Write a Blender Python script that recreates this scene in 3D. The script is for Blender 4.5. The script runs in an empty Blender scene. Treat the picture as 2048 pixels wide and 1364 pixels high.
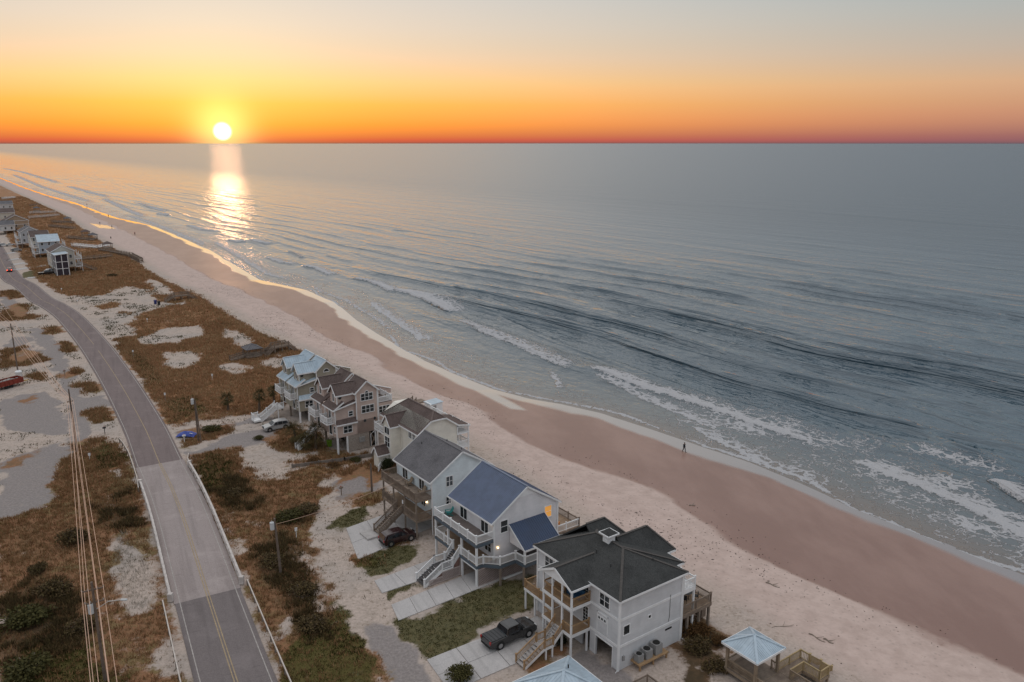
# Sunrise over a barrier-island beach: ocean, dunes, road and stilt houses
import bpy, bmesh, math, random
import numpy as np
from mathutils import Vector, Matrix
random.seed(7); RNG = np.random.default_rng(11)
SC = bpy.context.scene
COL = SC.collection
R = math.radians

# ------------------------------------------------------------------ camera
CAM_H = 50.0; FPX = 1600.0; PITCH = math.atan(396 / FPX)
cam_d = bpy.data.cameras.new('camera'); CAM = bpy.data.objects.new('camera', cam_d); COL.objects.link(CAM)
CAM.location = (0, 0, CAM_H); CAM.rotation_euler = (R(90) - PITCH, 0, 0)
cam_d.sensor_width = 36; cam_d.lens = 36 * FPX / 2048; cam_d.clip_start = 0.5; cam_d.clip_end = 200000
SC.camera = CAM

# ------------------------------------------------------------------ world, sun, exposure
SUN_AZ = R(-19.3)          # from +Y towards -X
SUN_EL = R(0.75)
SUN_DIR = Vector((math.sin(SUN_AZ) * math.cos(SUN_EL), math.cos(SUN_AZ) * math.cos(SUN_EL), math.sin(SUN_EL)))
W = bpy.data.worlds.new('World'); SC.world = W; W.use_nodes = True

class NB:
    """small node-building helper"""
    def __init__(s, nt): s.nt = nt; s.L = nt.links
    def new(s, t, **kw):
        n = s.nt.nodes.new(t)
        for k, v in kw.items(): setattr(n, k, v)
        return n
    def put(s, sock, v):
        if v is None: return
        if isinstance(v, bpy.types.NodeSocket): s.L.new(v, sock)
        elif isinstance(v, (tuple, list)) and sock.type == 'RGBA' and len(v) == 3: sock.default_value = (*v, 1)
        else: sock.default_value = v
    def math(s, op, a, b=None, c=None, clamp=False):
        n = s.new('ShaderNodeMath', operation=op, use_clamp=clamp)
        for i, v in enumerate((a, b, c)): s.put(n.inputs[i], v)
        return n.outputs[0]
    def vmath(s, op, a, b=None, out=0):
        n = s.new('ShaderNodeVectorMath', operation=op)
        for i, v in enumerate((a, b)): s.put(n.inputs[i], v)
        return n.outputs[out]
    def mix(s, f, a, b, blend='MIX'):
        n = s.new('ShaderNodeMix', data_type='RGBA', blend_type=blend)
        s.put(n.inputs[0], f); s.put(n.inputs[6], a); s.put(n.inputs[7], b)
        return n.outputs[2]
    def ramp(s, f, stops, interp='LINEAR'):
        n = s.new('ShaderNodeValToRGB'); cr = n.color_ramp; cr.interpolation = interp
        while len(cr.elements) < len(stops): cr.elements.new(0.5)
        for e, (p, c) in zip(cr.elements, stops):
            e.position = p; e.color = (*c, 1) if not isinstance(c, (int, float)) else (c, c, c, 1)
        s.put(n.inputs[0], f); return n.outputs[0]
    def rng(s, v, a, b, c=0., d=1., smooth=True):
        n = s.new('ShaderNodeMapRange', interpolation_type='SMOOTHSTEP' if smooth else 'LINEAR')
        for i, x in enumerate((v, a, b, c, d)): s.put(n.inputs[i], x)
        return n.outputs[0]
    def noise(s, vec, scale, detail=3, rough=0.55, dist=0., col=False):
        n = s.new('ShaderNodeTexNoise'); s.put(n.inputs['Vector'], vec)
        n.inputs['Scale'].default_value = scale; n.inputs['Detail'].default_value = detail
        n.inputs['Roughness'].default_value = rough; n.inputs['Distortion'].default_value = dist
        return n.outputs[1 if col else 0]
    def voro(s, vec, scale, feature='F1', out='Distance'):
        n = s.new('ShaderNodeTexVoronoi', feature=feature); s.put(n.inputs['Vector'], vec)
        n.inputs['Scale'].default_value = scale; return n.outputs[out]
    def mapping(s, vec, scale=(1, 1, 1), rot=(0, 0, 0), loc=(0, 0, 0)):
        n = s.new('ShaderNodeMapping'); s.put(n.inputs[0], vec)
        n.inputs['Location'].default_value = loc; n.inputs['Rotation'].default_value = rot; n.inputs['Scale'].default_value = scale
        return n.outputs[0]
    def bump(s, h, strength=0.4, dist=0.1, normal=None):
        n = s.new('ShaderNodeBump'); s.put(n.inputs['Height'], h)
        n.inputs['Strength'].default_value = strength; n.inputs['Distance'].default_value = dist
        if normal is not None: s.put(n.inputs['Normal'], normal)
        return n.outputs[0]

def srgb(r, g, b):
    return tuple(((v / 255) / 12.92 if v / 255 <= 0.04045 else ((v / 255 + 0.055) / 1.055) ** 2.4) for v in (r, g, b))

def build_world():
    b = NB(W.node_tree); nt = W.node_tree; bg = nt.nodes['Background']
    tc = b.new('ShaderNodeTexCoord'); d = b.vmath('NORMALIZE', tc.outputs['Generated'])
    sp = b.new('ShaderNodeSeparateXYZ'); b.put(sp.inputs[0], d)
    z = b.math('MAXIMUM', sp.outputs[2], 0.0)
    t = b.math('POWER', z, 0.5)
    fl = b.new('ShaderNodeCombineXYZ'); b.put(fl.inputs[0], sp.outputs[0]); b.put(fl.inputs[1], sp.outputs[1])
    az = b.vmath('DOT_PRODUCT', b.vmath('NORMALIZE', fl.outputs[0]), (math.sin(SUN_AZ), math.cos(SUN_AZ), 0), out=1)
    f = b.math('POWER', b.math('MULTIPLY_ADD', az, 0.5, 0.5, clamp=True), 8.0)
    near = b.ramp(t, [(0.0, srgb(150, 84, 72)), (0.06, srgb(226, 96, 62)), (0.145, srgb(255, 163, 54)), (0.21, srgb(255, 194, 82)), (0.263, srgb(254, 216, 140)),
                      (0.31, srgb(252, 220, 180)), (0.36, srgb(239, 221, 200)), (0.416, srgb(224, 218, 210)), (0.56, srgb(234, 230, 226)), (0.8, srgb(246, 246, 247)), (1.0, srgb(253, 253, 255))])
    far = b.ramp(t, [(0.0, srgb(104, 96, 108)), (0.09, srgb(142, 108, 114)), (0.18, srgb(190, 142, 128)), (0.25, srgb(208, 166, 142)), (0.308, srgb(182, 171, 162)),
                     (0.37, srgb(164, 173, 174)), (0.416, srgb(150, 171, 181)), (0.56, srgb(152, 169, 182)), (0.8, srgb(218, 225, 235)), (1.0, srgb(253, 253, 255))])
    col = b.mix(f, far, near)
    # near the sun the low sky is brighter than the film can hold in red
    low = b.math('MULTIPLY', b.rng(z, 0.004, 0.03), b.rng(z, 0.115, 0.04)); hot = b.math('MULTIPLY', b.math('MULTIPLY', low, b.math('POWER', f, 1.5)), 0.3)
    hn = b.new('ShaderNodeVectorMath', operation='SCALE'); hn.inputs[0].default_value = (1.0, 0.06, 0.02); b.put(hn.inputs['Scale'], hot); col = b.vmath('ADD', col, hn.outputs[0])
    # the physical sky model supplies a share of the light
    sky = b.new('ShaderNodeTexSky', sky_type='NISHITA', sun_disc=False)
    sky.sun_elevation = R(2.0); sky.sun_rotation = SUN_AZ; sky.dust_density = 2.0; sky.ozone_density = 2.0
    skys = b.vmath('SCALE', sky.outputs[0]); skys.node.inputs['Scale'].default_value = 0.12
    col = b.mix(0.06, col, skys)
    # the sun and the glow of the air round it
    ds = b.math('MAXIMUM', b.vmath('DOT_PRODUCT', d, tuple(SUN_DIR), out=1), 0.0)
    up = b.rng(sp.outputs[2], -0.002, 0.0015)
    g1 = b.math('MULTIPLY', b.math('POWER', ds, 130.0), 0.10)
    g2 = b.math('MULTIPLY', b.math('POWER', ds, 2200.0), 0.75)
    g3 = b.math('MULTIPLY', b.rng(ds, math.cos(R(0.66)), math.cos(R(0.12))), 2.6)
    def tint(v, c):
        n = b.new('ShaderNodeVectorMath', operation='SCALE'); n.inputs[0].default_value = c; b.put(n.inputs['Scale'], v); return n.outputs[0]
    glow = b.vmath('ADD', b.vmath('ADD', tint(g1, (0.9, 0.9, 0.2)), tint(g2, (1.0, 0.82, 0.28))), tint(b.math('MULTIPLY', g3, up), (1.0, 0.95, 0.75)))
    col = b.vmath('ADD', col, glow)
    b.put(bg.inputs[0], col); bg.inputs[1].default_value = 1.0
build_world()
sun_d = bpy.data.lights.new('sun', 'SUN'); sun_d.energy = 0.03; sun_d.angle = R(2.0); sun_d.color = (1.0, 0.50, 0.27)
SUN = bpy.data.objects.new('sun', sun_d); COL.objects.link(SUN)
SUN_LAMP = Vector((math.sin(SUN_AZ) * math.cos(R(1.8)), math.cos(SUN_AZ) * math.cos(R(1.8)), math.sin(R(1.8))))
SUN.rotation_euler = SUN_LAMP.to_track_quat('Z', 'Y').to_euler()
SC.view_settings.view_transform = 'Standard'; SC.view_settings.look = 'None'; SC.view_settings.exposure = 0.0; SC.view_settings.gamma = 1.0
SC.cycles.max_bounces = 5; SC.cycles.diffuse_bounces = 3; SC.cycles.glossy_bounces = 3; SC.cycles.transparent_max_bounces = 4

# ------------------------------------------------------------------ surveying helpers
_c, _s = math.cos(PITCH), math.sin(PITCH)
def gp(x, y, z=0.0):
    """where the level plane at height z is met on the sight line through survey mark (x, y)"""
    u = (x - 1024) / FPX; v = (682 - y) / FPX
    d = (u, _c + v * _s, -_s + v * _c); t = (z - CAM_H) / d[2]
    return np.array([d[0] * t, d[1] * t])
SH = R(36.2); E1 = np.array([math.cos(SH), math.sin(SH)]); E2 = np.array([-math.sin(SH), math.cos(SH)])
def nm(p): return np.array([p[0] * E1[0] + p[1] * E1[1], p[0] * E2[0] + p[1] * E2[1]])     # world -> (offshore n, alongshore m)
def xy(n, m): return (E1[0] * n + E2[0] * m, E1[1] * n + E2[1] * m)
def poly_nm(pts, z=0.0): return np.array([nm(gp(x, y, z)) for x, y in pts])
def smooth(t): t = np.clip(t, 0, 1); return t * t * (3 - 2 * t)
def vnoise(x, y, seed=0):
    xi = np.floor(x).astype(np.int64); yi = np.floor(y).astype(np.int64); fx = x - xi; fy = y - yi
    fx = fx * fx * (3 - 2 * fx); fy = fy * fy * (3 - 2 * fy)
    def h(a, c):
        v = (a * 374761393 + c * 668265263 + seed * 974634777) & 0xffffffff
        v = ((v ^ (v >> 13)) * 1274126177) & 0xffffffff
        return ((v ^ (v >> 16)) & 0xffff) / 65535.0
    return (h(xi, yi) * (1 - fx) + h(xi + 1, yi) * fx) * (1 - fy) + (h(xi, yi + 1) * (1 - fx) + h(xi + 1, yi + 1) * fx) * fy
def fbm(x, y, octv=4, seed=0):
    r = 0; a = 0.5; t = 0
    for i in range(octv): r = r + a * vnoise(x, y, seed + i); t += a; a *= 0.5; x = x * 2.03 + 11.3; y = y * 2.03 + 7.7
    return r / t
def sdf(P, n, m):
    """signed distance (positive inside) to polygon P, only near it; elsewhere -9"""
    out = np.full(n.shape, -9.0)
    lo = P.min(0) - 8; hi = P.max(0) + 8
    k = (n > lo[0]) & (n < hi[0]) & (m > lo[1]) & (m < hi[1])
    if not k.any(): return out
    a = n[k]; c = m[k]; best = np.full(a.shape, 1e9); ins = np.zeros(a.shape, bool)
    for i in range(len(P)):
        p = P[i]; q = P[(i + 1) % len(P)]; d = q - p; L = max(d @ d, 1e-9)
        t = np.clip(((a - p[0]) * d[0] + (c - p[1]) * d[1]) / L, 0, 1)
        best = np.minimum(best, np.hypot(a - p[0] - t * d[0], c - p[1] - t * d[1]))
        cond = ((p[1] > c) != (q[1] > c))
        with np.errstate(divide='ignore', invalid='ignore'):
            xs = p[0] + (c - p[1]) * d[0] / (d[1] if abs(d[1]) > 1e-9 else 1e-9)
        ins ^= cond & (a < xs)
    out[k] = np.where(ins, best, -best); return out
def pdist(P, n, m):
    best = np.full(n.shape, 1e9); tt = np.zeros(n.shape); acc = 0.0; side = np.zeros(n.shape)
    seg = np.hypot(*(P[1:] - P[:-1]).T); tot = seg.sum()
    for i in range(len(P) - 1):
        p = P[i]; q = P[i + 1]; d = q - p; L = max(d @ d, 1e-9)
        t = np.clip(((n - p[0]) * d[0] + (m - p[1]) * d[1]) / L, 0, 1)
        ds = np.hypot(n - p[0] - t * d[0], m - p[1] - t * d[1]); k = ds < best
        best = np.where(k, ds, best); tt = np.where(k, (acc + t * seg[i]) / tot, tt)
        side = np.where(k, (n - p[0] - t * d[0]), side); acc += seg[i]
    return best, tt, side

# ------------------------------------------------------------------ object helpers
def tag(o, label=None, cat=None, group=None, kind=None):
    if label: o['label'] = label
    if cat: o['category'] = cat
    if group: o['group'] = group
    if kind: o['kind'] = kind
    return o
def link(name, me, mat=None, parent=None):
    o = bpy.data.objects.new(name, me); COL.objects.link(o)
    if mat is not None and len(me.materials) == 0: me.materials.append(mat)
    if parent is not None: o.parent = parent
    return o
def thing(name, label, cat, loc=(0, 0, 0), rz=0.0, group=None):
    o = bpy.data.objects.new(name, None); COL.objects.link(o); o.empty_display_size = 0.3
    o.location = loc; o.rotation_euler = (0, 0, rz); return tag(o, label, cat, group)
def copy_tree(o, parent=None):
    c = o.copy(); COL.objects.link(c); c.parent = parent
    for ch in o.children: copy_tree(ch, c)
    return c
class MB:
    """collects shapes, builds one mesh"""
    def __init__(s): s.v = []; s.f = []; s.sm = False
    def add(s, vs, fs):
        k = len(s.v); s.v += [tuple(p) for p in vs]; s.f += [tuple(i + k for i in f) for f in fs]; return s
    def box(s, x0, x1, y0, y1, z0, z1):
        return s.add([(x0, y0, z0), (x1, y0, z0), (x1, y1, z0), (x0, y1, z0), (x0, y0, z1), (x1, y0, z1), (x1, y1, z1), (x0, y1, z1)],
                     [(3, 2, 1, 0), (4, 5, 6, 7), (0, 1, 5, 4), (1, 2, 6, 5), (2, 3, 7, 6), (3, 0, 4, 7)])
    def beam(s, p, q, w, h, up=(0, 0, 1)):
        p = Vector(p); q = Vector(q); d = (q - p)
        if d.length < 1e-6: return s
        d.normalize(); u = Vector(up)
        r = d.cross(u)
        if r.length < 1e-4: r = d.cross(Vector((1, 0, 0)))
        r.normalize(); u = r.cross(d).normalized(); r = r * (w / 2); u = u * (h / 2)
        return s.add([p - r - u, p + r - u, p + r + u, p - r + u, q - r - u, q + r - u, q + r + u, q - r + u],
                     [(0, 1, 2, 3), (7, 6, 5, 4), (0, 4, 5, 1), (1, 5, 6, 2), (2, 6, 7, 3), (3, 7, 4, 0)])
    def prism(s, pts, off):
        """polygon pts (3-D) swept by vector off"""
        n = len(pts); off = Vector(off); a = [Vector(p) for p in pts]; c = [p + off for p in a]
        return s.add(a + c, [tuple(range(n))[::-1], tuple(range(n, 2 * n))] + [(i, (i + 1) % n, n + (i + 1) % n, n + i) for i in range(n)])
    def cyl(s, p, q, r0, r1=None, seg=8):
        r1 = r0 if r1 is None else r1; p = Vector(p); q = Vector(q); d = (q - p).normalized()
        a = d.cross(Vector((0, 0, 1)) if abs(d.z) < 0.9 else Vector((1, 0, 0))).normalized(); c = d.cross(a)
        A = [p + (a * math.cos(2 * math.pi * i / seg) + c * math.sin(2 * math.pi * i / seg)) * r0 for i in range(seg)]
        B = [q + (a * math.cos(2 * math.pi * i / seg) + c * math.sin(2 * math.pi * i / seg)) * r1 for i in range(seg)]
        return s.add(A + B, [tuple(range(seg)), tuple(range(seg, 2 * seg))[::-1]] + [(i, seg + i, seg + (i + 1) % seg, (i + 1) % seg) for i in range(seg)])
    def tube(s, pts, r, seg=6):
        pts = [Vector(p) for p in pts]; rings = []; k0 = len(s.v)
        for i, p in enumerate(pts):
            d = (pts[min(i + 1, len(pts) - 1)] - pts[max(i - 1, 0)]).normalized()
            a = d.cross(Vector((0, 0, 1)) if abs(d.z) < 0.95 else Vector((1, 0, 0))).normalized(); c = a.cross(d)
            rr = r[i] if isinstance(r, (list, tuple)) else r
            for j in range(seg):
                t = 2 * math.pi * j / seg; s.v.append(tuple(p + (a * math.cos(t) + c * math.sin(t)) * rr))
        for i in range(len(pts) - 1):
            for j in range(seg):
                s.f.append((k0 + i * seg + j, k0 + i * seg + (j + 1) % seg, k0 + (i + 1) * seg + (j + 1) % seg, k0 + (i + 1) * seg + j))
        s.f.append(tuple(k0 + j for j in range(seg))[::-1]); s.f.append(tuple(k0 + (len(pts) - 1) * seg + j for j in range(seg))); return s
    def mesh(s, name, smooth_=False):
        me = bpy.data.meshes.new(name); me.from_pydata(s.v, [], s.f); me.update()
        bm = bmesh.new(); bm.from_mesh(me); bmesh.ops.recalc_face_normals(bm, faces=bm.faces); bm.to_mesh(me); bm.free()
        if smooth_ or s.sm: me.shade_smooth()
        return me
    def build(s, name, mat, parent=None, smooth_=False):
        return link(name, s.mesh(name, smooth_), mat, parent)
def fast_mesh(name, V, Fq):
    """V (k,3) array, Fq (f,3|4) array"""
    me = bpy.data.meshes.new(name); nv = len(V); nf = len(Fq); w = Fq.shape[1]
    me.vertices.add(nv); me.vertices.foreach_set('co', np.ascontiguousarray(V, dtype=np.float32).ravel())
    me.loops.add(nf * w); me.loops.foreach_set('vertex_index', np.ascontiguousarray(Fq, dtype=np.int32).ravel())
    me.polygons.add(nf); me.polygons.foreach_set('loop_start', np.arange(0, nf * w, w, dtype=np.int32))
    me.update(calc_edges=True); me.validate(); return me
def grid_faces(nr, nc):
    i = np.arange(nr - 1)[:, None] * nc + np.arange(nc - 1)[None, :]
    i = i.ravel(); return np.stack([i, i + nc, i + nc + 1, i + 1], 1)
def attr_col(me, name, *chs):
    a = me.attributes.new(name, 'FLOAT_COLOR', 'POINT'); n = len(me.vertices)
    d = np.zeros((n, 4), np.float32)
    for i, c in enumerate(chs): d[:, i] = c
    a.data.foreach_set('color', d.ravel())

# ------------------------------------------------------------------ materials
MATS = {}
def new_mat(name):
    m = bpy.data.materials.new(name); m.use_nodes = True; b = NB(m.node_tree)
    return m, b, m.node_tree.nodes['Principled BSDF']
def mat(name, col, rough=0.6, var=0.12, scale=1.5, metal=0.0, bump=0.0, bscale=8.0, spec=0.4, fine=0.0, coords='Object'):
    """painted / plain surface with soft blotches and grain"""
    if name in MATS: return MATS[name]
    m, b, p = new_mat(name); tc = b.new('ShaderNodeTexCoord'); v = tc.outputs[coords]
    f = b.noise(v, scale, 4, 0.6); c = b.mix(b.rng(f, 0.25, 0.75), tuple(x * (1 - var) for x in col), tuple(min(1, x * (1 + var)) for x in col))
    if fine: c = b.mix(b.rng(b.noise(v, bscale * 3, 2), 0.3, 0.7), c, tuple(x * (1 - fine) for x in col))
    b.put(p.inputs['Base Color'], c); p.inputs['Roughness'].default_value = rough; p.inputs['Metallic'].default_value = metal
    p.inputs['Specular IOR Level'].default_value = spec
    if bump: b.put(p.inputs['Normal'], b.bump(b.noise(v, bscale, 3), bump, 0.03))
    MATS[name] = m; return m
def siding(name, col, board=0.16, vertical=False):
    """lap siding: thin shadow line under every board, faint weathering"""
    if name in MATS: return MATS[name]
    m, b, p = new_mat(name); tc = b.new('ShaderNodeTexCoord'); v = tc.outputs['Object']
    sp = b.new('ShaderNodeSeparateXYZ'); b.put(sp.inputs[0], v)
    fr = b.math('FRACT', b.math('MULTIPLY', sp.outputs[2], 1 / board))
    f = b.noise(v, 0.7, 4, 0.6); g = b.noise(b.mapping(v, (0.6, 0.6, 9)), 1.5, 3)
    c = b.mix(b.rng(f, 0.3, 0.7), tuple(x * 0.9 for x in col), tuple(min(1, x * 1.05) for x in col))
    c = b.mix(b.rng(g, 0.45, 0.75, 0, 0.35), c, tuple(x * 0.75 for x in col))
    b.put(p.inputs['Base Color'], c); p.inputs['Roughness'].default_value = 0.65; p.inputs['Specular IOR Level'].default_value = 0.3
    h = b.ramp(fr, [(0.0, 0.0), (0.12, 0.9), (1.0, 0.5)])
    b.put(p.inputs['Normal'], b.bump(h, 0.9, 0.03)); MATS[name] = m; return m
def shingle(name, col, col2):
    if name in MATS: return MATS[name]
    m, b, p = new_mat(name); tc = b.new('ShaderNodeTexCoord'); v = tc.outputs['Object']
    br = b.new('ShaderNodeTexBrick'); b.put(br.inputs['Vector'], b.mapping(v, (1, 1, 1), (0, 0, R(90))))
    br.inputs['Scale'].default_value = 1.0; br.inputs['Brick Width'].default_value = 0.34; br.inputs['Row Height'].default_value = 0.17; br.inputs['Mortar Size'].default_value = 0.012
    br.inputs['Color1'].default_value = (0, 0, 0, 1); br.inputs['Color2'].default_value = (1, 1, 1, 1); br.inputs['Mortar'].default_value = (0.2, 0.2, 0.2, 1)
    f = b.noise(v, 14, 3, 0.7); w = b.noise(v, 0.35, 4, 0.65)
    c = b.mix(br.outputs[0], col, col2); c = b.mix(b.rng(f, 0.35, 0.7), c, tuple(x * 1.7 for x in col2)); c = b.mix(b.rng(w, 0.4, 0.75, 0, 0.5), c, tuple(x * 0.62 for x in col))
    b.put(p.inputs['Base Color'], c); p.inputs['Roughness'].default_value = 0.85; p.inputs['Specular IOR Level'].default_value = 0.25
    b.put(p.inputs['Normal'], b.bump(b.math('ADD', br.outputs[1], f), 0.5, 0.03)); MATS[name] = m; return m
def metal_roof(name, col):
    if name in MATS: return MATS[name]
    m, b, p = new_mat(name); tc = b.new('ShaderNodeTexCoord'); v = tc.outputs['Object']
    f = b.noise(v, 0.9, 4, 0.6); g = b.noise(v, 11, 3)
    c = b.mix(b.rng(f, 0.3, 0.7), tuple(x * 0.86 for x in col), tuple(min(1, x * 1.1) for x in col)); c = b.mix(b.rng(g, 0.5, 0.8, 0, 0.3), c, tuple(x * 0.75 for x in col))
    b.put(p.inputs['Base Color'], c); b.put(p.inputs['Roughness'], b.rng(f, 0.2, 0.8, 0.32, 0.5)); p.inputs['Specular IOR Level'].default_value = 0.5
    MATS[name] = m; return m
def wood(name, col, col2, along=(1, 1, 0.2), rough=0.75):
    if name in MATS: return MATS[name]
    m, b, p = new_mat(name); tc = b.new('ShaderNodeTexCoord'); v = tc.outputs['Object']
    f = b.noise(v, 1.3, 3); sp = b.new('ShaderNodeSeparateXYZ'); b.put(sp.inputs[0], v)
    pl = b.math('FRACT', b.math('MULTIPLY', sp.outputs[1], 1 / 0.14)); g = b.noise(b.mapping(v, (1.2, 12, 6)), 2.5, 3)
    c = b.mix(b.rng(f, 0.3, 0.7), col, col2); c = b.mix(b.rng(g, 0.4, 0.75, 0, 0.6), c, tuple(x * 0.6 for x in col))
    b.put(p.inputs['Base Color'], c); p.inputs['Roughness'].default_value = rough; p.inputs['Specular IOR Level'].default_value = 0.25
    b.put(p.inputs['Normal'], b.bump(b.ramp(pl, [(0, 0), (0.1, 1), (0.92, 1), (1, 0)]), 0.6, 0.02)); MATS[name] = m; return m
def emit(name, col, strength):
    if name in MATS: return MATS[name]
    m, b, p = new_mat(name); p.inputs['Base Color'].default_value = (*col, 1); p.inputs['Emission Color'].default_value = (*col, 1); p.inputs['Emission Strength'].default_value = strength
    MATS[name] = m; return m
def glass(name, col=(0.015, 0.018, 0.02)):
    if name in MATS: return MATS[name]
    m, b, p = new_mat(name); tc = b.new('ShaderNodeTexCoord'); f = b.noise(tc.outputs['Object'], 1.1, 2)
    b.put(p.inputs['Base Color'], b.mix(b.rng(f, 0.35, 0.65), col, tuple(x * 2.6 for x in col))); p.inputs['Roughness'].default_value = 0.05; p.inputs['Specular IOR Level'].default_value = 0.6
    MATS[name] = m; return m
# ------------------------------------------------------------------ shore lines (surveyed)
SEA_Z = -2.5
def line_fn(pts, z):
    P = poly_nm(pts, z); P = P[np.argsort(P[:, 1])]
    return lambda m: np.interp(m, P[:, 1], P[:, 0])
n_water = line_fn([(2048, 1150), (1900, 1090), (1800, 1050), (1700, 1012), (1600, 966), (1500, 925), (1400, 892), (1300, 858), (1200, 826), (1120, 808), (1060, 798), (985, 778), (910, 748), (850, 722), (800, 694),
                   (755, 668), (712, 640), (670, 604), (612, 580), (520, 560), (470, 530), (420, 500), (350, 470), (300, 450), (240, 437), (200, 424), (150, 405), (100, 392), (50, 375), (0, 355)], SEA_Z)
n_wet = line_fn([(2048, 1364), (1900, 1296), (1780, 1240), (1688, 1200), (1563, 1144), (1424, 1056), (1285, 973), (1100, 908), (964, 830), (847, 775), (730, 712), (636, 665), (573, 630), (495, 591), (420, 556), (330, 505), (250, 462), (150, 415), (60, 380)], -1.4)
n_dune = line_fn([(1640, 1364), (1400, 1200), (1150, 1050), (980, 930), (800, 800), (640, 715), (580, 690), (480, 640), (400, 590), (330, 560), (270, 520), (200, 480), (130, 430), (60, 398), (0, 370)], 0.0)
def ground_z(n, m, veg=None):
    nd = n_dune(m); nw = n_water(m); t = np.clip((n - nd) / (nw - nd), 0, None)
    beach = -0.15 - (abs(SEA_Z) - 0.15) * np.where(t < 1, t ** 1.05, 1.0) - np.where(n > nw, (n - nw) * 0.055, 0)
    k = smooth((n - (nd - 5)) / 5.0)
    land = np.zeros_like(n)
    if veg is not None:
        hum = fbm(n / 9.0, m / 12.0, 4, 3); fine = fbm(n / 2.2, m / 2.2, 3, 9)
        crest = np.exp(-((n - (nd - 5.5)) / 3.2) ** 2) * (0.35 + 1.5 * np.clip(hum - 0.3, 0, 1)) * smooth((m - 128) / 25)
        land = veg * ((hum - 0.35) * 1.1 + (fine - 0.5) * 0.35) * 0.9 + crest
        land = np.maximum(land, -0.05) - 0.03
    return land * (1 - k) + beach * k + 0.05 * (fbm(n / 3.1, m / 3.1, 3, 5) - 0.5) * smooth((n - nd) / 4) * (1 - smooth((n - nw + 12) / 8))

# ------------------------------------------------------------------ ground-cover areas (outlines surveyed on the ground)
VEG = [
 [(0, 1035), (50, 1020), (105, 1005), (108, 930), (150, 885), (200, 872), (240, 885), (268, 930), (288, 1000), (325, 1180), (345, 1260), (368, 1364), (380, 1500), (0, 1500)],
 [(375, 905), (470, 893), (492, 935), (540, 962), (620, 932), (655, 940), (672, 962), (676, 985), (654, 1001), (630, 1025), (618, 1064), (618, 1102), (633, 1152), (666, 1206), (695, 1244), (725, 1286), (752, 1324), (775, 1364), (790, 1420), (600, 1420), (575, 1364), (520, 1270), (487, 1175), (402, 960), (380, 920)],
 [(345, 855), (400, 842), (540, 820), (572, 800), (575, 740), (562, 712), (500, 655), (440, 622), (400, 606), (345, 612), (290, 625), (262, 648), (280, 672), (238, 676), (250, 712), (290, 770), (320, 825)],
 [(80, 560), (150, 548), (140, 510), (190, 480), (230, 500), (270, 522), (335, 565), (395, 602), (350, 608), (318, 602), (300, 580), (250, 572), (200, 590), (140, 592), (100, 576)],
 [(0, 372), (60, 400), (130, 432), (200, 482), (270, 522), (190, 545), (150, 540), (150, 500), (80, 470), (20, 450), (0, 440)],
 [(540, 690), (580, 690), (620, 712), (600, 730), (565, 720), (520, 690)],
 [(353, 866), (460, 846), (470, 868), (420, 880), (365, 890)],
 [(88, 655), (120, 652), (132, 662), (105, 672), (90, 668)], [(112, 690), (145, 685), (158, 700), (135, 707)],
 [(150, 770), (185, 760), (202, 768), (190, 785), (160, 792)], [(166, 826), (200, 816), (230, 822), (220, 845), (185, 850)],
 [(0, 628), (30, 606), (60, 612), (50, 626), (92, 632), (60, 640), (0, 642)], [(110, 748), (145, 738), (165, 745), (140, 754), (115, 755)],
 [(0, 585), (30, 580), (55, 592), (20, 600)], [(0, 700), (40, 690), (80, 708), (105, 718), (60, 730), (0, 735)], [(50, 755), (80, 745), (90, 760), (60, 762)],
 [(190, 612), (230, 606), (238, 613), (210, 618)], [(240, 626), (262, 624), (255, 632)], [(30, 800), (70, 792), (60, 806)], [(0, 930), (60, 902), (70, 912), (10, 940)],
 [(1350, 1300), (1370, 1245), (1400, 1228), (1450, 1262), (1468, 1290), (1455, 1330), (1430, 1380), (1380, 1380)],
 [(640, 945), (740, 920), (770, 905), (800, 930), (760, 960), (740, 975), (720, 950), (676, 968)], [(660, 1010), (700, 985), (770, 975), (770, 1000), (700, 1010)],
 [(520, 880), (590, 850), (640, 870), (660, 900), (600, 905), (545, 900)], [(590, 925), (660, 900), (740, 905), (700, 925), (640, 935)],
 [(1040, 1325), (1075, 1300), (1120, 1290), (1125, 1315), (1070, 1345)], [(700, 1120), (770, 1090), (820, 1090), (780, 1110), (720, 1140)],
]
SANDY = [  # bare sand inside the vegetation
 [(225, 1075), (250, 1060), (275, 1100), (305, 1130), (310, 1200), (285, 1225), (250, 1228), (240, 1180), (222, 1150)], [(462, 1082), (485, 1075), (495, 1100), (475, 1108)],
 [(265, 680), (330, 655), (400, 650), (420, 665), (350, 690), (290, 690)], [(330, 705), (390, 700), (410, 720), (360, 740), (330, 735)], [(430, 735), (470, 725), (500, 735), (470, 748)],
 [(440, 655), (520, 690), (500, 700), (450, 680)], [(520, 720), (560, 712), (570, 735), (540, 742)], [(290, 560), (330, 570), (350, 590), (310, 590)],
 [(470, 930), (480, 920), (492, 935), (485, 952)], [(630, 960), (665, 955), (675, 975), (640, 975)], [(215, 945), (245, 940), (250, 958), (225, 960)], [(330, 1300), (365, 1290), (375, 1364), (310, 1364)],
 [(600, 1200), (625, 1180), (640, 1215), (615, 1230)], [(555, 1240), (590, 1230), (600, 1260), (570, 1265)],
]
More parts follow.
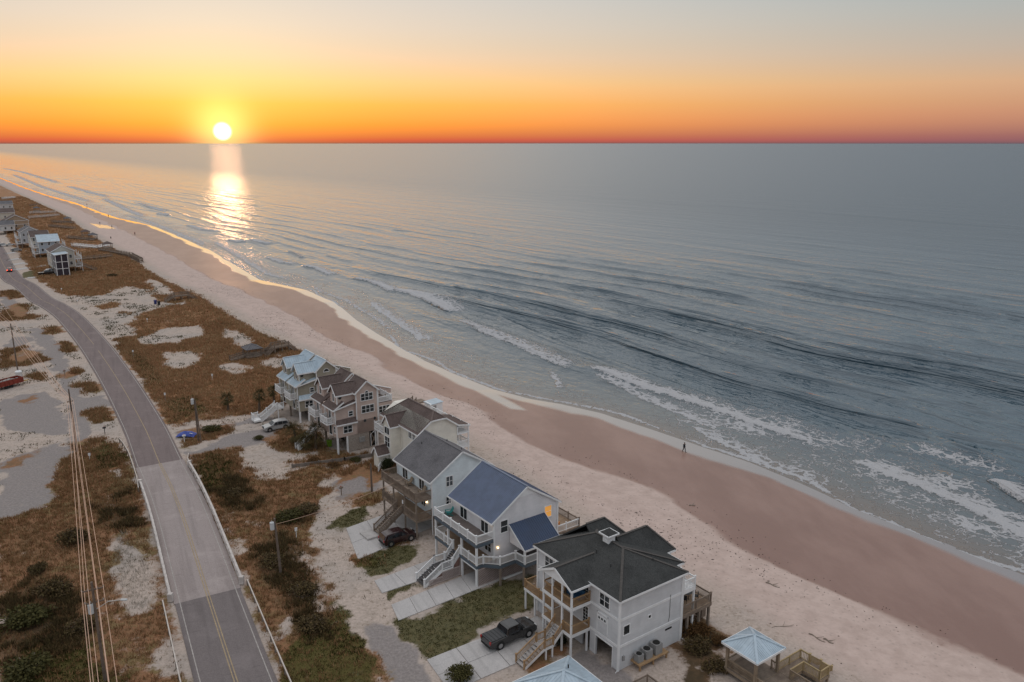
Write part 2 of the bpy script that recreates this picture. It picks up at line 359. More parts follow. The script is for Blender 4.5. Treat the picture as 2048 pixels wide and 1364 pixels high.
GREEN = [
 [(800, 1247), (900, 1208), (1000, 1168), (1062, 1152), (1066, 1205), (1000, 1245), (960, 1275), (868, 1318), (840, 1310), (815, 1280)], [(712, 1132), (745, 1118), (800, 1100), (838, 1090), (830, 1115), (770, 1145), (728, 1160)],
 [(660, 1060), (680, 1030), (730, 1005), (745, 1035), (700, 1056)], [(758, 1190), (815, 1165), (832, 1176), (770, 1208)], [(170, 905), (215, 880), (250, 905), (240, 935), (190, 940)], [(380, 935), (420, 900), (455, 920), (470, 980), (420, 990)],
 [(560, 1364), (580, 1290), (640, 1235), (700, 1262), (745, 1330), (770, 1420)], [(250, 690), (300, 715), (330, 760), (300, 770), (270, 730)], [(330, 800), (400, 790), (420, 825), (350, 845)], [(660, 1160), (690, 1200), (740, 1290), (700, 1290), (650, 1210)],
 [(10, 1364), (60, 1290), (180, 1290), (240, 1364), (240, 1500), (0, 1500)], [(45, 545), (80, 538), (82, 552), (50, 556)],
]
GRAVEL = [
 [(0, 925), (130, 880), (148, 898), (110, 930), (106, 1005), (50, 1020), (0, 1032)], [(56, 660), (78, 652), (120, 690), (150, 760), (178, 880), (150, 892), (136, 800), (96, 715)],
 [(0, 588), (30, 600), (62, 632), (40, 636), (0, 612)], [(150, 800), (215, 788), (225, 808), (155, 822)], [(0, 800), (90, 780), (136, 830), (130, 870), (60, 868), (0, 862)], [(0, 720), (60, 690), (90, 705), (40, 730)],
 [(728, 1274), (766, 1253), (796, 1247), (811, 1280), (843, 1315), (861, 1364), (880, 1420), (790, 1420), (781, 1364), (746, 1312)],
 [(345, 868), (535, 830), (560, 838), (470, 850), (350, 884)], [(358, 905), (470, 872), (560, 850), (545, 880), (470, 897), (375, 910)], [(0, 690), (50, 670), (70, 680), (30, 700)],
 [(1100, 1364), (1180, 1300), (1240, 1345), (1260, 1420), (1100, 1420)], [(660, 960), (735, 926), (768, 972), (690, 1000)],
]
LANE = [[(676, 985), (690, 1002), (672, 1022), (657, 1050), (668, 1078), (692, 1102), (716, 1126), (724, 1150), (745, 1176), (760, 1210), (792, 1250), (730, 1275), (695, 1240), (666, 1200), (640, 1150), (625, 1100), (625, 1060), (642, 1020), (660, 1000)]]
DARK = [  # thickets of dark scrub
 [(0, 1200), (60, 1160), (120, 1165), (165, 1200), (170, 1280), (120, 1330), (0, 1340)], [(510, 1090), (560, 1060), (600, 1100), (600, 1160), (640, 1220), (680, 1275), (650, 1290), (600, 1250), (555, 1180), (520, 1140)],
 [(540, 1040), (575, 1010), (620, 1015), (600, 1045), (560, 1050)], [(420, 950), (500, 960), (520, 1010), (460, 1020), (430, 985)], [(1350, 1300), (1370, 1245), (1400, 1228), (1450, 1262), (1468, 1290), (1440, 1340), (1390, 1340)],
 [(1260, 1364), (1290, 1340), (1380, 1300), (1450, 1330), (1450, 1400), (1260, 1400)], [(190, 1010), (250, 985), (285, 1040), (240, 1060), (200, 1050)],
]
def area(polys, n, m, soft=1.2):
    r = np.full(n.shape, 0.0)
    wn = n + (fbm(n / 3.5, m / 3.5, 3, 301) - 0.5) * 3.6 + (fbm(n / 0.9, m / 0.9, 2, 303) - 0.5) * 1.2; m = m + (fbm(n / 3.5, m / 3.5, 3, 305) - 0.5) * 4.4; n = wn
    for P in polys: r = np.maximum(r, np.clip(0.5 + sdf(poly_nm(P), n, m) / (2 * soft), 0, 1))
    return r
def cover(n, m):
    nd = n_dune(m)
    veg = area(VEG, n, m)
    edge = smooth((nd + 1.0 - n) / 3.5)
    strip = smooth((n - (nd - 9)) / 3.0) * edge * smooth((m - 150) / 20) * 0.9            # planted dune ridge along the beach
    farv = smooth((m - 330) / 30) * smooth((n - (nd - 42)) / 4.0) * edge
    veg = np.maximum(np.maximum(veg * edge, strip), farv)
    veg = veg * (1 - area(SANDY, n, m, 1.0))
    bare = smooth((fbm(n / 6.5, m / 9.0, 4, 511) - 0.56) / 0.08) * 0.45 * smooth((m - 120) / 30) + smooth((fbm(n / 4.0, m / 5.0, 4, 517) - 0.60) / 0.07) * 0.4 * (1 - smooth((m - 120) / 30))
    veg = veg * (1 - np.clip(bare, 0, 1) * smooth((n + 5) / 8))
    lane = area(LANE, n, m, 0.8); veg = veg * (1 - lane)
    return veg, area(GREEN, n, m, 0.9) * (1 - lane), np.maximum(area(GRAVEL, n, m, 0.7), lane * 0.22), area(DARK, n, m, 1.6) * (1 - lane)

FLAT = [[(853, 1320), (1075, 1232), (1400, 1190), (1380, 1290), (1240, 1350), (900, 1385)], [(797, 1242), (1010, 1157), (1130, 1090), (1100, 1040), (860, 1060), (740, 1165)], [(692, 1057), (770, 970), (980, 960), (960, 1040), (716, 1120)], [(560, 880), (560, 800), (700, 770), (800, 830), (960, 900), (900, 950), (680, 930)], [(345, 860), (560, 825), (560, 880), (360, 910)]]
FLAT_ROAD = [gp(*p) for p in ((405, 1460), (330, 1200), (280, 985), (240, 864), (172, 732), (100, 634), (0, 560), (-40, 535), (-40, 515), (46, 540), (176, 630), (264, 733), (320, 820), (375, 918), (490, 1178), (560, 1364), (600, 1460))]
def sun_rust_area(n, m): return np.maximum(area(VEG[2:6], n, m, 4.0), smooth((m - 200) / 60) * smooth((n - n_dune(m) + 45) / 8))  # lots where sun warmth is painted into the rusty grass colour
def make_ground():
    ns = np.concatenate([[-900, -300, -120, -60, -40, -28, -20, -15, -11, -8], np.arange(-6, 118, 0.55), np.arange(118, 150, 4.0)])
    ms = [14.0]
    while ms[-1] < 9000: ms.append(ms[-1] + (0.6 if ms[-1] < 180 else 0.6 + (ms[-1] - 180) * 0.012))
    ms = np.concatenate([[-600, -150, -50, -10, 4], ms]); n, m = np.meshgrid(ns, ms, indexing='xy'); n = n.ravel(); m = m.ravel()
    veg, green, gravel, dark = cover(n, m)
    z = ground_z(n, m, veg * (1 - gravel) * (1 - np.clip(green * 1.2, 0, 1) * 0.6))
    road = np.clip(0.5 + sdf(np.array([nm(p) for p in FLAT_ROAD]), n, m) / 4.0, 0, 1)
    for P in FLAT: road = np.maximum(road, np.clip(0.5 + sdf(poly_nm(P), n, m) / 4.0, 0, 1))
    z = np.where(n < n_dune(m) - 6, z * (1 - smooth(road * 1.6)) - 0.03 * road, z)
    nw = n_water(m); nwet = n_wet(m)
    j = (fbm(n / 7.0, m / 16.0, 3, 21) - 0.5) * 9
    wet = smooth((n - nwet + 2.5 + j * 0.6) / 5.0)
    film = smooth((n - (nw - 4.2) + (fbm(n / 6.0, m / 12.0, 3, 31) - 0.5) * 5.0) / 1.4)
    for P in ([(886, 744), (930, 752), (990, 787), (1022, 806), (1052, 826), (1022, 824), (964, 791), (909, 760)], [(180, 452), (215, 455), (232, 461), (200, 462)], [(700, 625), (720, 650), (757, 668), (735, 660), (715, 655)]):
        film = np.maximum(film, np.clip(0.5 + sdf(poly_nm(P, -2.3), n, m) / 0.8, 0, 1))
    X = E1[0] * n + E2[0] * m; Y = E1[1] * n + E2[1] * m
    me = fast_mesh('ground', np.stack([X, Y, z], 1), grid_faces(len(ms), len(ns))); me.flip_normals(); me.shade_smooth()
    attr_col(me, 'cover', veg, green, gravel, dark); attr_col(me, 'shore', wet, film, smooth((n - n_dune(m) - 1) / 6), sun_rust_area(n, m))
    return tag(link('ground', me, ground_mat()), kind='structure')

def ground_mat():
    m, b, p = new_mat('sand and dune cover'); tc = b.new('ShaderNodeTexCoord'); v = tc.outputs['Object']
    A = b.new('ShaderNodeAttribute', attribute_name='cover'); B = b.new('ShaderNodeAttribute', attribute_name='shore')
    sa = b.new('ShaderNodeSeparateColor'); b.put(sa.inputs[0], A.outputs['Color']); veg, green, gravel = sa.outputs; dark = A.outputs['Alpha']
    sb = b.new('ShaderNodeSeparateColor'); b.put(sb.inputs[0], B.outputs['Color']); wet, film, beach = sb.outputs
    big = b.noise(v, 0.09, 5, 0.6); mid = b.noise(v, 0.55, 5, 0.65); fine = b.noise(v, 3.2, 4, 0.7); grain = b.noise(v, 14.0, 2, 0.6)
    rot = (0, 0, -SH)
    # bare sand: churned and tracked inland, smoother with streaks alongshore on the beach
    sand = b.mix(b.rng(mid, 0.3, 0.7), (0.49, 0.368, 0.316), (0.60, 0.46, 0.40))
    inl = b.mix(b.rng(fine, 0.35, 0.7), (0.43, 0.345, 0.29), (0.57, 0.46, 0.39)); inl = b.mix(b.rng(mid, 0.48, 0.72, 0, 0.75), inl, (0.33, 0.265, 0.215)); inl = b.mix(b.rng(big, 0.42, 0.68, 0, 0.5), inl, (0.36, 0.325, 0.30)); inl = b.mix(b.rng(b.noise(v, 1.3, 5, 0.75), 0.52, 0.68, 0, 0.7), inl, (0.19, 0.145, 0.10))
    sand = b.mix(beach, inl, sand)
    tr = b.noise(b.mapping(v, (0.5, 3.2, 1), rot), 1.6, 5, 0.7)
    sand = b.mix(b.rng(tr, 0.52, 0.72, 0, 0.22), sand, (0.30, 0.23, 0.19))
    foot = b.voro(b.mapping(v, (1.4, 1.4, 1), rot), 1.0); sand = b.mix(b.rng(foot, 0.05, 0.32, 0.35, 0.0), sand, (0.25, 0.20, 0.17))
    # wet lower beach
    st = b.noise(b.mapping(v, (0.10, 0.035, 1), (0, 0, -SH)), 1.0, 5, 0.65)
    wets = b.mix(b.rng(st, 0.35, 0.65), (0.245, 0.130, 0.098), (0.315, 0.182, 0.142)); wets = b.mix(b.rng(grain, 0.35, 0.75, 0, 0.35), wets, (0.17, 0.105, 0.075))
    wf = b.rng(b.math('ADD', wet, b.math('MULTIPLY_ADD', mid, 0.5, -0.25)), 0.35, 0.7)
    c = b.mix(wf, sand, wets)
    # gravel and old paving
    grv = b.mix(b.rng(fine, 0.3, 0.7), (0.225, 0.195, 0.185), (0.33, 0.29, 0.275)); grv = b.mix(b.rng(mid, 0.55, 0.75, 0, 0.7), grv, (0.42, 0.355, 0.31)); grv = b.mix(b.rng(grain, 0.3, 0.8, 0, 0.5), grv, (0.14, 0.122, 0.118))
    gf = b.math('MULTIPLY', b.rng(b.math('ADD', gravel, b.math('ADD', b.math('MULTIPLY_ADD', mid, 0.8, -0.4), b.math('MULTIPLY_ADD', fine, 0.6, -0.3))), 0.25, 0.75), 0.9); c = b.mix(gf, c, grv)
    # dune grass litter
    vg = b.ramp(b.math('ADD', b.math('MULTIPLY', big, 0.6), b.math('MULTIPLY', mid, 0.4)), [(0.30, (0.13, 0.085, 0.045)), (0.42, (0.24, 0.13, 0.065)), (0.50, (0.30, 0.145, 0.075)), (0.58, (0.20, 0.145, 0.060)), (0.68, (0.32, 0.22, 0.135))])
    vg = b.mix(b.rng(fine, 0.4, 0.75, 0, 0.6), vg, (0.085, 0.058, 0.032)); vg = b.mix(b.rng(grain, 0.5, 0.8, 0, 0.45), vg, (0.40, 0.27, 0.16))
    vg = b.mix(b.math('MULTIPLY', dark, b.rng(mid, 0.3, 0.6, 0.5, 0.95)), vg, (0.070, 0.050, 0.028))
    vg = b.mix(b.math('MULTIPLY', B.outputs['Alpha'], 0.75), vg, b.mix(b.rng(fine, 0.3, 0.75), (0.46, 0.235, 0.125), (0.24, 0.13, 0.062)))  # litter here reddened and brightened: sun warmth mixed into its rusty colour
    vf = b.rng(b.math('ADD', veg, b.math('ADD', b.math('MULTIPLY_ADD', mid, 1.5, -0.75), b.math('MULTIPLY_ADD', fine, 0.8, -0.4))), 0.22, 0.62)
    c = b.mix(vf, c, vg)
    gr = b.mix(b.rng(fine, 0.3, 0.7), (0.055, 0.055, 0.011), (0.105, 0.09, 0.024)); gr = b.mix(b.rng(mid, 0.5, 0.75, 0, 0.7), gr, (0.16, 0.11, 0.045)); gr = b.mix(b.rng(grain, 0.45, 0.8, 0, 0.5), gr, (0.03, 0.03, 0.008))
    lf = b.rng(b.math('ADD', green, b.math('ADD', b.math('MULTIPLY_ADD', mid, 1.0, -0.5), b.math('MULTIPLY_ADD', fine, 0.5, -0.25))), 0.30, 0.65); c = b.mix(b.math('MULTIPLY', lf, 0.9), c, gr)
    c = b.mix(b.math('MULTIPLY', film, 0.6), c, (0.13, 0.085, 0.065))
    b.put(p.inputs['Base Color'], c); b.put(p.inputs['Coat Weight'], film); p.inputs['Coat Roughness'].default_value = 0.06; p.inputs['Coat IOR'].default_value = 2.2
    rg = b.math('SUBTRACT', b.math('MULTIPLY_ADD', wf, -0.50, 0.9), b.math('MULTIPLY', film, 0.40)); b.put(p.inputs['Roughness'], b.math('MAXIMUM', rg, 0.06))
    b.put(p.inputs['Specular IOR Level'], b.math('ADD', b.math('MULTIPLY_ADD', wf, 0.30, 0.2), b.math('MULTIPLY', film, 0.9)))
    h = b.math('ADD', b.math('MULTIPLY', mid, 0.35), b.math('ADD', b.math('MULTIPLY', fine, 0.25), b.math('MULTIPLY', b.rng(foot, 0.0, 0.4), 0.12)))
    h = b.math('MULTIPLY', h, b.math('SUBTRACT', 1.0, b.math('MULTIPLY', wf, 0.9)))
    b.put(p.inputs['Normal'], b.bump(h, 0.7, 0.35)); return m
GROUND = make_ground()

# ------------------------------------------------------------------ ocean
BREAK = [  # (surveyed crest line, height, width, foam trail length, foam amount)
 ([(1150, 736), (1200, 745), (1260, 768), (1330, 790), (1400, 812), (1470, 836), (1540, 862), (1600, 880), (1660, 902)], 0.45, 1.3, 6.0, 1.0),
 ([(1690, 915), (1760, 945), (1840, 975), (1920, 1010), (1980, 1040), (2048, 1078), (2120, 1110)], 0.30, 1.2, 7.0, 1.0),
 ([(1975, 962), (2010, 985), (2048, 1008), (2100, 1035)], 0.9, 1.2, 5.0, 1.0),
 ([(780, 580), (820, 590), (860, 606), (905, 628)], 0.75, 1.6, 9.0, 1.1), ([(702, 557), (740, 566), (785, 586)], 0.75, 1.5, 7.0, 1.1), ([(600, 532), (630, 538), (658, 552)], 0.7, 1.4, 6.0, 1.0),
 ([(497, 480), (520, 487), (540, 489)], 0.9, 2.0, 8.0, 1.0), ([(452, 480), (470, 484), (490, 482)], 0.7, 1.8, 7.0, 0.9), ([(530, 515), (560, 526), (590, 530)], 0.6, 1.4, 6.0, 0.9),
 ([(575, 503), (605, 517)], 0.8, 1.2, 3.0, 0.5), ([(370, 450), (400, 460), (440, 464)], 0.6, 2.0, 8.0, 0.8), ([(310, 428), (335, 432)], 0.8, 2.2, 8.0, 0.9), ([(265, 405), (300, 416), (330, 424)], 0.7, 2.2, 8.0, 0.8),
 ([(735, 600), (745, 612), (770, 632), (800, 652), (835, 672), (842, 690)], 0.25, 1.0, 5.0, 0.9), ([(905, 636), (960, 668), (1020, 690), (1080, 716), (1150, 744)], 0.35, 1.2, 6.0, 0.8),
 ([(620, 568), (640, 584), (690, 602), (740, 632), (790, 668)], 0.14, 0.8, 3.0, 0.7), ([(420, 480), (470, 510), (530, 548), (600, 566)], 0.25, 1.2, 5.0, 0.8), ([(200, 396), (225, 408), (250, 420), (290, 436)], 0.5, 2.0, 7.0, 0.9), ([(130, 372), (170, 384), (215, 396)], 0.5, 2.4, 9.0, 0.9),
 ([(0, 336), (40, 344), (80, 356), (120, 368)], 0.5, 2.6, 10.0, 0.9), ([(20, 348), (80, 374), (150, 396), (200, 410)], 0.4, 2.4, 8.0, 0.8), ([(245, 428), (300, 446), (360, 470), (420, 496)], 0.3, 1.4, 6.0, 0.8),
 ([(1095, 742), (1110, 760), (1115, 778)], 0.1, 0.6, 2.0, 0.7), ([(1180, 745), (1290, 800), (1380, 836), (1450, 872)], 0.10, 0.7, 6.0, 0.7), ([(1375, 850), (1410, 868), (1480, 905), (1560, 945)], 0.10, 0.8, 5.0, 0.8),
 ([(895, 572), (930, 588), (960, 602)], 0.6, 1.3, 2.0, 0.15), ([(650, 510), (700, 525)], 0.5, 1.5, 2.0, 0.1), ([(785, 460), (815, 463)], 0.6, 1.6, 2.0, 0.1),
]
def make_sea():
    ns = [86.0]
    while ns[-1] < 70000: ns.append(ns[-1] + (0.42 if ns[-1] < 140 else 0.7 if ns[-1] < 240 else 0.7 + (ns[-1] - 240) * 0.03))
    ms = [14.0]
    while ms[-1] < 70000: ms.append(ms[-1] + (0.7 if ms[-1] < 200 else 0.7 + (ms[-1] - 200) * 0.0085 if ms[-1] < 1500 else (ms[-1] - 1200) * 0.06))
    ns = np.array(ns); ms = np.concatenate([[-40000, -9000, -2000, -500, -120, -40, -10, 4], ms])
    n, m = np.meshgrid(ns, ms, indexing='xy'); n = n.ravel(); m = m.ravel(); nw = n_water(m); off = n - nw
    # swell: long crests nearly parallel to the shore, broken into groups, steeper as it shoals
    wob = (fbm(m / 95.0, n / 160.0, 3, 41) - 0.5) * 17 + (fbm(m / 30.0, n / 40.0, 2, 44) - 0.5) * 3
    env = 0.35 + 0.65 * smooth((fbm(m / 70.0, n / 26.0, 3, 47) - 0.34) / 0.3)
    ph = (n + wob + m * 0.05) / 14.5; ph2 = (n - wob * 0.7 - m * 0.16) / 11.0; ph3 = (n + wob * 1.3 + m * 0.22) / 31.0
    pk = lambda q: np.power(0.5 + 0.5 * np.cos(2 * np.pi * q + 0.75 * np.sin(2 * np.pi * q)), 2.2)
    amp = 2.3 * smooth((off - 14) / 26) * ((0.42 - 0.20 * smooth((m - 200) / 200)) + 0.6 * np.exp(-np.clip(off - 45, 0, None) / 75)) * np.exp(-np.clip(off - 200, 0, None) / 900) * (1 - 0.62 * smooth((m - 150) / 200))
    far_fade = np.clip(1.2 - np.hypot(n, m) / 900, 0, 1)
    ph = ph + 0.55 * (vnoise(np.floor(ph) * 0.37 + 3.1, m / 400.0, 53) - 0.5) * 0 + 0.35 * np.sin(ph * 0.9 + 1.3) + 0.2 * np.sin(ph * 0.37)
    crest = np.round(ph); ca = 0.15 + 1.15 * vnoise(crest * 1.71 + 0.3, m / 130.0 + crest * 3.7, 57)
    z = amp * env * ca * pk(ph) * 1.15 + 0.20 * amp * pk(ph2) + 0.30 * amp * pk(ph3) * far_fade
    z = z + 0.16 * smooth(off / 25) * far_fade * (fbm(n / 3.2, m / 5.5, 3, 61) - 0.5) * 1.4
    for line in ([(1100, 385), (1500, 415), (1800, 437), (2048, 456), (2300, 475)],):
        d, t, s = pdist(poly_nm(line, SEA_Z), n, m); z = z + 0.9 * np.exp(-(s / 5.0) ** 2) * (d < 25) * smooth(t / 0.3)
    foam = np.zeros_like(n)
    for pts, h, w, trail, amt in BREAK:
        P = poly_nm(pts, SEA_Z); jj = (fbm(m / 3.0, n / 3.0, 3, 71) - 0.5) * 2.4
        lo = P.min(0) - 16; hi = P.max(0) + 16; k = (n > lo[0]) & (n < hi[0]) & (m > lo[1]) & (m < hi[1])
        if not k.any(): continue
        d, t, s = pdist(P, n[k], m[k]); s = s + jj[k] * 0.5; ends = smooth(t / 0.12) * smooth((1 - t) / 0.12) * (np.abs(d) < 14) * (np.abs(d) < np.abs(s) + 2.5)
        z[k] += h * ends * np.where(s < 0, np.exp(-(s / (w * 0.45)) ** 2), np.exp(-(s / (w * 2.2)) ** 2))
        f = ends * amt * np.where(s < 0, smooth(1 + s / (w * 0.7)), np.clip(1 - s / trail, 0, 1) ** 0.8)
        foam[k] = np.maximum(foam[k], f)
    # lacy wash towards the near beach, thin edge of froth along the waterline
    wash = smooth((150 - m) / 60) * smooth((off + 1.0) / 3.0) * smooth((34 + (fbm(n / 20., m / 20., 2, 81) - 0.5) * 26 - off) / 12) * (0.28 + 0.85 * (fbm(n / 6., m / 9., 3, 83) - 0.45))
    wash2 = smooth((off + 1.0) / 3.0) * smooth((20 + (fbm(n / 20., m / 20., 2, 85) - 0.5) * 14 - off) / 8) * (0.12 + 0.4 * (fbm(n / 6., m / 12., 3, 87) - 0.4)) * smooth((m - 110) / 40)
    edge = np.exp(-((off - 0.9 - (fbm(m / 14., n * 0 + 2, 3, 91) - 0.5) * 5) / 0.55) ** 2) * 0.95
    foam = np.clip(np.maximum(np.maximum(foam, wash), np.maximum(wash2, edge * smooth((fbm(m / 18., n * 0, 2, 95) - 0.3) / 0.2))), 0, 1.1)
    foam = foam * smooth((off + 3.5) / 3)
    z = SEA_Z + z * smooth((off + 1) / 5) + 0.04 * smooth(foam * 1.5)
    # the swash thins out over the sand
    z = z + np.where(off < 0, off * 0.02, 0)
    X = E1[0] * n + E2[0] * m; Y = E1[1] * n + E2[1] * m
    me = fast_mesh('ocean', np.stack([X, Y, z], 1), grid_faces(len(ms), len(ns))); me.flip_normals(); me.shade_smooth()
    attr_col(me, 'sea', foam, smooth(off / 30), smooth(off / 8), smooth((off - 40) / 400)); attr_col(me, 'calm', 1 - 0.45 * smooth((m - 130) / 170), smooth((n / np.maximum(m, 1.0) - 0.36) / 0.7), 0 * n)
    return tag(link('ocean', me, sea_mat()), kind='structure')
def sea_mat():
    m, b, p = new_mat('ocean water'); tc = b.new('ShaderNodeTexCoord'); v = tc.outputs['Object']
    A = b.new('ShaderNodeAttribute', attribute_name='sea'); sa = b.new('ShaderNodeSeparateColor'); b.put(sa.inputs[0], A.outputs['Color']); foam, deep, edge = sa.outputs
    rv = b.mapping(v, (1, 1, 1), (0, 0, -SH))
    # foam lace
    sc_ = b.new('ShaderNodeVectorMath', operation='SCALE'); b.put(sc_.inputs[0], b.noise(rv, 0.35, 3, 0.6, col=True)); sc_.inputs['Scale'].default_value = 3.2
    wv = b.vmath('ADD', rv, sc_.outputs[0])
    cells = b.voro(b.mapping(wv, (0.75, 0.42, 1)), 0.8, 'DISTANCE_TO_EDGE'); cells2 = b.voro(b.mapping(wv, (0.8, 0.5, 1)), 2.1, 'DISTANCE_TO_EDGE'); nz = b.noise(rv, 1.6, 5, 0.75)
    lace = b.math('ADD', b.math('MULTIPLY', b.rng(cells, 0.0, 0.28, 1.0, 0.0), 0.5), b.math('ADD', b.math('MULTIPLY', b.rng(cells2, 0.0, 0.25, 1, 0), 0.3), b.math('MULTIPLY', nz, 0.45)))
    ff = b.rng(b.math('ADD', b.math('MULTIPLY', foam, 1.15), b.math('SUBTRACT', lace, 1.0)), 0.0, 0.34)
    ff = b.math('MULTIPLY', ff, b.rng(foam, 0.03, 0.2))
    # water body
    wc = b.mix(deep, (0.12, 0.12, 0.11), (0.034, 0.068, 0.092)); wc = b.mix(b.rng(b.noise(v, 0.012, 4), 0.3, 0.7, 0, 0.5), wc, (0.034, 0.068, 0.095))
    wc = b.mix(edge, (0.15, 0.115, 0.09), wc)
    col = b.mix(ff, wc, (0.46, 0.45, 0.455)); b.put(p.inputs['Base Color'], col)
    b.put(p.inputs['Roughness'], b.math('ADD', b.rng(ff, 0, 1, 0.06, 0.75, False), b.math('MULTIPLY', A.outputs['Alpha'], 0.16))); p.inputs['IOR'].default_value = 1.75
    b.put(p.inputs['Specular IOR Level'], b.rng(ff, 0, 1, 0.5, 0.15, False))
    # wind ripples at several sizes, crests roughly across the wind
    r1 = b.noise(b.mapping(rv, (0.42, 0.20, 1), (0, 0, R(20))), 1.0, 3, 0.55, 0.3); r2 = b.noise(b.mapping(rv, (1.3, 0.6, 1), (0, 0, R(-16))), 1.0, 3, 0.6, 0.3)
    r3 = b.noise(b.mapping(rv, (0.085, 0.013, 1), (0, 0, R(-3))), 1.0, 3, 0.5, 0.4); CA = b.new('ShaderNodeAttribute', attribute_name='calm'); cs = b.new('ShaderNodeSeparateColor'); b.put(cs.inputs[0], CA.outputs['Color']); farf = b.math('MULTIPLY', b.math('MULTIPLY_ADD', A.outputs['Alpha'], -0.45, 1.0), cs.outputs[0])
    h = b.math('ADD', b.math('MULTIPLY', r1, 0.78), b.math('ADD', b.math('MULTIPLY', r2, 0.08), b.math('MULTIPLY', r3, 2.3)))
    h = b.math('MULTIPLY', b.math('MULTIPLY', h, farf), b.math('MULTIPLY_ADD', deep, 0.65, 0.35)); h = b.math('ADD', h, b.math('MULTIPLY', ff, b.math('MULTIPLY_ADD', nz, 0.25, 0.05)))
    nrm = b.bump(h, 1.0, 1.0)
    # the waves lean shorewards: their steep sides face the beach
    lean = b.new('ShaderNodeVectorMath', operation='SCALE'); lean.inputs[0].default_value = (-math.cos(R(8)), -math.sin(R(8)), 0); b.put(lean.inputs['Scale'], b.math('MULTIPLY', b.math('SUBTRACT', 1.0, ff), b.math('ADD', b.math('MULTIPLY_ADD', deep, 0.05, 0.0), b.math('MULTIPLY', b.math('MULTIPLY', A.outputs['Alpha'], cs.outputs[1]), 0.46))))
    chop = b.new('ShaderNodeVectorMath', operation='SCALE'); chop.inputs[0].default_value = (0.10, -1.0, 0); b.put(chop.inputs['Scale'], b.math('MULTIPLY', b.math('SUBTRACT', 1.0, ff), b.math('MULTIPLY_ADD', cs.outputs[0], -0.07, 0.085)))
    b.put(p.inputs['Normal'], b.vmath('NORMALIZE', b.vmath('ADD', b.vmath('ADD', nrm, lean.outputs[0]), chop.outputs[0]))); return m
OCEAN = make_sea()
# ------------------------------------------------------------------ road, bridge, driveways
def asphalt(name, c1, c2, warm=0.0):
    if name in MATS: return MATS[name]
    m, b, p = new_mat(name); tc = b.new('ShaderNodeTexCoord'); v = tc.outputs['Object']; rv = b.mapping(v, (1, 1, 1), (0, 0, R(-27)))
    g = b.noise(v, 9, 3, 0.75); w = b.noise(b.mapping(rv, (1.1, 0.06, 1)), 1.0, 4, 0.6); q = b.noise(v, 0.25, 4, 0.6); f2 = b.noise(v, 38, 2, 0.6)
    c = b.mix(b.rng(g, 0.3, 0.7), c1, c2); c = b.mix(b.rng(w, 0.45, 0.7, 0, 0.4), c, tuple(x * 0.66 for x in c1)); c = b.mix(b.rng(q, 0.5, 0.75, 0, 0.35), c, tuple(x * 1.35 for x in c2))
    c = b.mix(b.rng(f2, 0.5, 0.75, 0, 0.4), c, tuple(x * 1.6 for x in c2))
    tr = b.noise(b.mapping(rv, (0.35, 3.0, 1)), 1.0, 4, 0.7); c = b.mix(b.rng(tr, 0.60, 0.66, 0, 0.3), c, tuple(x * 0.5 for x in c1))
    b.put(p.inputs['Base Color'], c); p.inputs['Roughness'].default_value = 0.85; p.inputs['Specular IOR Level'].default_value = 0.25
    b.put(p.inputs['Normal'], b.bump(g, 0.3, 0.02)); MATS[name] = m; return m
M_ROAD = asphalt('worn asphalt', (0.155, 0.118, 0.112), (0.235, 0.185, 0.175)); M_BRIDGE = asphalt('bridge deck concrete', (0.28, 0.23, 0.215), (0.38, 0.32, 0.30)); M_ROAD2 = asphalt('newer asphalt', (0.145, 0.12, 0.115), (0.215, 0.182, 0.175))
M_CONC = asphalt('driveway concrete', (0.41, 0.385, 0.37), (0.52, 0.485, 0.465))
M_YEL = mat('road paint yellow', (0.47, 0.345, 0.21), 0.7, 0.3, 3.0, fine=0.5); M_WHT = mat('road paint white', (0.52, 0.47, 0.43), 0.7, 0.3, 3.0, fine=0.5); M_JOINT = mat('joint sealant', (0.07, 0.06, 0.055), 0.8)
ROAD_PAIRS = [((420, 1460), (588, 1460)), ((395, 1364), (548, 1362)), ((376, 1290), (518, 1286)), ((353, 1208), (478, 1178)), ((326, 1110), (445, 1085)), ((306, 1040), (420, 1018)), ((290, 985), (392, 962)),
              ((276, 938), (362, 918)), ((262, 898), (348, 888)), ((250, 864), (333, 858)), ((230, 819), (310, 820)), ((208, 779), (287, 780)), ((182, 732), (254, 733)), ((150, 683), (215, 683)), ((111, 634), (166, 634)), ((84, 612), (128, 610)),
              ((63, 600), (100, 597)), ((30, 575), (70, 568)), ((0, 553), (36, 545))]
def catmull(P, sub=8):
    P = np.array(P, float); out = []
    for i in range(len(P) - 1):
        a = P[max(i - 1, 0)]; p = P[i]; q = P[i + 1]; d = P[min(i + 2, len(P) - 1)]
        for k in range(sub):
            t = k / sub; out.append(0.5 * ((2 * p) + (q - a) * t + (2 * a - 5 * p + 4 * q - d) * t * t + (-a + 3 * p - 3 * q + d) * t ** 3))
    out.append(P[-1]); return np.array(out)
_L = [gp(*a) for a, _ in ROAD_PAIRS]; _Rr = [gp(*b_) for _, b_ in ROAD_PAIRS]
for k in (1, 2, 3): _L.append(_L[-1] + np.array(E2) * 120 * k + np.array(E1) * 3 * k); _Rr.append(_Rr[-1] + np.array(E2) * 120 * k + np.array(E1) * 3 * k)
_C = [(a + b_) / 2 for a, b_ in zip(_L, _Rr)]
ROAD_W = 3.5
RC = catmull(_C, 8)
RT = np.gradient(RC, axis=0); RT /= np.linalg.norm(RT, axis=1)[:, None]; RN = np.stack([RT[:, 1], -RT[:, 0]], 1)    # right-hand normal
_hw = np.array([abs(np.dot(b_ - a, np.array([c[1], -c[0]]))) / 2 for a, b_, c in zip(_L, _Rr, RT[::8])]); print('road half widths', _hw.round(2))
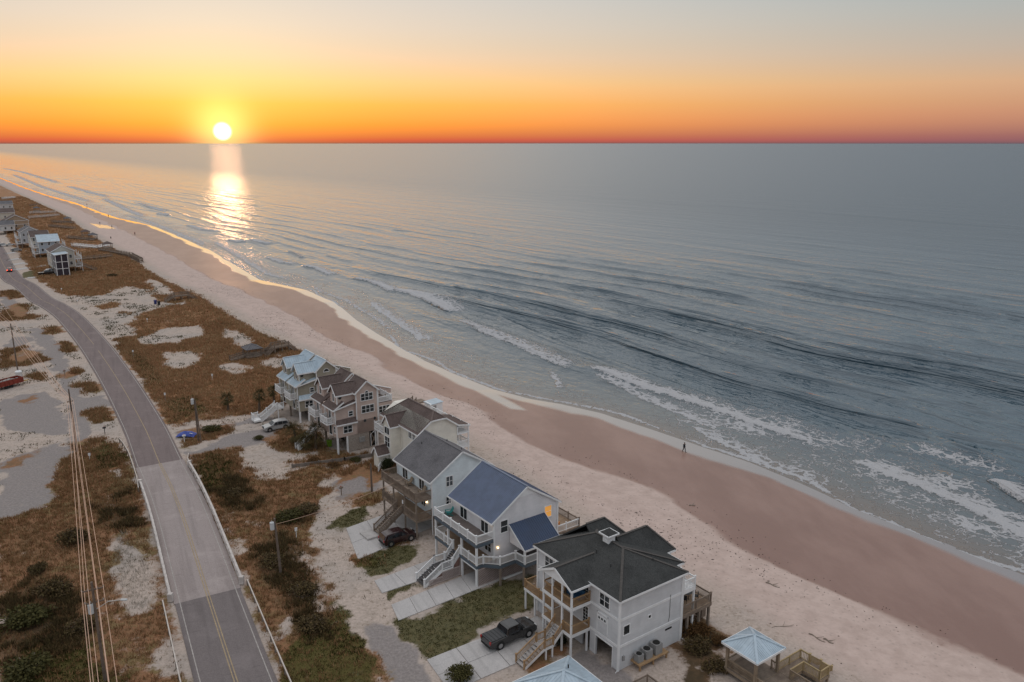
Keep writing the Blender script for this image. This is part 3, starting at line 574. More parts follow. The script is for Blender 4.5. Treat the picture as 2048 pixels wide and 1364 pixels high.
def strip(name, i0, i1, o0, o1, z, m, parent=None, thick=0.0, dash=None):
    mb = MB(); idx = np.arange(i0, i1 + 1e-6, 1.0)
    def P(s, o):
        i = int(min(s, len(RC) - 2)); t = s - i; c = RC[i] * (1 - t) + RC[i + 1] * t; n_ = RN[i] * (1 - t) + RN[i + 1] * t; q = c + n_ * o; return (q[0], q[1], z)
    for k in range(len(idx) - 1):
        if dash and dash(idx[k]): continue
        a, b_ = P(idx[k], o0), P(idx[k], o1); c, d = P(idx[k + 1], o1), P(idx[k + 1], o0)
        mb.add([a, b_, c, d], [(0, 1, 2, 3)])
        if thick: mb.add([a, d, (d[0], d[1], z - thick), (a[0], a[1], z - thick)], [(0, 1, 2, 3)]); mb.add([b_, c, (c[0], c[1], z - thick), (b_[0], b_[1], z - thick)], [(3, 2, 1, 0)])
    return mb.build(name, m, parent)
HW = ROAD_W
NI = len(RC) - 1
J0, J1, J2 = 3 * 8, 6 * 8, 7 * 8
ZR = 0.08
rd_near = tag(strip('road', 0, J0, -HW, HW, ZR, M_ROAD2, thick=0.3), kind='structure'); rd_br = tag(strip('bridge_deck', J0, J2, -HW - 0.1, HW + 0.1, ZR + 0.004, M_BRIDGE, thick=0.5), kind='structure'); rd_far = tag(strip('road', J2, NI, -HW, HW, ZR, M_ROAD, thick=0.3), kind='structure')
for par, a, c in ((rd_near, 0, J0), (rd_br, J0, J2)):
    for o in (-0.2, 0.08): strip('centre_line', a, c, o, o + 0.12, ZR + 0.012, M_YEL, par)
    for o in (-HW + 0.45, HW - 0.55): strip('edge_line', a, c, o, o + 0.10, ZR + 0.012, M_WHT, par)
strip('centre_line', J2, J2 + 50, -0.06, 0.06, ZR + 0.012, M_YEL, rd_far, dash=lambda s: 100 < s < 103 or 117 < s < 119)
strip('centre_line', J2 + 50, NI, -0.07, 0.07, ZR + 0.012, M_YEL, rd_far, dash=lambda s: 117 < s < 119 or 125 < s < 127)
for o in (-HW + 0.3, HW - 0.4): strip('edge_line', J2, NI, o, o + 0.10, ZR + 0.012, M_WHT, rd_far)
for s in (J0, J2, J1): strip('deck_joint', s - 0.09, s + 0.91 - 0.8, -HW, HW, ZR + 0.016, M_JOINT, rd_br)
def road_pt(s, o, z=0.0):
    i = int(min(max(s, 0), len(RC) - 2)); t = s - i; c = RC[i] * (1 - t) + RC[i + 1] * t; n_ = RN[i]; q = c + n_ * o; return Vector((q[0], q[1], z))

# bridge rails and guardrails
M_RAILC = mat('weathered rail concrete', (0.56, 0.50, 0.46), 0.8, 0.2, 1.0, bump=0.3); M_GALV = mat('galvanised steel', (0.52, 0.47, 0.43), 0.42, 0.15, 2.0, metal=0.55); M_POSTW = wood('grey weathered timber', (0.20, 0.165, 0.14), (0.28, 0.235, 0.20))
def bridge_rail(s0, s1, o, label):
    t = thing('bridge_rail', label, 'bridge rail', road_pt(s0, o, ZR)); base = t.location.copy(); t.location = base
    n = int((s1 - s0)); pts = [road_pt(s0 + (s1 - s0) * k / n, o, 0) - Vector((base.x, base.y, 0)) for k in range(n + 1)]
    mb = MB(); top = MB()
    for p, q in zip(pts, pts[1:]): mb.beam(p + Vector((0, 0, 0.15)), q + Vector((0, 0, 0.15)), 0.30, 0.30); top.beam(p + Vector((0, 0, 0.74)), q + Vector((0, 0, 0.74)), 0.26, 0.20)
    mb.build('kerb', M_RAILC, t); top.build('top_rail', M_RAILC, t)
    L = sum((q - p).length for p, q in zip(pts, pts[1:])); k = int(L / 2.2)
    for i in range(k + 1):
        u = i / k * n; j = min(int(u), n - 1); p = pts[j].lerp(pts[j + 1], u - j); MB().box(p.x - 0.13, p.x + 0.13, p.y - 0.13, p.y + 0.13, 0.29, 0.645).build('post', M_RAILC, t)
    for p in (pts[0], pts[-1]): MB().box(p.x - 0.25, p.x + 0.25, p.y - 0.25, p.y + 0.25, 0, 0.95).build('end_block', M_RAILC, t)
    return t
bridge_rail(J0 + 0.6, J2 - 3, HW + 0.35, 'pale bridge rail along the seaward side of the bridge deck'); bridge_rail(J0 + 0.6, J2 - 6, -HW - 0.35, 'pale bridge rail along the power-line side of the bridge deck')
def guardrail(pts, label):
    pts = [Vector((*p, 0)) for p in pts]; base = pts[0].copy(); t = thing('guardrail', label, 'guardrail', base); pts = [p - base for p in pts]
    mb = MB()
    for p, q in zip(pts, pts[1:]):
        for dz, w in ((0.52, 0.05), (0.60, 0.09), (0.68, 0.05), (0.76, 0.12)): mb.beam(p + Vector((0, 0, dz)), q + Vector((0, 0, dz)), w, 0.085)
    mb.build('beam', M_GALV, t)
    L = [0]
    for p, q in zip(pts, pts[1:]): L.append(L[-1] + (q - p).length)
    k = max(2, int(L[-1] / 1.9))
    for i in range(k + 1):
        s = L[-1] * i / k; j = max(0, min(len(pts) - 2, int(np.searchsorted(L, s) - 1))); p = pts[j].lerp(pts[j + 1], (s - L[j]) / max(L[j + 1] - L[j], 1e-6))
        MB().box(p.x - 0.08, p.x + 0.08, p.y - 0.08, p.y + 0.08, -0.1, 0.72).build('post', M_POSTW, t)
def rp(s, o): p = road_pt(s, o); return (p.x, p.y)
guardrail([rp(s, HW + 0.9 + (0.5 if s < 3 else 0)) for s in (-0, 4, 8, 12, 16, 20, J0 + 0.2)], 'metal guardrail leading off the near end of the seaward bridge rail')
guardrail([rp(s, -HW - 1.2) for s in (0, 4, 8, 12, 16, 20, J0 + 0.2)], 'metal guardrail leading off the near end of the landward bridge rail')
guardrail([tuple(gp(*p)) for p in ((395, 962), (387, 950), (380, 936), (376, 925), (378, 915))], 'short curved guardrail at the far seaward corner of the bridge')
guardrail([tuple(gp(*p)) for p in ((278, 985), (274, 960), (266, 935), (258, 912), (248, 895), (240, 885))], 'curved guardrail running past the far landward end of the bridge')

# driveways: poured slabs with open joints
def driveway(quad, nx, ny, label_name='driveway', m=None, z=0.07, gap=0.04):
    P = [gp(*q) for q in quad]; c = sum(P) / 4
    t = bpy.data.objects.new(label_name, None); COL.objects.link(t); t.location = (c[0], c[1], 0); tag(t, kind='structure')
    def B(u, v): q = (P[0] * (1 - u) + P[1] * u) * (1 - v) + (P[3] * (1 - u) + P[2] * u) * v; return q - c
    for i in range(nx):
        for j in range(ny):
            a = [B((i + du) / nx, (j + dv) / ny) for du, dv in ((0, 0), (1, 0), (1, 1), (0, 1))]; mid = sum(a) / 4; dz = random.uniform(-0.008, 0.008)
            a = [mid + (q - mid) * (1 - gap / np.linalg.norm(q - mid)) for q in a]
            MB().prism([(q[0], q[1], -0.1) for q in a], (0, 0, 0.1 + z + dz)).build('slab', m or M_CONC, t)
    return t
DRIVES = [[(853, 1320), (1075, 1232), (1130, 1285), (900, 1385)], [(797, 1242), (1010, 1157), (985, 1128), (782, 1210)], [(748, 1162), (865, 1118), (905, 1140), (764, 1187)], [(692, 1057), (850, 1000), (905, 1037), (716, 1120)]]
for q, nx, ny in zip(DRIVES, (4, 6, 3, 4), (2, 1, 1, 2)): driveway(q, nx, ny)
# ------------------------------------------------------------------ house-building kit (local frame: x towards the sea, y along the shore)
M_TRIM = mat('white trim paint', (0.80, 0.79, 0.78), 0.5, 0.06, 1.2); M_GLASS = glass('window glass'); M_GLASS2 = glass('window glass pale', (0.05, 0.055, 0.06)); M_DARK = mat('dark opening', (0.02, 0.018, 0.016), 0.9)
M_WARM = emit('warm lit room', (0.8, 0.36, 0.07), 0.42); M_LAMP = emit('porch lamp glow', (1.0, 0.72, 0.38), 5.0)
M_DECKW = wood('weathered deck timber', (0.20, 0.15, 0.115), (0.29, 0.225, 0.175)); M_PINE = wood('golden pine timber', (0.36, 0.22, 0.115), (0.46, 0.295, 0.16)); M_DECKG = wood('grey-brown deck boards', (0.13, 0.105, 0.095), (0.19, 0.155, 0.14)); M_DECKT = wood('tan deck boards', (0.30, 0.20, 0.13), (0.38, 0.27, 0.18))
M_PILE = mat('treated piling', (0.24, 0.19, 0.15), 0.85, 0.25, 2.0, bump=0.4)
_wc = {}
def window(root, side, u, at, z, w, h, sash='h', lit=False, trim=None, pale=False, name='window', arch=False):
    """frame part with a glass pane under it; side F/R/B/L = facing -x/-y/+x/+y"""
    key = (round(w, 2), round(h, 2), sash, arch)
    if key not in _wc:
        f = MB(); t = 0.09; d = 0.06
        if arch:
            n = 10; o = [(math.cos(math.pi * i / n) * w / 2, math.sin(math.pi * i / n) * h) for i in range(n + 1)]; inn = [(x * (1 - 2 * t / w), y * (1 - t / h) + 0.02) for x, y in o]
            for i in range(n): f.prism([(o[i][0], 0, o[i][1]), (o[i + 1][0], 0, o[i + 1][1]), (inn[i + 1][0], 0, inn[i + 1][1]), (inn[i][0], 0, inn[i][1])], (0, -d, 0))
            f.box(-w / 2, w / 2, -d, 0, -t, 0.0); g = MB().add([(x, -0.02, y) for x, y in inn], [tuple(range(n + 1))])
        else:
            f.box(-w / 2 - t, w / 2 + t, -d, 0, h, h + t); f.box(-w / 2 - t - 0.03, w / 2 + t + 0.03, -d - 0.02, 0, -t, 0); f.box(-w / 2 - t, -w / 2, -d, 0, 0, h); f.box(w / 2, w / 2 + t, -d, 0, 0, h)
            if 'h' in sash: f.box(-w / 2, w / 2, -d * 0.8, 0, h / 2 - 0.025, h / 2 + 0.025)
            k = int(''.join(ch for ch in sash if ch.isdigit()) or 1)
            for i in range(1, k): x = -w / 2 + w * i / k; f.box(x - 0.04, x + 0.04, -d * 0.9, 0, 0, h)
            if 'g' in sash:
                for i in range(1, 5): zz = h * i / 5; f.box(-w / 2, w / 2, -d * 0.7, 0, zz - 0.015, zz + 0.015)
                f.box(-0.015, 0.015, -d * 0.7, 0, 0, h)
            g = MB().box(-w / 2, w / 2, -0.025, -0.006, 0, h)
        _wc[key] = (f.mesh('window'), g.mesh('pane'))
    fm, gm = _wc[key]; rz = {'R': 0, 'F': -90, 'B': 90, 'L': 180}[side]; loc = (u, at, z) if side in 'RL' else (at, u, z)
    o = bpy.data.objects.new(name, fm); COL.objects.link(o); o.parent = root; o.location = loc; o.rotation_euler = (0, 0, R(rz))
    if not fm.materials: fm.materials.append(M_TRIM)
    p = bpy.data.objects.new('pane', gm); COL.objects.link(p); p.parent = o
    if not gm.materials: gm.materials.append(M_GLASS)
    if lit or pale:
        p.material_slots[0].link = 'OBJECT'; p.material_slots[0].material = M_WARM if lit else M_GLASS2
    return o
def boxp(root, name, m, x0, x1, y0, y1, z0, z1): return MB().box(x0, x1, y0, y1, z0, z1).build(name, m, root)
def post(root, x, y, z0, z1, w, m, name='post'): return boxp(root, name, m, x - w / 2, x + w / 2, y - w / 2, y + w / 2, z0, z1)
def railing(root, pts, z, h=1.0, m=None, every=2.0, bal=0.16, post_w=0.12, bm=None, first=True, last=True, cap=True):
    """one part per straight run; pts may carry their own z as third value (stairs)"""
    m = m or M_TRIM
    for i in range(len(pts) - 1):
        p = Vector((pts[i][0], pts[i][1], pts[i][2] if len(pts[i]) > 2 else z)); q = Vector((pts[i + 1][0], pts[i + 1][1], pts[i + 1][2] if len(pts[i + 1]) > 2 else z))
        L = (q - p).length; mb = MB(); H_ = Vector((0, 0, h)); lo = Vector((0, 0, 0.12))
        mb.beam(p + H_ * 0.97, q + H_ * 0.97, 0.10, 0.06); mb.beam(p + H_ * 0.88, q + H_ * 0.88, 0.05, 0.07); mb.beam(p + lo, q + lo, 0.05, 0.07)
        k = max(1, round(L / every))
        for j in range(k + 1):
            if j == 0 and i > 0: continue
            if (j == 0 and not first) or (j == k and i == len(pts) - 2 and not last):
                c = p.lerp(q, j / k); mb.box(c.x - 0.02, c.x + 0.02, c.y - 0.02, c.y + 0.02, c.z + 0.1, c.z + h * 0.96); continue
            c = p.lerp(q, j / k); mb.box(c.x - post_w / 2, c.x + post_w / 2, c.y - post_w / 2, c.y + post_w / 2, c.z, c.z + h + (0.1 if cap else 0.02))
            if cap: mb.box(c.x - post_w * 0.7, c.x + post_w * 0.7, c.y - post_w * 0.7, c.y + post_w * 0.7, c.z + h + 0.1, c.z + h + 0.14)
        rl = mb.build('railing', m, root)
        if bal:
            b = MB(); n = max(2, int(L / bal)); up = Vector((0, 0, 1))
            for j in range(1, n):
                c = p.lerp(q, j / n); s_ = 0.02; b.box(c.x - s_, c.x + s_, c.y - s_, c.y + s_, c.z + 0.12, c.z + h * 0.9)
            tag(b.build('balusters', bm or m, rl), kind='stuff')
def slab_deck(root, x0, x1, y0, y1, z, m, fascia, th=0.28, name='deck'):
    d = boxp(root, name, m, x0, x1, y0, y1, z - 0.05, z); t = 0.04; f = MB()
    f.box(x0 - t, x1 + t, y0 - t, y0, z - th, z - 0.01); f.box(x0 - t, x1 + t, y1, y1 + t, z - th, z - 0.01); f.box(x0 - t, x0, y0, y1, z - th, z - 0.01); f.box(x1, x1 + t, y0, y1, z - th, z - 0.01)
    n = max(2, int((y1 - y0) / 0.6))
    for i in range(1, n): y = y0 + (y1 - y0) * i / n; f.box(x0, x1, y - 0.025, y + 0.025, z - th, z - 0.052)
    f.build('deck_fascia', fascia, d); return d
def stairs(root, b0, t0, width, n, m_tread, m_str, rail=None, rail_h=0.95, bal=0.16, bm=None, both=True, name='stairs', newel=0.14):
    """b0 bottom centre (x,y,z), t0 top centre"""
    b0 = Vector(b0); t0 = Vector(t0); d = t0 - b0; hd = Vector((d.x, d.y, 0)); run = hd.length; hd.normalize(); sd = Vector((-hd.y, hd.x, 0)); w = width / 2
    s = MB()
    for k in (-1, 1): s.beam(b0 + sd * (w * k) + Vector((0, 0, -0.02)), t0 + sd * (w * k) + Vector((0, 0, -0.08)), 0.06, 0.32)
    st = s.build(name, m_str, root)
    for i in range(n):
        c = b0 + hd * (run * (i + 0.5) / n) + Vector((0, 0, (d.z) * (i + 1) / n)); tr = run / n * 0.55
        a = [c + hd * (-tr) - sd * w, c + hd * tr - sd * w, c + hd * tr + sd * w, c - hd * tr + sd * w]
        MB().prism([p - Vector((0, 0, 0.05)) for p in a], (0, 0, 0.05)).build('tread', m_tread, st)
    if rail:
        for k in ((-1, 1) if both else (1,)):
            p = b0 + sd * (w * k); q = t0 + sd * (w * k); railing(root, [tuple(p), tuple(q)], 0, rail_h, rail, 2.2, bal, newel, bm)
    return st
CAPM = {}
def roof(root, polys, m, th=0.16, edges=(), trim=None, name='roof', seams=None, seam_h=0.05, seam_m=None):
    """one solid roof part from sloping faces; edges get a fascia board; seams = spacing of standing seams"""
    mb = MB(); sm = MB()
    for P in polys:
        P = [Vector(p) for p in P]; n = (P[1] - P[0]).cross(P[2] - P[0]).normalized()
        if n.z < 0: n = -n
        mb.prism(P, n * -th)
        if seams:
            dn = Vector((n.x, n.y, 0))
            if dn.length > 1e-3:
                dn.normalize(); lv = Vector((-dn.y, dn.x, 0)); sl = (dn - n * dn.dot(n)).normalized(); o = P[0]
                q = [((p - o).dot(lv), (p - o).dot(sl)) for p in P]; lo = min(a for a, _ in q); hi = max(a for a, _ in q); k = int((hi - lo) / seams)
                for i in range(1, k + 1):
                    x = lo + (hi - lo) * (i - 0.5) / k; ys = []
                    for j in range(len(q)):
                        (a0, c0), (a1, c1) = q[j], q[(j + 1) % len(q)]
                        if (a0 - x) * (a1 - x) < 0: ys.append(c0 + (c1 - c0) * (x - a0) / (a1 - a0))
                    if len(ys) >= 2: a = o + lv * x + sl * min(ys) + n * seam_h / 2; c = o + lv * x + sl * max(ys) + n * seam_h / 2; sm.beam(a, c, 0.045, seam_h, up=n)
    r = mb.build(name, m, root)
    if seams and sm.v: tag(sm.build('standing_seams', seam_m or m, r), kind='stuff')
    caps = MB(); PP = [[Vector(p) for p in P] for P in polys]
    for i in range(len(PP)):
        for j in range(i + 1, len(PP)):
            sh = [p for p in PP[i] if any((p - q).length < 1e-3 for q in PP[j])]
            if len(sh) == 2:
                ci = sum(PP[i], Vector()) / len(PP[i]); cj = sum(PP[j], Vector()) / len(PP[j])
                if (ci + cj).z / 2 < (sh[0] + sh[1]).z / 2 + 0.05: caps.beam(sh[0] + Vector((0, 0, 0.02)), sh[1] + Vector((0, 0, 0.02)), 0.26, 0.05)
    if caps.v: caps.build('ridge_cap', CAPM.get(m.name, m), r)
    if edges:
        f = MB()
        for a, c in edges: a = Vector(a); c = Vector(c); f.beam(a - Vector((0, 0, th * 0.62)), c - Vector((0, 0, th * 0.62)), 0.05, 0.22)
        f.build('fascia', trim or M_TRIM, r)
    return r
def gable(root, x0, x1, y0, y1, ze, zr, axis, m, ov=0.3, ovg=0.3, trim=None, seams=None, name='roof', split=None, th=0.14):
    """gable roof; ridge along axis; ze = wall-plate height, zr = ridge height"""
    if axis == 'y':
        xm = split if split is not None else (x0 + x1) / 2; k0 = (zr - ze) / (xm - x0); k1 = (zr - ze) / (x1 - xm); a, b = y0 - ovg, y1 + ovg
        F1 = [(x0 - ov, a, ze - k0 * ov), (xm, a, zr), (xm, b, zr), (x0 - ov, b, ze - k0 * ov)]; F2 = [(x1 + ov, a, ze - k1 * ov), (x1 + ov, b, ze - k1 * ov), (xm, b, zr), (xm, a, zr)]
    else:
        ym = split if split is not None else (y0 + y1) / 2; k0 = (zr - ze) / (ym - y0); k1 = (zr - ze) / (y1 - ym); a, b = x0 - ovg, x1 + ovg
        F1 = [(a, y0 - ov, ze - k0 * ov), (b, y0 - ov, ze - k0 * ov), (b, ym, zr), (a, ym, zr)]; F2 = [(a, y1 + ov, ze - k1 * ov), (a, ym, zr), (b, ym, zr), (b, y1 + ov, ze - k1 * ov)]
    if axis == 'y': ed = [(F1[0], F1[1]), (F1[2], F1[3]), (F1[3], F1[0]), (F2[0], F2[1]), (F2[1], F2[2]), (F2[3], F2[0])]
    else: ed = [(F1[0], F1[1]), (F1[1], F1[2]), (F1[3], F1[0]), (F2[0], F2[1]), (F2[2], F2[3]), (F2[3], F2[0])]
    return roof(root, [F1, F2], m, th, ed, trim, name, seams)
def gwall(root, x0, x1, y0, y1, z0, ze, zr, axis, m, name='wall', split=None):
    """walls of a block with its gable ends as one solid"""
    mb = MB()
    if axis == 'y': xm = split if split is not None else (x0 + x1) / 2; mb.prism([(x0, y0, z0), (x1, y0, z0), (x1, y0, ze), (xm, y0, zr), (x0, y0, ze)], (0, y1 - y0, 0))
    else: ym = split if split is not None else (y0 + y1) / 2; mb.prism([(x0, y0, z0), (x0, y1, z0), (x0, y1, ze), (x0, ym, zr), (x0, y0, ze)], (x1 - x0, 0, 0))
    return mb.build(name, m, root)
def corner(root, x, y, z0, z1, w=0.14): return boxp(root, 'corner_board', M_TRIM, x - w / 2, x + w / 2, y - w / 2, y + w / 2, z0, z1)
def lattice(root, p, q, z0, z1, m, back, step=0.26, w=0.055, name='lattice_panel'):
    p = Vector((*p, 0)); q = Vector((*q, 0)); L = (q - p).length; d = (q - p).normalized(); nrm = Vector((d.y, -d.x, 0)); Hh = z1 - z0; mb = MB()
    P = lambda u, v, o=0.0: p + d * u + Vector((0, 0, z0 + v)) + nrm * o
    for s in (1, -1):
        k = -Hh if s > 0 else 0; end = L if s > 0 else L + Hh
        while k < end:
            u0, v0, u1, v1 = (k, 0, k + Hh, Hh) if s > 0 else (k, 0, k - Hh, Hh)
            ta, tb = 0.0, 1.0
            for lo_ in (0,):
                du = u1 - u0
                t0 = (0 - u0) / du; t1 = (L - u0) / du; ta = max(0, min(t0, t1)); tb = min(1, max(t0, t1))
            if tb - ta > 0.03: mb.beam(P(u0 + du * ta, Hh * ta, 0.012 * s), P(u0 + du * tb, Hh * tb, 0.012 * s), 0.012, w, up=nrm.cross(Vector((du, 0, 0))) if False else (0, 0, 1))
            k += step
    o = tag(mb.build(name, m, root), kind='stuff')
    f = MB(); f.beam(P(0, 0.04, 0.03), P(L, 0.04, 0.03), 0.05, 0.09); f.beam(P(0, Hh - 0.04, 0.03), P(L, Hh - 0.04, 0.03), 0.05, 0.09); f.build('lattice_frame', m, o)
    return o
def lamp(root, x, y, z, name='wall_lamp'):
    b = MB().box(x - 0.07, x + 0.07, y - 0.07, y + 0.07, z + 0.12, z + 0.18).build(name, M_DARK, root)
    g = MB(); g.cyl((x, y, z - 0.1), (x, y, z + 0.11), 0.09, 0.07, 8); g.build('globe', M_LAMP, b)
def hroot(name, label, cat, px, py, ang=36.2, z=0.0):
    p = gp(px, py, z); return thing(name, label, cat, (p[0], p[1], z), R(ang))
# ------------------------------------------------------------------ house with the dark hip roof (nearest)
S_GREY = siding('pale grey lap siding', (0.66, 0.655, 0.66)); S_LGREY = siding('soft white-grey siding', (0.76, 0.73, 0.73)); S_BLUE = siding('pale blue siding', (0.74, 0.80, 0.82)); S_CREAM = siding('cream siding', (0.80, 0.75, 0.66)); S_TAN = siding('tan pink siding', (0.56, 0.43, 0.37)); S_OLIVE = siding('olive grey siding', (0.36, 0.32, 0.25))
SH_DARK = shingle('charcoal green shingles', (0.028, 0.028, 0.027), (0.050, 0.050, 0.048)); SH_GREY = shingle('slate grey shingles', (0.085, 0.080, 0.085), (0.125, 0.118, 0.122)); SH_BROWN = shingle('brown shingles', (0.072, 0.050, 0.044), (0.112, 0.082, 0.073))
for m_, c_ in ((SH_DARK, (0.085, 0.075, 0.068)), (SH_GREY, (0.16, 0.15, 0.155)), (SH_BROWN, (0.15, 0.11, 0.097))): CAPM[m_.name] = mat("cap of " + m_.name, c_, 0.85, 0.2, 6.0)
MR_BLUE = metal_roof('blue metal roofing', (0.13, 0.16, 0.235)); MR_PALE = metal_roof('pale blue metal roofing', (0.44, 0.52, 0.58)); MR_NAVY = metal_roof('navy metal roofing', (0.035, 0.058, 0.115))
def fan_unit(root, x, y, z, w=0.85, h=0.95):
    u = boxp(root, 'condenser', M_ACG, x - w / 2, x + w / 2, y - w / 2, y + w / 2, z, z + h)
    MB().cyl((x, y, z + h + 0.002), (x, y, z + h + 0.05), w * 0.42, w * 0.4, 16).build('fan_grille', M_DARK, u)
    g = MB()
    for i in range(8): zz = z + 0.1 + i * (h - 0.2) / 7; g.box(x - w / 2 - 0.015, x + w / 2 + 0.015, y - w / 2 - 0.015, y + w / 2 + 0.015, zz, zz + 0.03)
    g.build('louvres', M_ACG, u)
M_ACG = mat('air conditioner grey', (0.30, 0.29, 0.28), 0.6, 0.15, 2.0)
M_BLKV = mat('vent pipe', (0.05, 0.05, 0.05), 0.6)
def house_hip():
    r = hroot('stilt_house', 'nearest house, pale grey with dark hip roof and small white cupola', 'house', 1235.5, 1342.5, 35.5)
    X, Y, ZE = 8.6, 12.9, 7.95
    # walls: enclosed ground storey with open garage bay, two storeys above
    w = MB(); t = 0.2
    w.box(0, X, 0, Y, 2.62, ZE); w.box(0, t, 0, 0.85, 0, 2.62); w.box(0, t, 3.3, 4.2, 0, 2.62); w.box(t, X, 0, t, 0, 2.62); w.box(X - t, X, t, Y, 0, 2.62); w.box(t, X - t, Y - t, Y, 0, 2.62); w.box(0, t, 5.4, Y, 0, 2.62); w.box(0, t, 0.85, 3.3, 2.2, 2.62); w.box(0, t, 4.2, 5.4, 2.15, 2.62)
    wall = w.build('wall', S_GREY, r)
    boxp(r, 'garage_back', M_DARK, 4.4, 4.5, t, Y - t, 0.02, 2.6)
    for z in (2.62, 5.5): b = MB(); b.box(-0.04, X + 0.04, -0.04, 0, z - 0.12, z + 0.14); b.box(-0.04, 0, 0, Y + 0.04, z - 0.12, z + 0.14); b.build('band_board', M_TRIM, wall)
    for x, y in ((0, 0), (X, 0), (0, Y)): corner(r, x, y, 0, ZE, 0.2)
    dn = MB(); dn.tube([(X + 0.12, -0.1, 7.8), (X + 0.12, -0.1, 0.25), (X + 0.4, -0.12, 0.1)], 0.06); dn.tube([(-0.12, -0.12, 7.8), (-0.12, -0.12, 0.25), (-0.5, -0.2, 0.12)], 0.06); dn.build('downspout', M_TRIM, r)
    tr = MB(); tr.box(-0.06, 0.0, 0.75, 0.85, 0, 2.2); tr.box(-0.06, 0, 3.3, 3.4, 0, 2.2); tr.box(-0.06, 0, 0.75, 3.4, 2.2, 2.32); tr.build('garage_surround', M_TRIM, wall)
    # roof: hip main block, seaward wings, porch gable
    o = 0.4; e = ZE - 0.05; a = (X / 2, 4.3, 10.0); c = (X / 2, 8.4, 10.0)
    A, B, C, D = (-o, -o, e), (X + o, -o, e), (X + o, Y + o, e), (-o, Y + o, e)
    roof(r, [(A, D, c, a), (A, a, B), (B, a, c, C), (D, C, c)], SH_DARK, 0.18, [(A, B), (B, C), (C, D), (D, A)])
    q0, q1 = (4.4, 4.4, 10.03), (4.4, 6.4, 10.03)
    roof(r, [((10.1, 1.2, e), (10.1, 6.4, e), q1, q0), ((10.1, 1.2, e), q0, (7.0, 1.2, e))], SH_DARK, 0.16, [((7.0, 1.2, e), (10.1, 1.2, e)), ((10.1, 1.2, e), (10.1, 6.4, e))], name='wing_roof')
    p1, p2 = (5.2, 6.3, 10.1), (9.6, 6.3, 10.1)
    roof(r, [((5.0, 3.6, e), (11.4, 3.6, e), p2, p1), ((11.4, 3.6, e), (11.4, 9.0, e), p2), ((11.4, 9.0, e), (5.0, 9.0, e), p1, p2)], SH_DARK, 0.16, [((5.0, 3.6, e), (11.4, 3.6, e)), ((11.4, 3.6, e), (11.4, 9.0, e)), ((11.4, 9.0, e), (5.0, 9.0, e))], name='wing_roof')
    p1, p2 = (4.6, 10.4, 10.1), (7.2, 10.4, 10.1)
    roof(r, [((4.3, 8.0, e + 0.1), (9.4, 8.0, e), p2, p1), ((9.4, 8.0, e), (9.4, 12.9, e), p2), ((9.4, 12.9, e), (2.6, 13.2, e), p1, p2)], SH_DARK, 0.16, [((9.4, 8.0, e), (9.4, 12.9, e)), ((9.4, 12.9, e), (2.6, 13.2, e))], name='wing_roof')
    boxp(r, 'wing_wall', S_GREY, 8.6, 11.1, 4.0, 8.6, 2.62, ZE); boxp(r, 'wing_wall', S_GREY, 8.6, 9.8, 1.5, 4.0, 2.62, ZE)
    # cupola
    cu = boxp(r, 'cupola', M_TRIM, 3.85, 4.75, 6.0, 6.9, 9.7, 10.75); lv = MB()
    for i in range(4): z = 10.1 + i * 0.13; lv.box(3.82, 4.78, 6.1, 6.8, z, z + 0.05); lv.box(3.95, 4.65, 5.97, 6.93, z, z + 0.05)
    lv.build('louvres', M_TRIM, cu); q = (4.3, 6.45, 11.35); P = [(3.55, 5.7, 10.75), (5.05, 5.7, 10.75), (5.05, 7.2, 10.75), (3.55, 7.2, 10.75)]
    k = MB(); k.add(P + [q], [(0, 1, 4), (1, 2, 4), (2, 3, 4), (3, 0, 4), (3, 2, 1, 0)]); k.build('cupola_roof', SH_DARK, cu); f = MB()
    for i in range(4): f.beam(P[i], P[(i + 1) % 4], 0.08, 0.14)
    f.build('cupola_trim', M_TRIM, cu)
    # front porch: two decks under a gable
    x0, y0, y1 = -2.5, 4.2, 8.85
    for z in (2.62, 5.6): slab_deck(r, x0, -0.05, y0, y1, z, M_DECKT, M_TRIM, 0.35, 'porch_deck')
    for y in (y0 + 0.1, 5.75, 7.3, y1 - 0.1): post(r, x0 + 0.1, y, 0, 7.75, 0.17, M_TRIM, 'porch_post')
    post(r, -0.35, y0 + 0.1, 0, 2.3, 0.17, M_TRIM, 'porch_post')
    zp = 9.1; yg = (y0 + y1) / 2; rx = 2.4
    F1 = [(x0 - 0.35, y0 - 0.35, 7.72), (rx - 1.0, y0 - 0.35, 7.72), (rx + 0.3, yg, zp), (x0 - 0.35, yg, zp)]; F2 = [(x0 - 0.35, y1 + 0.35, 7.72), (x0 - 0.35, yg, zp), (rx + 0.3, yg, zp), (rx - 1.0, y1 + 0.35, 7.72)]
    roof(r, [F1, F2], SH_DARK, 0.15, [(F1[0], F1[1]), (F1[3], F1[0]), (F2[0], F2[1]), (F2[3], F2[0])], name='porch_roof')
    MB().prism([(x0 - 0.15, y0 - 0.2, 7.66), (x0 - 0.15, y1 + 0.2, 7.66), (x0 - 0.15, yg, zp - 0.12)], (0.12, 0, 0)).build('porch_gable', M_TRIM, r)
    for z in (2.62, 5.6):
        railing(r, [(-0.1, y0 + 0.08), (x0 + 0.1, y0 + 0.08)], z, 0.95, M_PINE, 2.4, 0.15)
        for ya, yb in (((y0 + 0.1, 5.75), (5.75, 7.3), (7.3, y1 - 0.1)) if z > 3 else ((y0 + 0.1, 5.75), (7.3, y1 - 0.1))): railing(r, [(x0 + 0.1, ya), (x0 + 0.1, yb)], z, 0.95, M_PINE, 2.4, 0.15, first=False, last=False)
    railing(r, [(x0 + 0.1, y1 - 0.08), (-0.1, y1 - 0.08)], 5.6, 0.95, M_PINE, 2.4, 0.15)
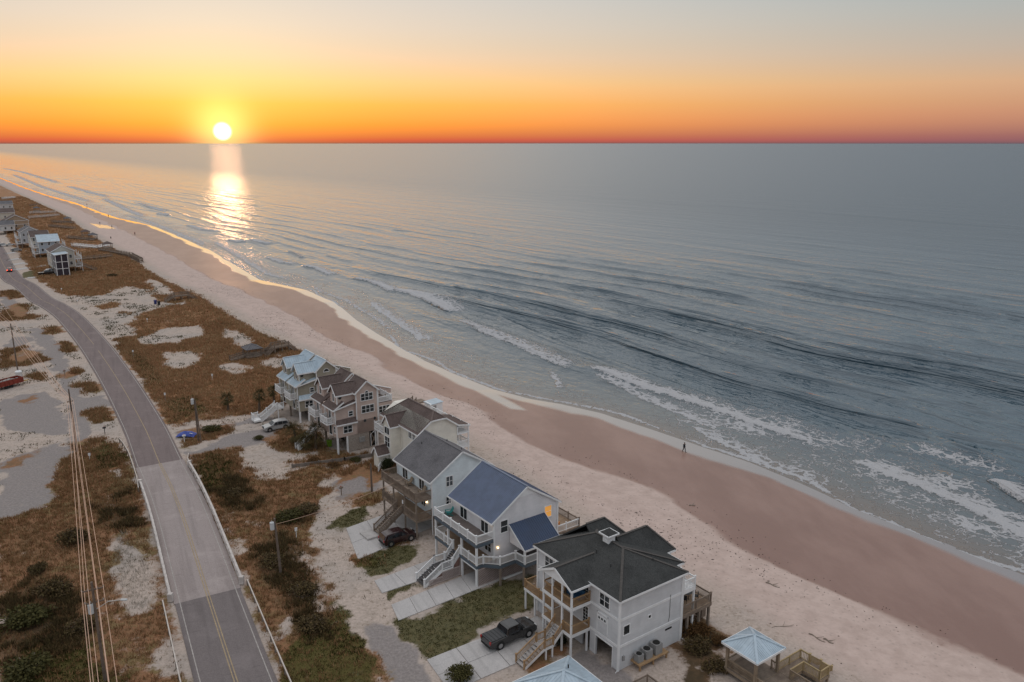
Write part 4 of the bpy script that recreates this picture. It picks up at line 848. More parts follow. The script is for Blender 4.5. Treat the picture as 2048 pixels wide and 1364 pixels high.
    boxp(r, 'porch_bench', M_PINE, -1.9, -1.4, 6.6, 8.2, 6.0, 6.12); boxp(r, 'porch_bench_back', M_PINE, -1.4, -1.32, 6.6, 8.2, 6.0, 6.6)
    # side deck wrapping the far corner
    slab_deck(r, -1.0, 4.0, 12.95, 14.0, 2.62, M_DECKT, M_TRIM, 0.3, 'side_deck'); slab_deck(r, -1.0, -0.06, 8.95, 12.9, 2.62, M_DECKT, M_TRIM, 0.3, 'side_deck')
    railing(r, [(-0.95, 8.95), (-0.95, 13.95), (4.0, 13.95)], 2.62, 0.95, M_PINE, 2.4, 0.15)
    for x, y in ((-0.9, 13.9), (-0.9, 12.2), (-0.9, 10.2), (1.6, 13.9), (3.9, 13.9)): post(r, x, y, 0, 2.35, 0.16, M_TRIM, 'deck_post')
    # entrance stairs in two flights with a landing
    yl = 6.6; st = M_DECKS
    stairs(r, (-7.3, yl - 0.45, 0.02), (-4.8, yl - 0.45, 1.35), 1.35, 7, st, M_TRIM, M_PINE, 0.9, 0.15); slab_deck(r, -4.75, -3.7, yl - 1.15, yl + 0.25, 1.35, st, M_TRIM, 0.25, 'landing'); stairs(r, (-3.7, yl - 0.45, 1.35), (-2.5, yl - 0.45, 2.6), 1.35, 6, st, M_TRIM, M_PINE, 0.9, 0.15)
    railing(r, [(-4.75, yl - 1.12), (-3.7, yl - 1.12)], 1.35, 0.9, M_PINE, 2, 0.15); railing(r, [(-4.75, yl + 0.22), (-3.7, yl + 0.22)], 1.35, 0.9, M_PINE, 2, 0.15)
    for x, y in ((-4.6, yl - 1.1), (-3.8, yl - 1.1), (-4.6, yl + 0.2), (-3.8, yl + 0.2)): post(r, x, y, 0, 1.1, 0.14, M_TRIM, 'stair_post')
    # openings
    window(r, 'F', 2.15, 0, 6.0, 1.35, 1.25, 'h2'); window(r, 'F', 10.9, 0, 6.1, 1.3, 1.2, 'h2'); window(r, 'R', 0.95, 0, 3.75, 0.75, 0.95, 'n'); window(r, 'R', 4.05, 0, 4.35, 0.32, 0.32, 'n')
    pd = MB(); pd.box(-0.05, 0, 1.65, 3.05, 2.95, 4.95); pdo = pd.build('panel_door', S_GREY, r)
    for i in range(3): window(r, 'F', 1.95 + i * 0.42, -0.05, 4.35, 0.28, 0.28, 'n')
    fr = MB(); fr.box(-0.08, 0, 1.55, 1.65, 2.9, 5.05); fr.box(-0.08, 0, 3.05, 3.15, 2.9, 5.05); fr.box(-0.08, 0, 1.55, 3.15, 4.95, 5.05); fr.build('door_frame', M_TRIM, pdo)
    for z in (2.68, 5.66): window(r, 'F', 4.9, 0, z, 0.75, 1.95, 'g', name='glazed_door')
    window(r, 'F', 7.3, 0, 3.3, 1.6, 1.4, 'h2'); window(r, 'F', 7.0, 0, 6.2, 1.6, 1.2, 'h2')
    # seaward balcony and lower deck
    slab_deck(r, X + 0.05, 10.7, 0.1, 2.1, 5.6, M_TRIM, M_TRIM, 0.5, 'balcony'); railing(r, [(X + 0.1, 0.12), (10.65, 0.12), (10.65, 2.1)], 5.6, 1.0, M_TRIM, 2.2, 0.2)
    post(r, 10.6, 0.18, 0, 5.4, 0.18, M_TRIM, 'balcony_post'); post(r, 10.6, 2.0, 2.6, 5.4, 0.18, M_TRIM, 'balcony_post')
    slab_deck(r, X + 0.05, 13.3, 0.0, 9.0, 2.75, M_DECKT, M_DECKW, 0.4, 'sea_deck'); railing(r, [(X + 0.1, 0.05), (13.25, 0.05), (13.25, 9.0)], 2.75, 1.05, M_DECKW, 2.0, 0.15)
    for x in (9.8, 11.6, 13.1):
        for y in (0.15, 4.5, 8.8): post(r, x, y, -1.5, 2.4, 0.24, M_PILE, 'piling')
    boxp(r, 'deck_steps', M_DECKW, 13.3, 14.0, 1.2, 2.6, 0.2, 2.5)
    # service wall
    sh = boxp(r, 'utility_shelf', M_PINE, 1.6, 5.6, -1.35, -0.05, 0.55, 0.67); MB().box(1.7, 1.85, -1.3, -1.15, 0, 0.55).box(5.35, 5.5, -1.3, -1.15, 0, 0.55).box(3.5, 3.65, -1.3, -1.15, 0, 0.55).build('shelf_posts', M_PINE, sh)
    fan_unit(r, 3.2, -0.65, 0.67); fan_unit(r, 4.5, -0.65, 0.67, 0.9, 1.1); fan_unit(r, 2.15, -0.65, 0.67, 0.7, 0.8)
    MB().tube([(6.9, -0.04, 5.9), (6.9, -0.04, 3.4), (6.75, -0.04, 2.9)], 0.02).build('cable', M_DARK, r); boxp(r, 'meter_box', M_ACG, 0.5, 0.75, -0.16, -0.02, 1.0, 1.5); boxp(r, 'wall_vent', M_DARK, 6.4, 7.3, -0.06, 0, 2.0, 2.16)
    for x, y, z in ((2.4, 6.2, 9.25), (2.0, 3.6, 8.95), (6.3, 2.0, 8.9)): MB().cyl((x, y, z - 0.2), (x, y, z + 0.35), 0.06, 0.06, 8).build('roof_vent', M_BLKV, r)
    return r
M_DECKS = wood('pale stair boards', (0.42, 0.385, 0.365), (0.52, 0.485, 0.46))
HOUSE_A = house_hip()
# ------------------------------------------------------------------ house with the blue metal roof
def house_blue():
    r = hroot('stilt_house', 'grey house with blue metal gable roof and white-railed double porch', 'house', 953, 1174)
    Y = 9.2; WX0, WX1 = 2.5, 12.0; ZE, ZR_ = 7.55, 10.6
    gwall(r, WX0, WX1, 0, Y, 2.7, ZE, ZR_, 'y', S_LGREY, split=7.25)
    gable(r, WX0, WX1, 0, Y, ZE + 0.12, ZR_ + 0.16, 'y', MR_BLUE, 0.45, 0.2, seams=0.26, split=7.25)
    MB().prism([(5.75, -0.03, 9.55), (8.75, -0.03, 9.55), (7.25, -0.03, 10.5)], (0, 0.02, 0)).build('gable_panel', M_TRIM, r)
    for x, y in ((WX0, 0), (WX1, 0), (WX0, Y)): corner(r, x, y, 2.7, ZE, 0.18)
    # stacked front porches
    slab_deck(r, 0, WX0 - 0.02, -0.05, Y, 2.7, M_DECKT, M_SLATE, 0.42, 'porch_deck'); slab_deck(r, 0, WX0 - 0.02, -0.05, Y, 5.35, M_DECKG, M_SLATE, 0.42, 'porch_deck')
    railing(r, [(WX0, 0.0), (0.05, 0.0), (0.05, Y - 0.05), (WX0, Y - 0.05)], 5.35, 1.05, M_TRIM, 1.7, 0.15, 0.15)
    railing(r, [(0.05, 0.0), (0.05, 3.35)], 2.7, 1.05, M_TRIM, 1.7, 0.15, 0.15); railing(r, [(0.05, 5.0), (0.05, Y - 0.05), (WX0, Y - 0.05)], 2.7, 1.05, M_TRIM, 1.9, 0.15, 0.15)
    for y in (0.05, 3.2, 6.2, Y - 0.1): post(r, 0.1, y, 0, 5.0, 0.22, M_TRIM, 'porch_post')
    post(r, WX0 - 0.02, -0.02, 2.7, 7.3, 0.2, M_TRIM, 'porch_post')
    gb = MB(); gb.box(0.0, 0.2, 0.0, 3.2, 2.05, 2.28); gb.box(0, 0.2, 0.0, 0.2, 0, 2.05); gb.box(0, 0.2, 3.05, 3.25, 0, 2.05); gb.build('garage_surround', M_TRIM, r)
    # entrance stairs with a mid landing
    yl = 4.35
    stairs(r, (-4.95, yl, 0.02), (-2.5, yl, 1.45), 1.85, 7, M_STEP, M_TRIM, M_TRIM, 0.95, 0.15, newel=0.16); slab_deck(r, -2.5, -1.05, yl - 0.95, yl + 0.95, 1.45, M_STEP, M_TRIM, 0.3, 'landing'); stairs(r, (-1.05, yl, 1.45), (0.0, yl, 2.68), 1.5, 6, M_STEP, M_TRIM, M_TRIM, 0.95, 0.15, newel=0.16)
    for k in (-0.93, 0.93): railing(r, [(-2.5, yl + k), (-1.05, yl + k)], 1.45, 0.95, M_TRIM, 2, 0.15, 0.16)
    lattice(r, (-4.4, yl - 0.98), (-2.55, yl - 0.98), 0.05, 0.7, M_LATT, None, 0.2); lattice(r, (-2.55, yl - 0.98), (-0.05, yl - 0.98), 0.05, 1.25, M_LATT, None, 0.2); MB().prism([(-4.6, yl - 0.9, 0), (-0.1, yl - 0.9, 0), (-0.1, yl - 0.9, 2.3), (-1.0, yl - 0.9, 1.3), (-2.5, yl - 0.9, 1.2)], (0, 0.06, 0)).build('stair_skirt', M_BRICKY, r)
    # side deck with lattice skirts
    D = [(0.05, -0.05), (0.9, -0.1), (2.3, -1.5), (4.5, -1.55), (4.7, -3.1), (9.6, -3.1), (9.6, -0.05)]
    dk = MB(); dk.prism([(x, y, 2.62) for x, y in ((0.9, -0.06), (2.3, -1.5), (4.5, -1.55), (4.7, -3.1), (9.6, -3.1), (9.6, -0.06))], (0, 0, 0.07)); d_ = dk.build('side_deck', M_DECKG, r); f = MB()
    for p, q in zip(D[1:-1], D[2:-1]): f.beam((*p, 2.47), (*q, 2.47), 0.05, 0.42)
    f.build('deck_fascia', M_SLATE, d_)
    railing(r, D[:6], 2.7, 1.05, M_TRIM, 2.0, 0.15, 0.16)
    lattice(r, (0.15, -0.14), (3.2, -0.14), 0.05, 2.2, M_LATT, None, 0.24); lattice(r, (3.2, -0.14), (6.6, -0.5), 0.05, 2.2, M_LATT, None, 0.24); boxp(r, 'skirt_wall', M_BRICKY, 0.2, 9.0, -0.06, 0.0, 0.02, 2.25)
    for x, y in ((2.4, -1.4), (4.6, -3.0), (9.5, -3.0), (7.0, -3.0)): post(r, x, y, 0, 2.35, 0.2, M_PILE, 'deck_post')
    boxp(r, 'ground_beam', M_TRIM, 3.4, 6.4, -0.75, -0.6, 0.1, 0.3)
    # side porch with its own shed roof
    P = [(4.6, -3.15, 4.45), (10.0, -3.15, 4.45), (10.0, -0.02, 6.55), (4.6, -0.02, 6.55)]
    roof(r, [P], MR_NAVY, 0.12, [(P[0], P[1]), (P[3], P[0]), (P[1], P[2])], name='porch_roof', seams=0.3)
    MB().prism([(4.75, -0.05, 6.35), (4.75, -3.0, 4.4), (4.75, -3.0, 4.25), (4.75, -0.05, 4.25)], (0.08, 0, 0)).build('porch_gable', S_LGREY, r)
    for x in (4.72, 9.9): post(r, x, -3.02, 2.7, 4.4, 0.2, M_TRIM, 'porch_post')
    post(r, 7.3, -3.02, 2.7, 4.4, 0.2, M_TRIM, 'porch_post')
    # openings
    for y in (6.4, 1.85): window(r, 'F', y, WX0, 5.42, 1.45, 1.75, 'n2', name='sliding_door')
    window(r, 'F', 1.2, WX0, 3.3, 1.2, 1.3, 'h2'); window(r, 'F', 6.5, WX0, 2.75, 1.6, 1.95, 'n2', name='sliding_door'); window(r, 'R', 3.95, 0, 5.8, 0.95, 1.45, 'h'); window(r, 'R', 10.5, 0, 5.85, 0.98, 1.4, 'h', lit=True)
    lamp(r, WX0 - 0.12, 8.0, 7.05); lamp(r, WX0 - 0.12, 0.5, 7.05); lamp(r, 3.0, -0.12, 4.15)
    # interior posts of the undercroft, seaward deck
    for x in (4, 8, 11.8):
        for y in (0.2, 4.6, 9.0): post(r, x, y, 0, 2.7, 0.28, M_PILE, 'piling')
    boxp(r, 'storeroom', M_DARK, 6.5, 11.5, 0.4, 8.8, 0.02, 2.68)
    slab_deck(r, WX1 + 0.05, 16.2, 0.6, Y, 2.7, M_DECKT, M_DECKW, 0.35, 'sea_deck'); railing(r, [(WX1 + 0.1, 0.65), (14.0, 0.65), (16.15, 0.65)], 2.7, 1.0, M_TRIM, 2, 0.16); railing(r, [(16.15, 0.65), (16.15, Y), (WX1 + 0.1, Y)], 2.7, 1.0, M_DECKW, 2, 0.16)
    for x in (13, 16.0):
        for y in (0.8, 4.8, 9.0): post(r, x, y, -1, 2.4, 0.22, M_PILE, 'piling')
    return r
M_SLATE = mat('slate blue trim paint', (0.10, 0.125, 0.15), 0.5, 0.1); M_STEP = wood('dark composite treads', (0.075, 0.07, 0.07), (0.11, 0.10, 0.10)); M_LATT = mat('pinkish lattice slats', (0.48, 0.40, 0.37), 0.7, 0.1); M_BRICKY = mat('reddish skirt boards', (0.20, 0.115, 0.095), 0.8, 0.2)
HOUSE_B = house_blue()
# ------------------------------------------------------------------ pale blue house with weathered decks
def house_pale():
    r = hroot('stilt_house', 'pale blue-white house with slate grey gable roof and weathered timber decks', 'house', 865.7, 1071)
    Y = 9.3; X = 9.3; ZE, ZR_ = 7.75, 10.65
    gwall(r, 0, X, 0, Y, 2.75, ZE, ZR_, 'y', S_BLUE); gable(r, 0, X, 0, Y, ZE + 0.1, ZR_ + 0.14, 'y', SH_GREY, 0.45, 0.35)
    for x, y in ((0, 0), (X, 0), (0, Y)): corner(r, x, y, 2.75, ZE, 0.16)
    MB().tube([(-0.08, 0.02, 7.6), (0.0, -0.02, 0.1)], 0.07).build('downspout', M_TRIM, r)
    for z in (2.75, 5.55):
        slab_deck(r, -2.4, -0.02, 0, Y + 0.1, z, M_DECKT if z < 3 else M_DECKW, M_DECKW, 0.3, 'deck')
    railing(r, [(-0.05, 0.02), (-2.38, 0.02), (-2.38, Y), (-0.05, Y + 0.05)], 5.55, 1.0, M_DECKW, 1.6, 0.10, 0.13)
    railing(r, [(-0.05, 0.02), (-2.38, 0.02), (-2.38, 3.5)], 2.75, 1.0, M_DECKW, 1.6, 0.10, 0.13); railing(r, [(-2.38, 5.2), (-2.38, Y)], 2.75, 1.0, M_DECKW, 1.6, 0.10, 0.13)
    for y in (0.1, 3.1, 6.2, 9.1): post(r, -2.3, y, 0, 5.4, 0.18, M_PILE, 'deck_post')
    stairs(r, (-5.9, 4.4, 0.3), (-2.4, 4.4, 2.73), 1.5, 13, M_DECKW, M_DECKW, M_DECKW, 0.95, 0.12); boxp(r, 'stair_pad', M_DECKS, -7.6, -5.7, 3.6, 6.0, 0.05, 0.3)
    for x in (0.3, 4.6, 9.0):
        for y in (0.3, 4.6, 9.0): post(r, x, y, 0, 2.75, 0.3, M_PILE, 'piling')
    boxp(r, 'storeroom', S_BLUE, 4.2, 9.0, 1.0, 9.0, 0.02, 2.72)
    for y in (7.0, 2.5): window(r, 'F', y, 0, 5.62, 1.3, 1.8, 'n2', name='sliding_door')
    window(r, 'F', 2.2, 0, 3.5, 1.0, 1.3, 'h2'); window(r, 'F', 6.8, 0, 2.82, 1.4, 1.9, 'n2', name='sliding_door'); window(r, 'R', 2.7, 0, 6.35, 0.95, 1.3, 'h2', pale=True); window(r, 'R', 2.6, 0, 3.65, 0.9, 1.2, 'h2')
    for x, y in ((6.2, 2.4), (6.6, 6.8), (3.0, 7.6)): z = 10.65 - abs(x - 4.65) * 0.62; MB().cyl((x, y, z - 0.1), (x, y, z + 0.42), 0.06, 0.06, 8).build('roof_vent', M_BLKV, r)
    lamp(r, -0.12, 1.2, 4.35); boxp(r, 'notice', M_TRIM, -2.46, -2.42, 3.3, 3.6, 3.9, 4.4)
    return r
HOUSE_C = house_pale()
# ------------------------------------------------------------------ cream house with brown clipped-gable roof
def house_cream():
    base = HOUSE_C.location; e1 = Vector((math.cos(R(36.2)), math.sin(R(36.2)), 0)); e2 = Vector((-e1.y, e1.x, 0))
    o = base + e1 * 8.1 + e2 * 17.6
    r = thing('stilt_house', 'cream house with brown clipped-gable roof between grey-roofed and tan houses', 'house', o, R(36.2))
    X, Y, ZE = 6.9, 11.7, 7.2; zr = 9.7; zc = 8.75; xm = X / 2; ov = 0.35
    k = (zr - ZE) / xm; xa, xb = xm - (zr - zc) / k, xm + (zr - zc) / k
    MB().prism([(0, 0, 2.2), (X, 0, 2.2), (X, 0, ZE), (xb, 0, zc), (xa, 0, zc), (0, 0, ZE)], (0, Y, 0)).build('wall', S_CREAM, r)
    A0, A1 = (-ov, -ov, ZE - k * ov), (-ov, Y + ov, ZE - k * ov); B0, B1 = (X + ov, -ov, ZE - k * ov), (X + ov, Y + ov, ZE - k * ov)
    c0, c1 = (xa, -ov, zc), (xb, -ov, zc); rg0 = (xm, 1.2, zr); rg1 = (xm, Y - 2.6, zr)
    roof(r, [(A0, c0, rg0, rg1, A1), (B0, B1, rg1, rg0, c1), (c0, c1, rg0), (A1, rg1, B1)], SH_BROWN, 0.16, [(A0, c0), (c0, c1), (c1, B0), (A0, A1), (B0, B1), (A1, B1)])
    # front bay with gable
    boxp(r, 'bay_wall', S_CREAM, -1.7, 0, 5.8, 8.2, 1.0, 6.9); zg = 8.5
    F1 = [(-2.0, 5.5, 6.75), (2.0, 5.5, 6.75), (2.6, 7.0, zg), (-2.0, 7.0, zg)]; F2 = [(-2.0, 8.5, 6.75), (-2.0, 7.0, zg), (2.6, 7.0, zg), (2.0, 8.5, 6.75)]
    roof(r, [F1, F2], SH_BROWN, 0.14, [(F1[0], F1[1]), (F1[3], F1[0]), (F2[0], F2[1]), (F2[3], F2[0])], name='bay_roof'); MB().prism([(-1.75, 5.8, 6.9), (-1.75, 8.2, 6.9), (-1.75, 7.0, 8.3)], (0.1, 0, 0)).build('bay_gable', S_CREAM, r)
    window(r, 'F', 7.0, -1.7, 5.3, 1.5, 1.1, 'n2'); window(r, 'F', 7.0, -1.7, 3.2, 1.5, 1.6, 'h2'); window(r, 'F', 9.2, 0, 3.0, 0.6, 1.6, 'h'); window(r, 'F', 10.2, 0, 3.0, 0.6, 1.6, 'h')
    window(r, 'F', 2.6, 0, 5.6, 0.9, 0.9, 'g'); window(r, 'F', 1.4, 0, 5.6, 0.7, 0.9, 'h2')
    # balcony beside the bay
    slab_deck(r, -1.5, -0.02, 8.4, 11.9, 4.9, M_DECKG, M_TRIM, 0.3, 'balcony'); railing(r, [(-1.45, 8.4), (-1.45, 11.85), (0, 11.85)], 4.9, 1.0, M_TRIM, 1.8, 0.12)
    for y in (8.5, 11.8): post(r, -1.4, y, 0, 4.7, 0.16, M_TRIM, 'balcony_post')
    # entry hut
    boxp(r, 'entry_porch', S_CREAM, -3.6, -1.8, 6.6, 8.2, 0, 2.3); G1 = [(-3.9, 6.3, 2.2), (-1.7, 6.3, 2.2), (-1.7, 7.4, 3.5), (-3.9, 7.4, 3.5)]; G2 = [(-3.9, 8.5, 2.2), (-3.9, 7.4, 3.5), (-1.7, 7.4, 3.5), (-1.7, 8.5, 2.2)]
    roof(r, [G1, G2], SH_BROWN, 0.12, [(G1[0], G1[1]), (G1[3], G1[0]), (G2[0], G2[1])], name='entry_roof'); MB().prism([(-3.65, 6.6, 2.3), (-3.65, 8.2, 2.3), (-3.65, 7.4, 3.3)], (0.1, 0, 0)).build('entry_gable', M_TRIM, r)
    # seaward porches
    for z in (3.2, 5.6): slab_deck(r, X + 0.02, X + 2.2, -0.1, Y, z, M_TRIM, M_TRIM, 0.25, 'sea_porch'); railing(r, [(X + 0.05, -0.08), (X + 2.15, -0.08), (X + 2.15, Y)], z, 1.0, M_TRIM, 2.2, 0.2)
    P = [(X + 0.3, -0.2, 7.0), (X + 2.4, -0.2, 6.6), (X + 2.4, 6, 6.6), (X + 0.3, 6, 7.0)]
    for y in (-0.05, 3, 6): post(r, X + 2.1, y, -0.5, 6.5, 0.16, M_TRIM, 'porch_post')
    roof(r, [P], SH_BROWN, 0.1, [(P[0], P[1]), (P[1], P[2])], name='porch_roof')
    for x in (0.3, 3.4, 6.6):
        for y in (0.3, 4, 8, 11.4): post(r, x, y, 0, 2.2, 0.28, M_PILE, 'piling')
    return r
HOUSE_D = house_cream()
# ------------------------------------------------------------------ pair of tall duplexes, same plan in different colours
M_BLOCK = mat('lattice brick skirt', (0.34, 0.29, 0.25), 0.8, 0.2, 4.0, bump=0.4)
def tower_house(r, S, RM, seams, dz, lower, arch, Y=9.6):
    zb, z1, z2, z3, zt = 2.85 + dz, 5.1 + dz, 7.9 + dz, 10.2 + dz, 11.75 + dz
    hw = Y / 2
    boxp(r, 'wall', S, 0.1, 7.6, 0, Y, zb, z1)                       # first storey
    boxp(r, 'wall', S, 0.1, 7.6, 0.45, Y - 0.45, z1, z2)             # second storey
    for s in (0, 1):                                                 # twin gabled tops
        f = (lambda y: y) if s == 0 else (lambda y: Y - y)
        ya, yb = sorted((f(0.0), f(4.1))); MB().prism([(3.75, f(0.0), zb), (7.6, f(0.0), zb), (7.6, f(0.0), z3), (5.68, f(0.0), zt), (3.75, f(0.0), z3)], (0, (4.1 if s == 0 else -4.1), 0)).build('gable_wall', S, r)
        F1 = [(3.4, f(-0.3), z3 - 0.28), (5.68, f(-0.3), zt + 0.1), (5.68, f(4.3), zt + 0.1), (3.4, f(4.3), z3 - 0.28)]; F2 = [(7.95, f(-0.3), z3 - 0.28), (7.95, f(4.3), z3 - 0.28), (5.68, f(4.3), zt + 0.1), (5.68, f(-0.3), zt + 0.1)]
        roof(r, [F1, F2], RM, 0.14, [(F1[0], F1[1]), (F2[0], F2[3]), (F1[3], F1[0]), (F2[0], F2[1]), (F1[2], F1[3]), (F2[1], F2[2])], seams=seams)
        # front dormer tower with gable towards the road
        y0, y1 = sorted((f(0.85), f(3.45))); ym = (y0 + y1) / 2; zp = z3 + 1.25
        MB().prism([(0.75, y0, z2 - 0.2), (0.75, y1, z2 - 0.2), (0.75, y1, z3 - 0.1), (0.75, ym, zp - 0.05), (0.75, y0, z3 - 0.1)], (3.2, 0, 0)).build('dormer_wall', S, r)
        G1 = [(0.35, y0 - 0.3, z3 - 0.35), (4.6, y0 - 0.3, z3 - 0.35), (4.6, ym, zp + 0.08), (0.35, ym, zp + 0.08)]; G2 = [(0.35, y1 + 0.3, z3 - 0.35), (0.35, ym, zp + 0.08), (4.6, ym, zp + 0.08), (4.6, y1 + 0.3, z3 - 0.35)]
        roof(r, [G1, G2], RM, 0.13, [(G1[0], G1[1]), (G1[3], G1[0]), (G2[0], G2[1]), (G2[3], G2[0])], name='dormer_roof', seams=seams)
        window(r, 'F', ym, 0.75, z2 + 0.7, 0.55, 1.3, 'n')
        corner(r, 0.75, y0 if s == 0 else y1, z2, z3 - 0.2); corner(r, 3.75, f(0.0), z1, z3); corner(r, 7.6, f(0.0), zb, z3)
        # sloping roof over second storey front
        P = [(-0.35, f(0.0), z2 - 0.25), (-0.35, f(4.5), z2 - 0.25), (1.6, f(4.5), z2 + 0.95), (1.6, f(0.0), z2 + 0.95)]; Q = [(-0.35, f(0.0), z2 - 0.25), (1.6, f(0.0), z2 + 0.95), (3.75, f(0.0), z2 + 0.55), (3.75, f(0.0), z2 + 0.2)]
        roof(r, [P], RM, 0.14, [(P[0], P[1]), (P[3], P[0])], name='front_roof', seams=seams)
        S1 = [(1.6, f(0.0), z2 + 0.95), (3.75, f(0.0), z2 + 0.95), (3.75, f(0.9), z2 + 1.2), (1.6, f(0.9), z2 + 1.2)]
        T = [(-0.3, f(0.05), z2 - 0.22), (3.75, f(0.05), z2 + 0.62), (3.75, f(1.2), z2 + 0.9), (-0.3, f(1.2), z2 - 0.1)]
        MB().prism([(0.1, f(0.42), z2 - 0.3), (3.75, f(0.42), z2 - 0.3), (3.75, f(0.42), z2 + 0.6), (0.1, f(0.42), z2 - 0.15)], (0, 0.1 if s == 0 else -0.1, 0)).build('rake_wall', S, r)
        roof(r, [T], RM, 0.12, [(T[0], T[1])], name='side_roof')
        # pent roof over first storey
        U = [(0.0, f(-0.35), z1 + 0.02), (3.75, f(-0.35), z1 + 0.02), (3.75, f(0.5), z1 + 0.75), (0.35, f(0.5), z1 + 0.75)]
        roof(r, [U], RM, 0.12, [(U[0], U[1])], name='pent_roof', seams=seams)
        # balcony on the front at second storey
        b0, b1 = sorted((f(1.0), f(3.7))); slab_deck(r, -1.15, 0.1, b0, b1, z1 + 0.2, M_DECKG, M_TRIM, 0.25, 'balcony'); railing(r, [(0.05, b0 + 0.03), (-1.1, b0 + 0.03), (-1.1, b1 - 0.03), (0.05, b1 - 0.03)], z1 + 0.2, 1.0, M_TRIM, 1.4, 0.08)
        for y in (b0 + 0.1, b1 - 0.1): post(r, -0.25, y, z1 + 0.2, z2 - 0.3, 0.12, M_TRIM, 'roof_post')
        window(r, 'F', (b0 + b1) / 2, 0.1, z1 + 0.25, 0.8, 1.95, 'n', name='balcony_door'); window(r, 'F', f(0.75), 0.1, zb + 0.75, 0.5, 1.1, 'h'); window(r, 'F', (b0 + b1) / 2, 0.1, zb + 0.1, 0.9, 1.95, 'n', name='entry_door')
    # faces towards the neighbour nearest the camera
    corner(r, 0.1, 0, zb, z1); corner(r, 0.1, 0.45, z1, z2)
    window(r, 'R', 2.05, 0, zb + 0.65, 1.45, 1.15, 'h2'); window(r, 'R', 2.9, 0.45, z1 + 1.0, 0.7, 0.8, 'h')
    MB().cyl((1.3, 0.83, z2 + 1.5), (1.3, 0.86, z2 + 1.5), 0.3, seg=12).build('porthole', M_GLASS, r)
    if arch:
        window(r, 'R', 5.7, 0, z3 - 0.55, 1.2, 0.6, arch=True); window(r, 'R', 5.7, 0, z2 - 1.3, 1.5, 0.75, arch=True)
    else:
        window(r, 'R', 5.7, 0, z3 - 1.75, 2.1, 1.15, 'h3'); window(r, 'R', 5.7, 0, z3 - 0.5, 0.75, 0.4, arch=True); window(r, 'R', 5.8, 0, z2 - 1.6, 2.2, 1.2, 'h3')
        for x in (5.2, 7.0): MB().cyl((x, -0.03, z1 - 0.2 + (x - 5.2) * 0.05), (x, 0.0, z1 - 0.2 + (x - 5.2) * 0.05), 0.24, seg=12).build('porthole', M_GLASS, r)
    # seaward wing with roof terrace
    wz = 8.2 + dz; boxp(r, 'sea_wing', S, 7.6, 10.5, 0.3, Y - 0.3, zb, wz - 0.9); boxp(r, 'terrace', M_DECKG, 7.62, 10.5, 0.3, Y - 0.3, wz - 0.9, wz - 0.82)
    railing(r, [(7.65, 0.35), (10.45, 0.35), (10.45, 4.4)], wz - 0.82, 1.0, M_TRIM, 2.0, 0.1); MB().prism([(7.6, 4.6, wz - 0.9), (12.6, 4.6, wz - 0.9), (12.6, 4.6, wz - 0.1), (9.4, 4.6, wz + 1.0), (7.6, 4.6, wz + 1.3)], (0, 0.2, 0)).build('party_wall', S, r)
    pw = MB(); pw.beam((7.6, 4.6, wz + 1.3), (9.4, 4.6, wz + 1.0), 0.3, 0.1); pw.beam((9.4, 4.6, wz + 1.0), (12.6, 4.6, wz - 0.1), 0.3, 0.1); pw.build('wall_cap', M_TRIM, r)
    for z in (wz - 2.6, wz - 4.9): window(r, 'R', 9.0, 0.3, z, 2.0 if z > 4 else 0.8, 1.1, 'h3' if z > 4 else 'h')
    post(r, 8.3, 0.9, wz - 0.8, wz + 0.3, 0.14, M_PILE, 'terrace_post'); post(r, 9.6, 0.9, wz - 0.8, wz + 0.3, 0.14, M_PILE, 'terrace_post')
    # undercroft
    for x in (0.2, 1.9, 7.4):
        post(r, x, 0.1, 0, zb, 0.26, M_TRIM, 'piling')
    for x in (0.2, 3.7, 7.4, 10.3):
        for y in (4.8, 9.4): post(r, x, y, 0, zb, 0.28, M_PILE, 'piling')
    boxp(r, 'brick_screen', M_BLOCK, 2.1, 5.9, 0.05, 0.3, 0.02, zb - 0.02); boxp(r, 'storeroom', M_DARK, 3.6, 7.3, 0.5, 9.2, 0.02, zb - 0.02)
    if lower:
        boxp(r, 'meter_panel', M_ACG, 4.0, 5.0, -0.12, 0.04, 1.3, 2.2); b = MB(); b.beam((6.1, 0.1, 0.1), (7.4, 0.1, zb - 0.2), 0.08, 0.16); b.beam((7.4, 0.12, 0.1), (6.1, 0.12, zb - 0.2), 0.08, 0.16); b.build('cross_brace', M_DECKW, r)
    MB().tube([(7.75, -0.08, z3 - 0.3), (7.75, -0.08, zb + 0.5), (6.6, -0.08, zb - 0.2), (6.1, -0.08, zb - 0.5), (6.1, -0.08, 0.2)], 0.06).build('downspout', M_TRIM, r)
def tower_front_stairs(r, zt, y, run=3.2):
    slab_deck(r, -2.4, -1.2, y - 0.9, y + 2.2, zt, M_TRIM, M_TRIM, 0.22, 'porch'); stairs(r, (-2.4 - run, y, 0.05), (-2.4, y, zt), 1.3, 11, M_DECKS, M_TRIM, M_TRIM, 0.95, 0.1); railing(r, [(-1.2, y - 0.88), (-2.38, y - 0.88)], zt, 1.0, M_TRIM, 2, 0.1)
    for yy in (y - 0.8, y + 2.1): post(r, -2.3, yy, 0, zt - 0.2, 0.16, M_TRIM, 'porch_post')
    slab_deck(r, -6.8, -2.4 - run, y - 0.9, y + 0.9, 0.55, M_TRIM, M_TRIM, 0.3, 'landing'); railing(r, [(-2.4 - run, y + 0.88), (-6.75, y + 0.88), (-6.75, y - 0.4)], 0.55, 1.0, M_TRIM, 2, 0.1)
HOUSE_E = hroot('stilt_house', 'tan pink multi-gabled stilt house with brown shingle roofs', 'house', 675.2, 909.8); tower_house(HOUSE_E, S_TAN, SH_BROWN, None, 0.0, True, False)
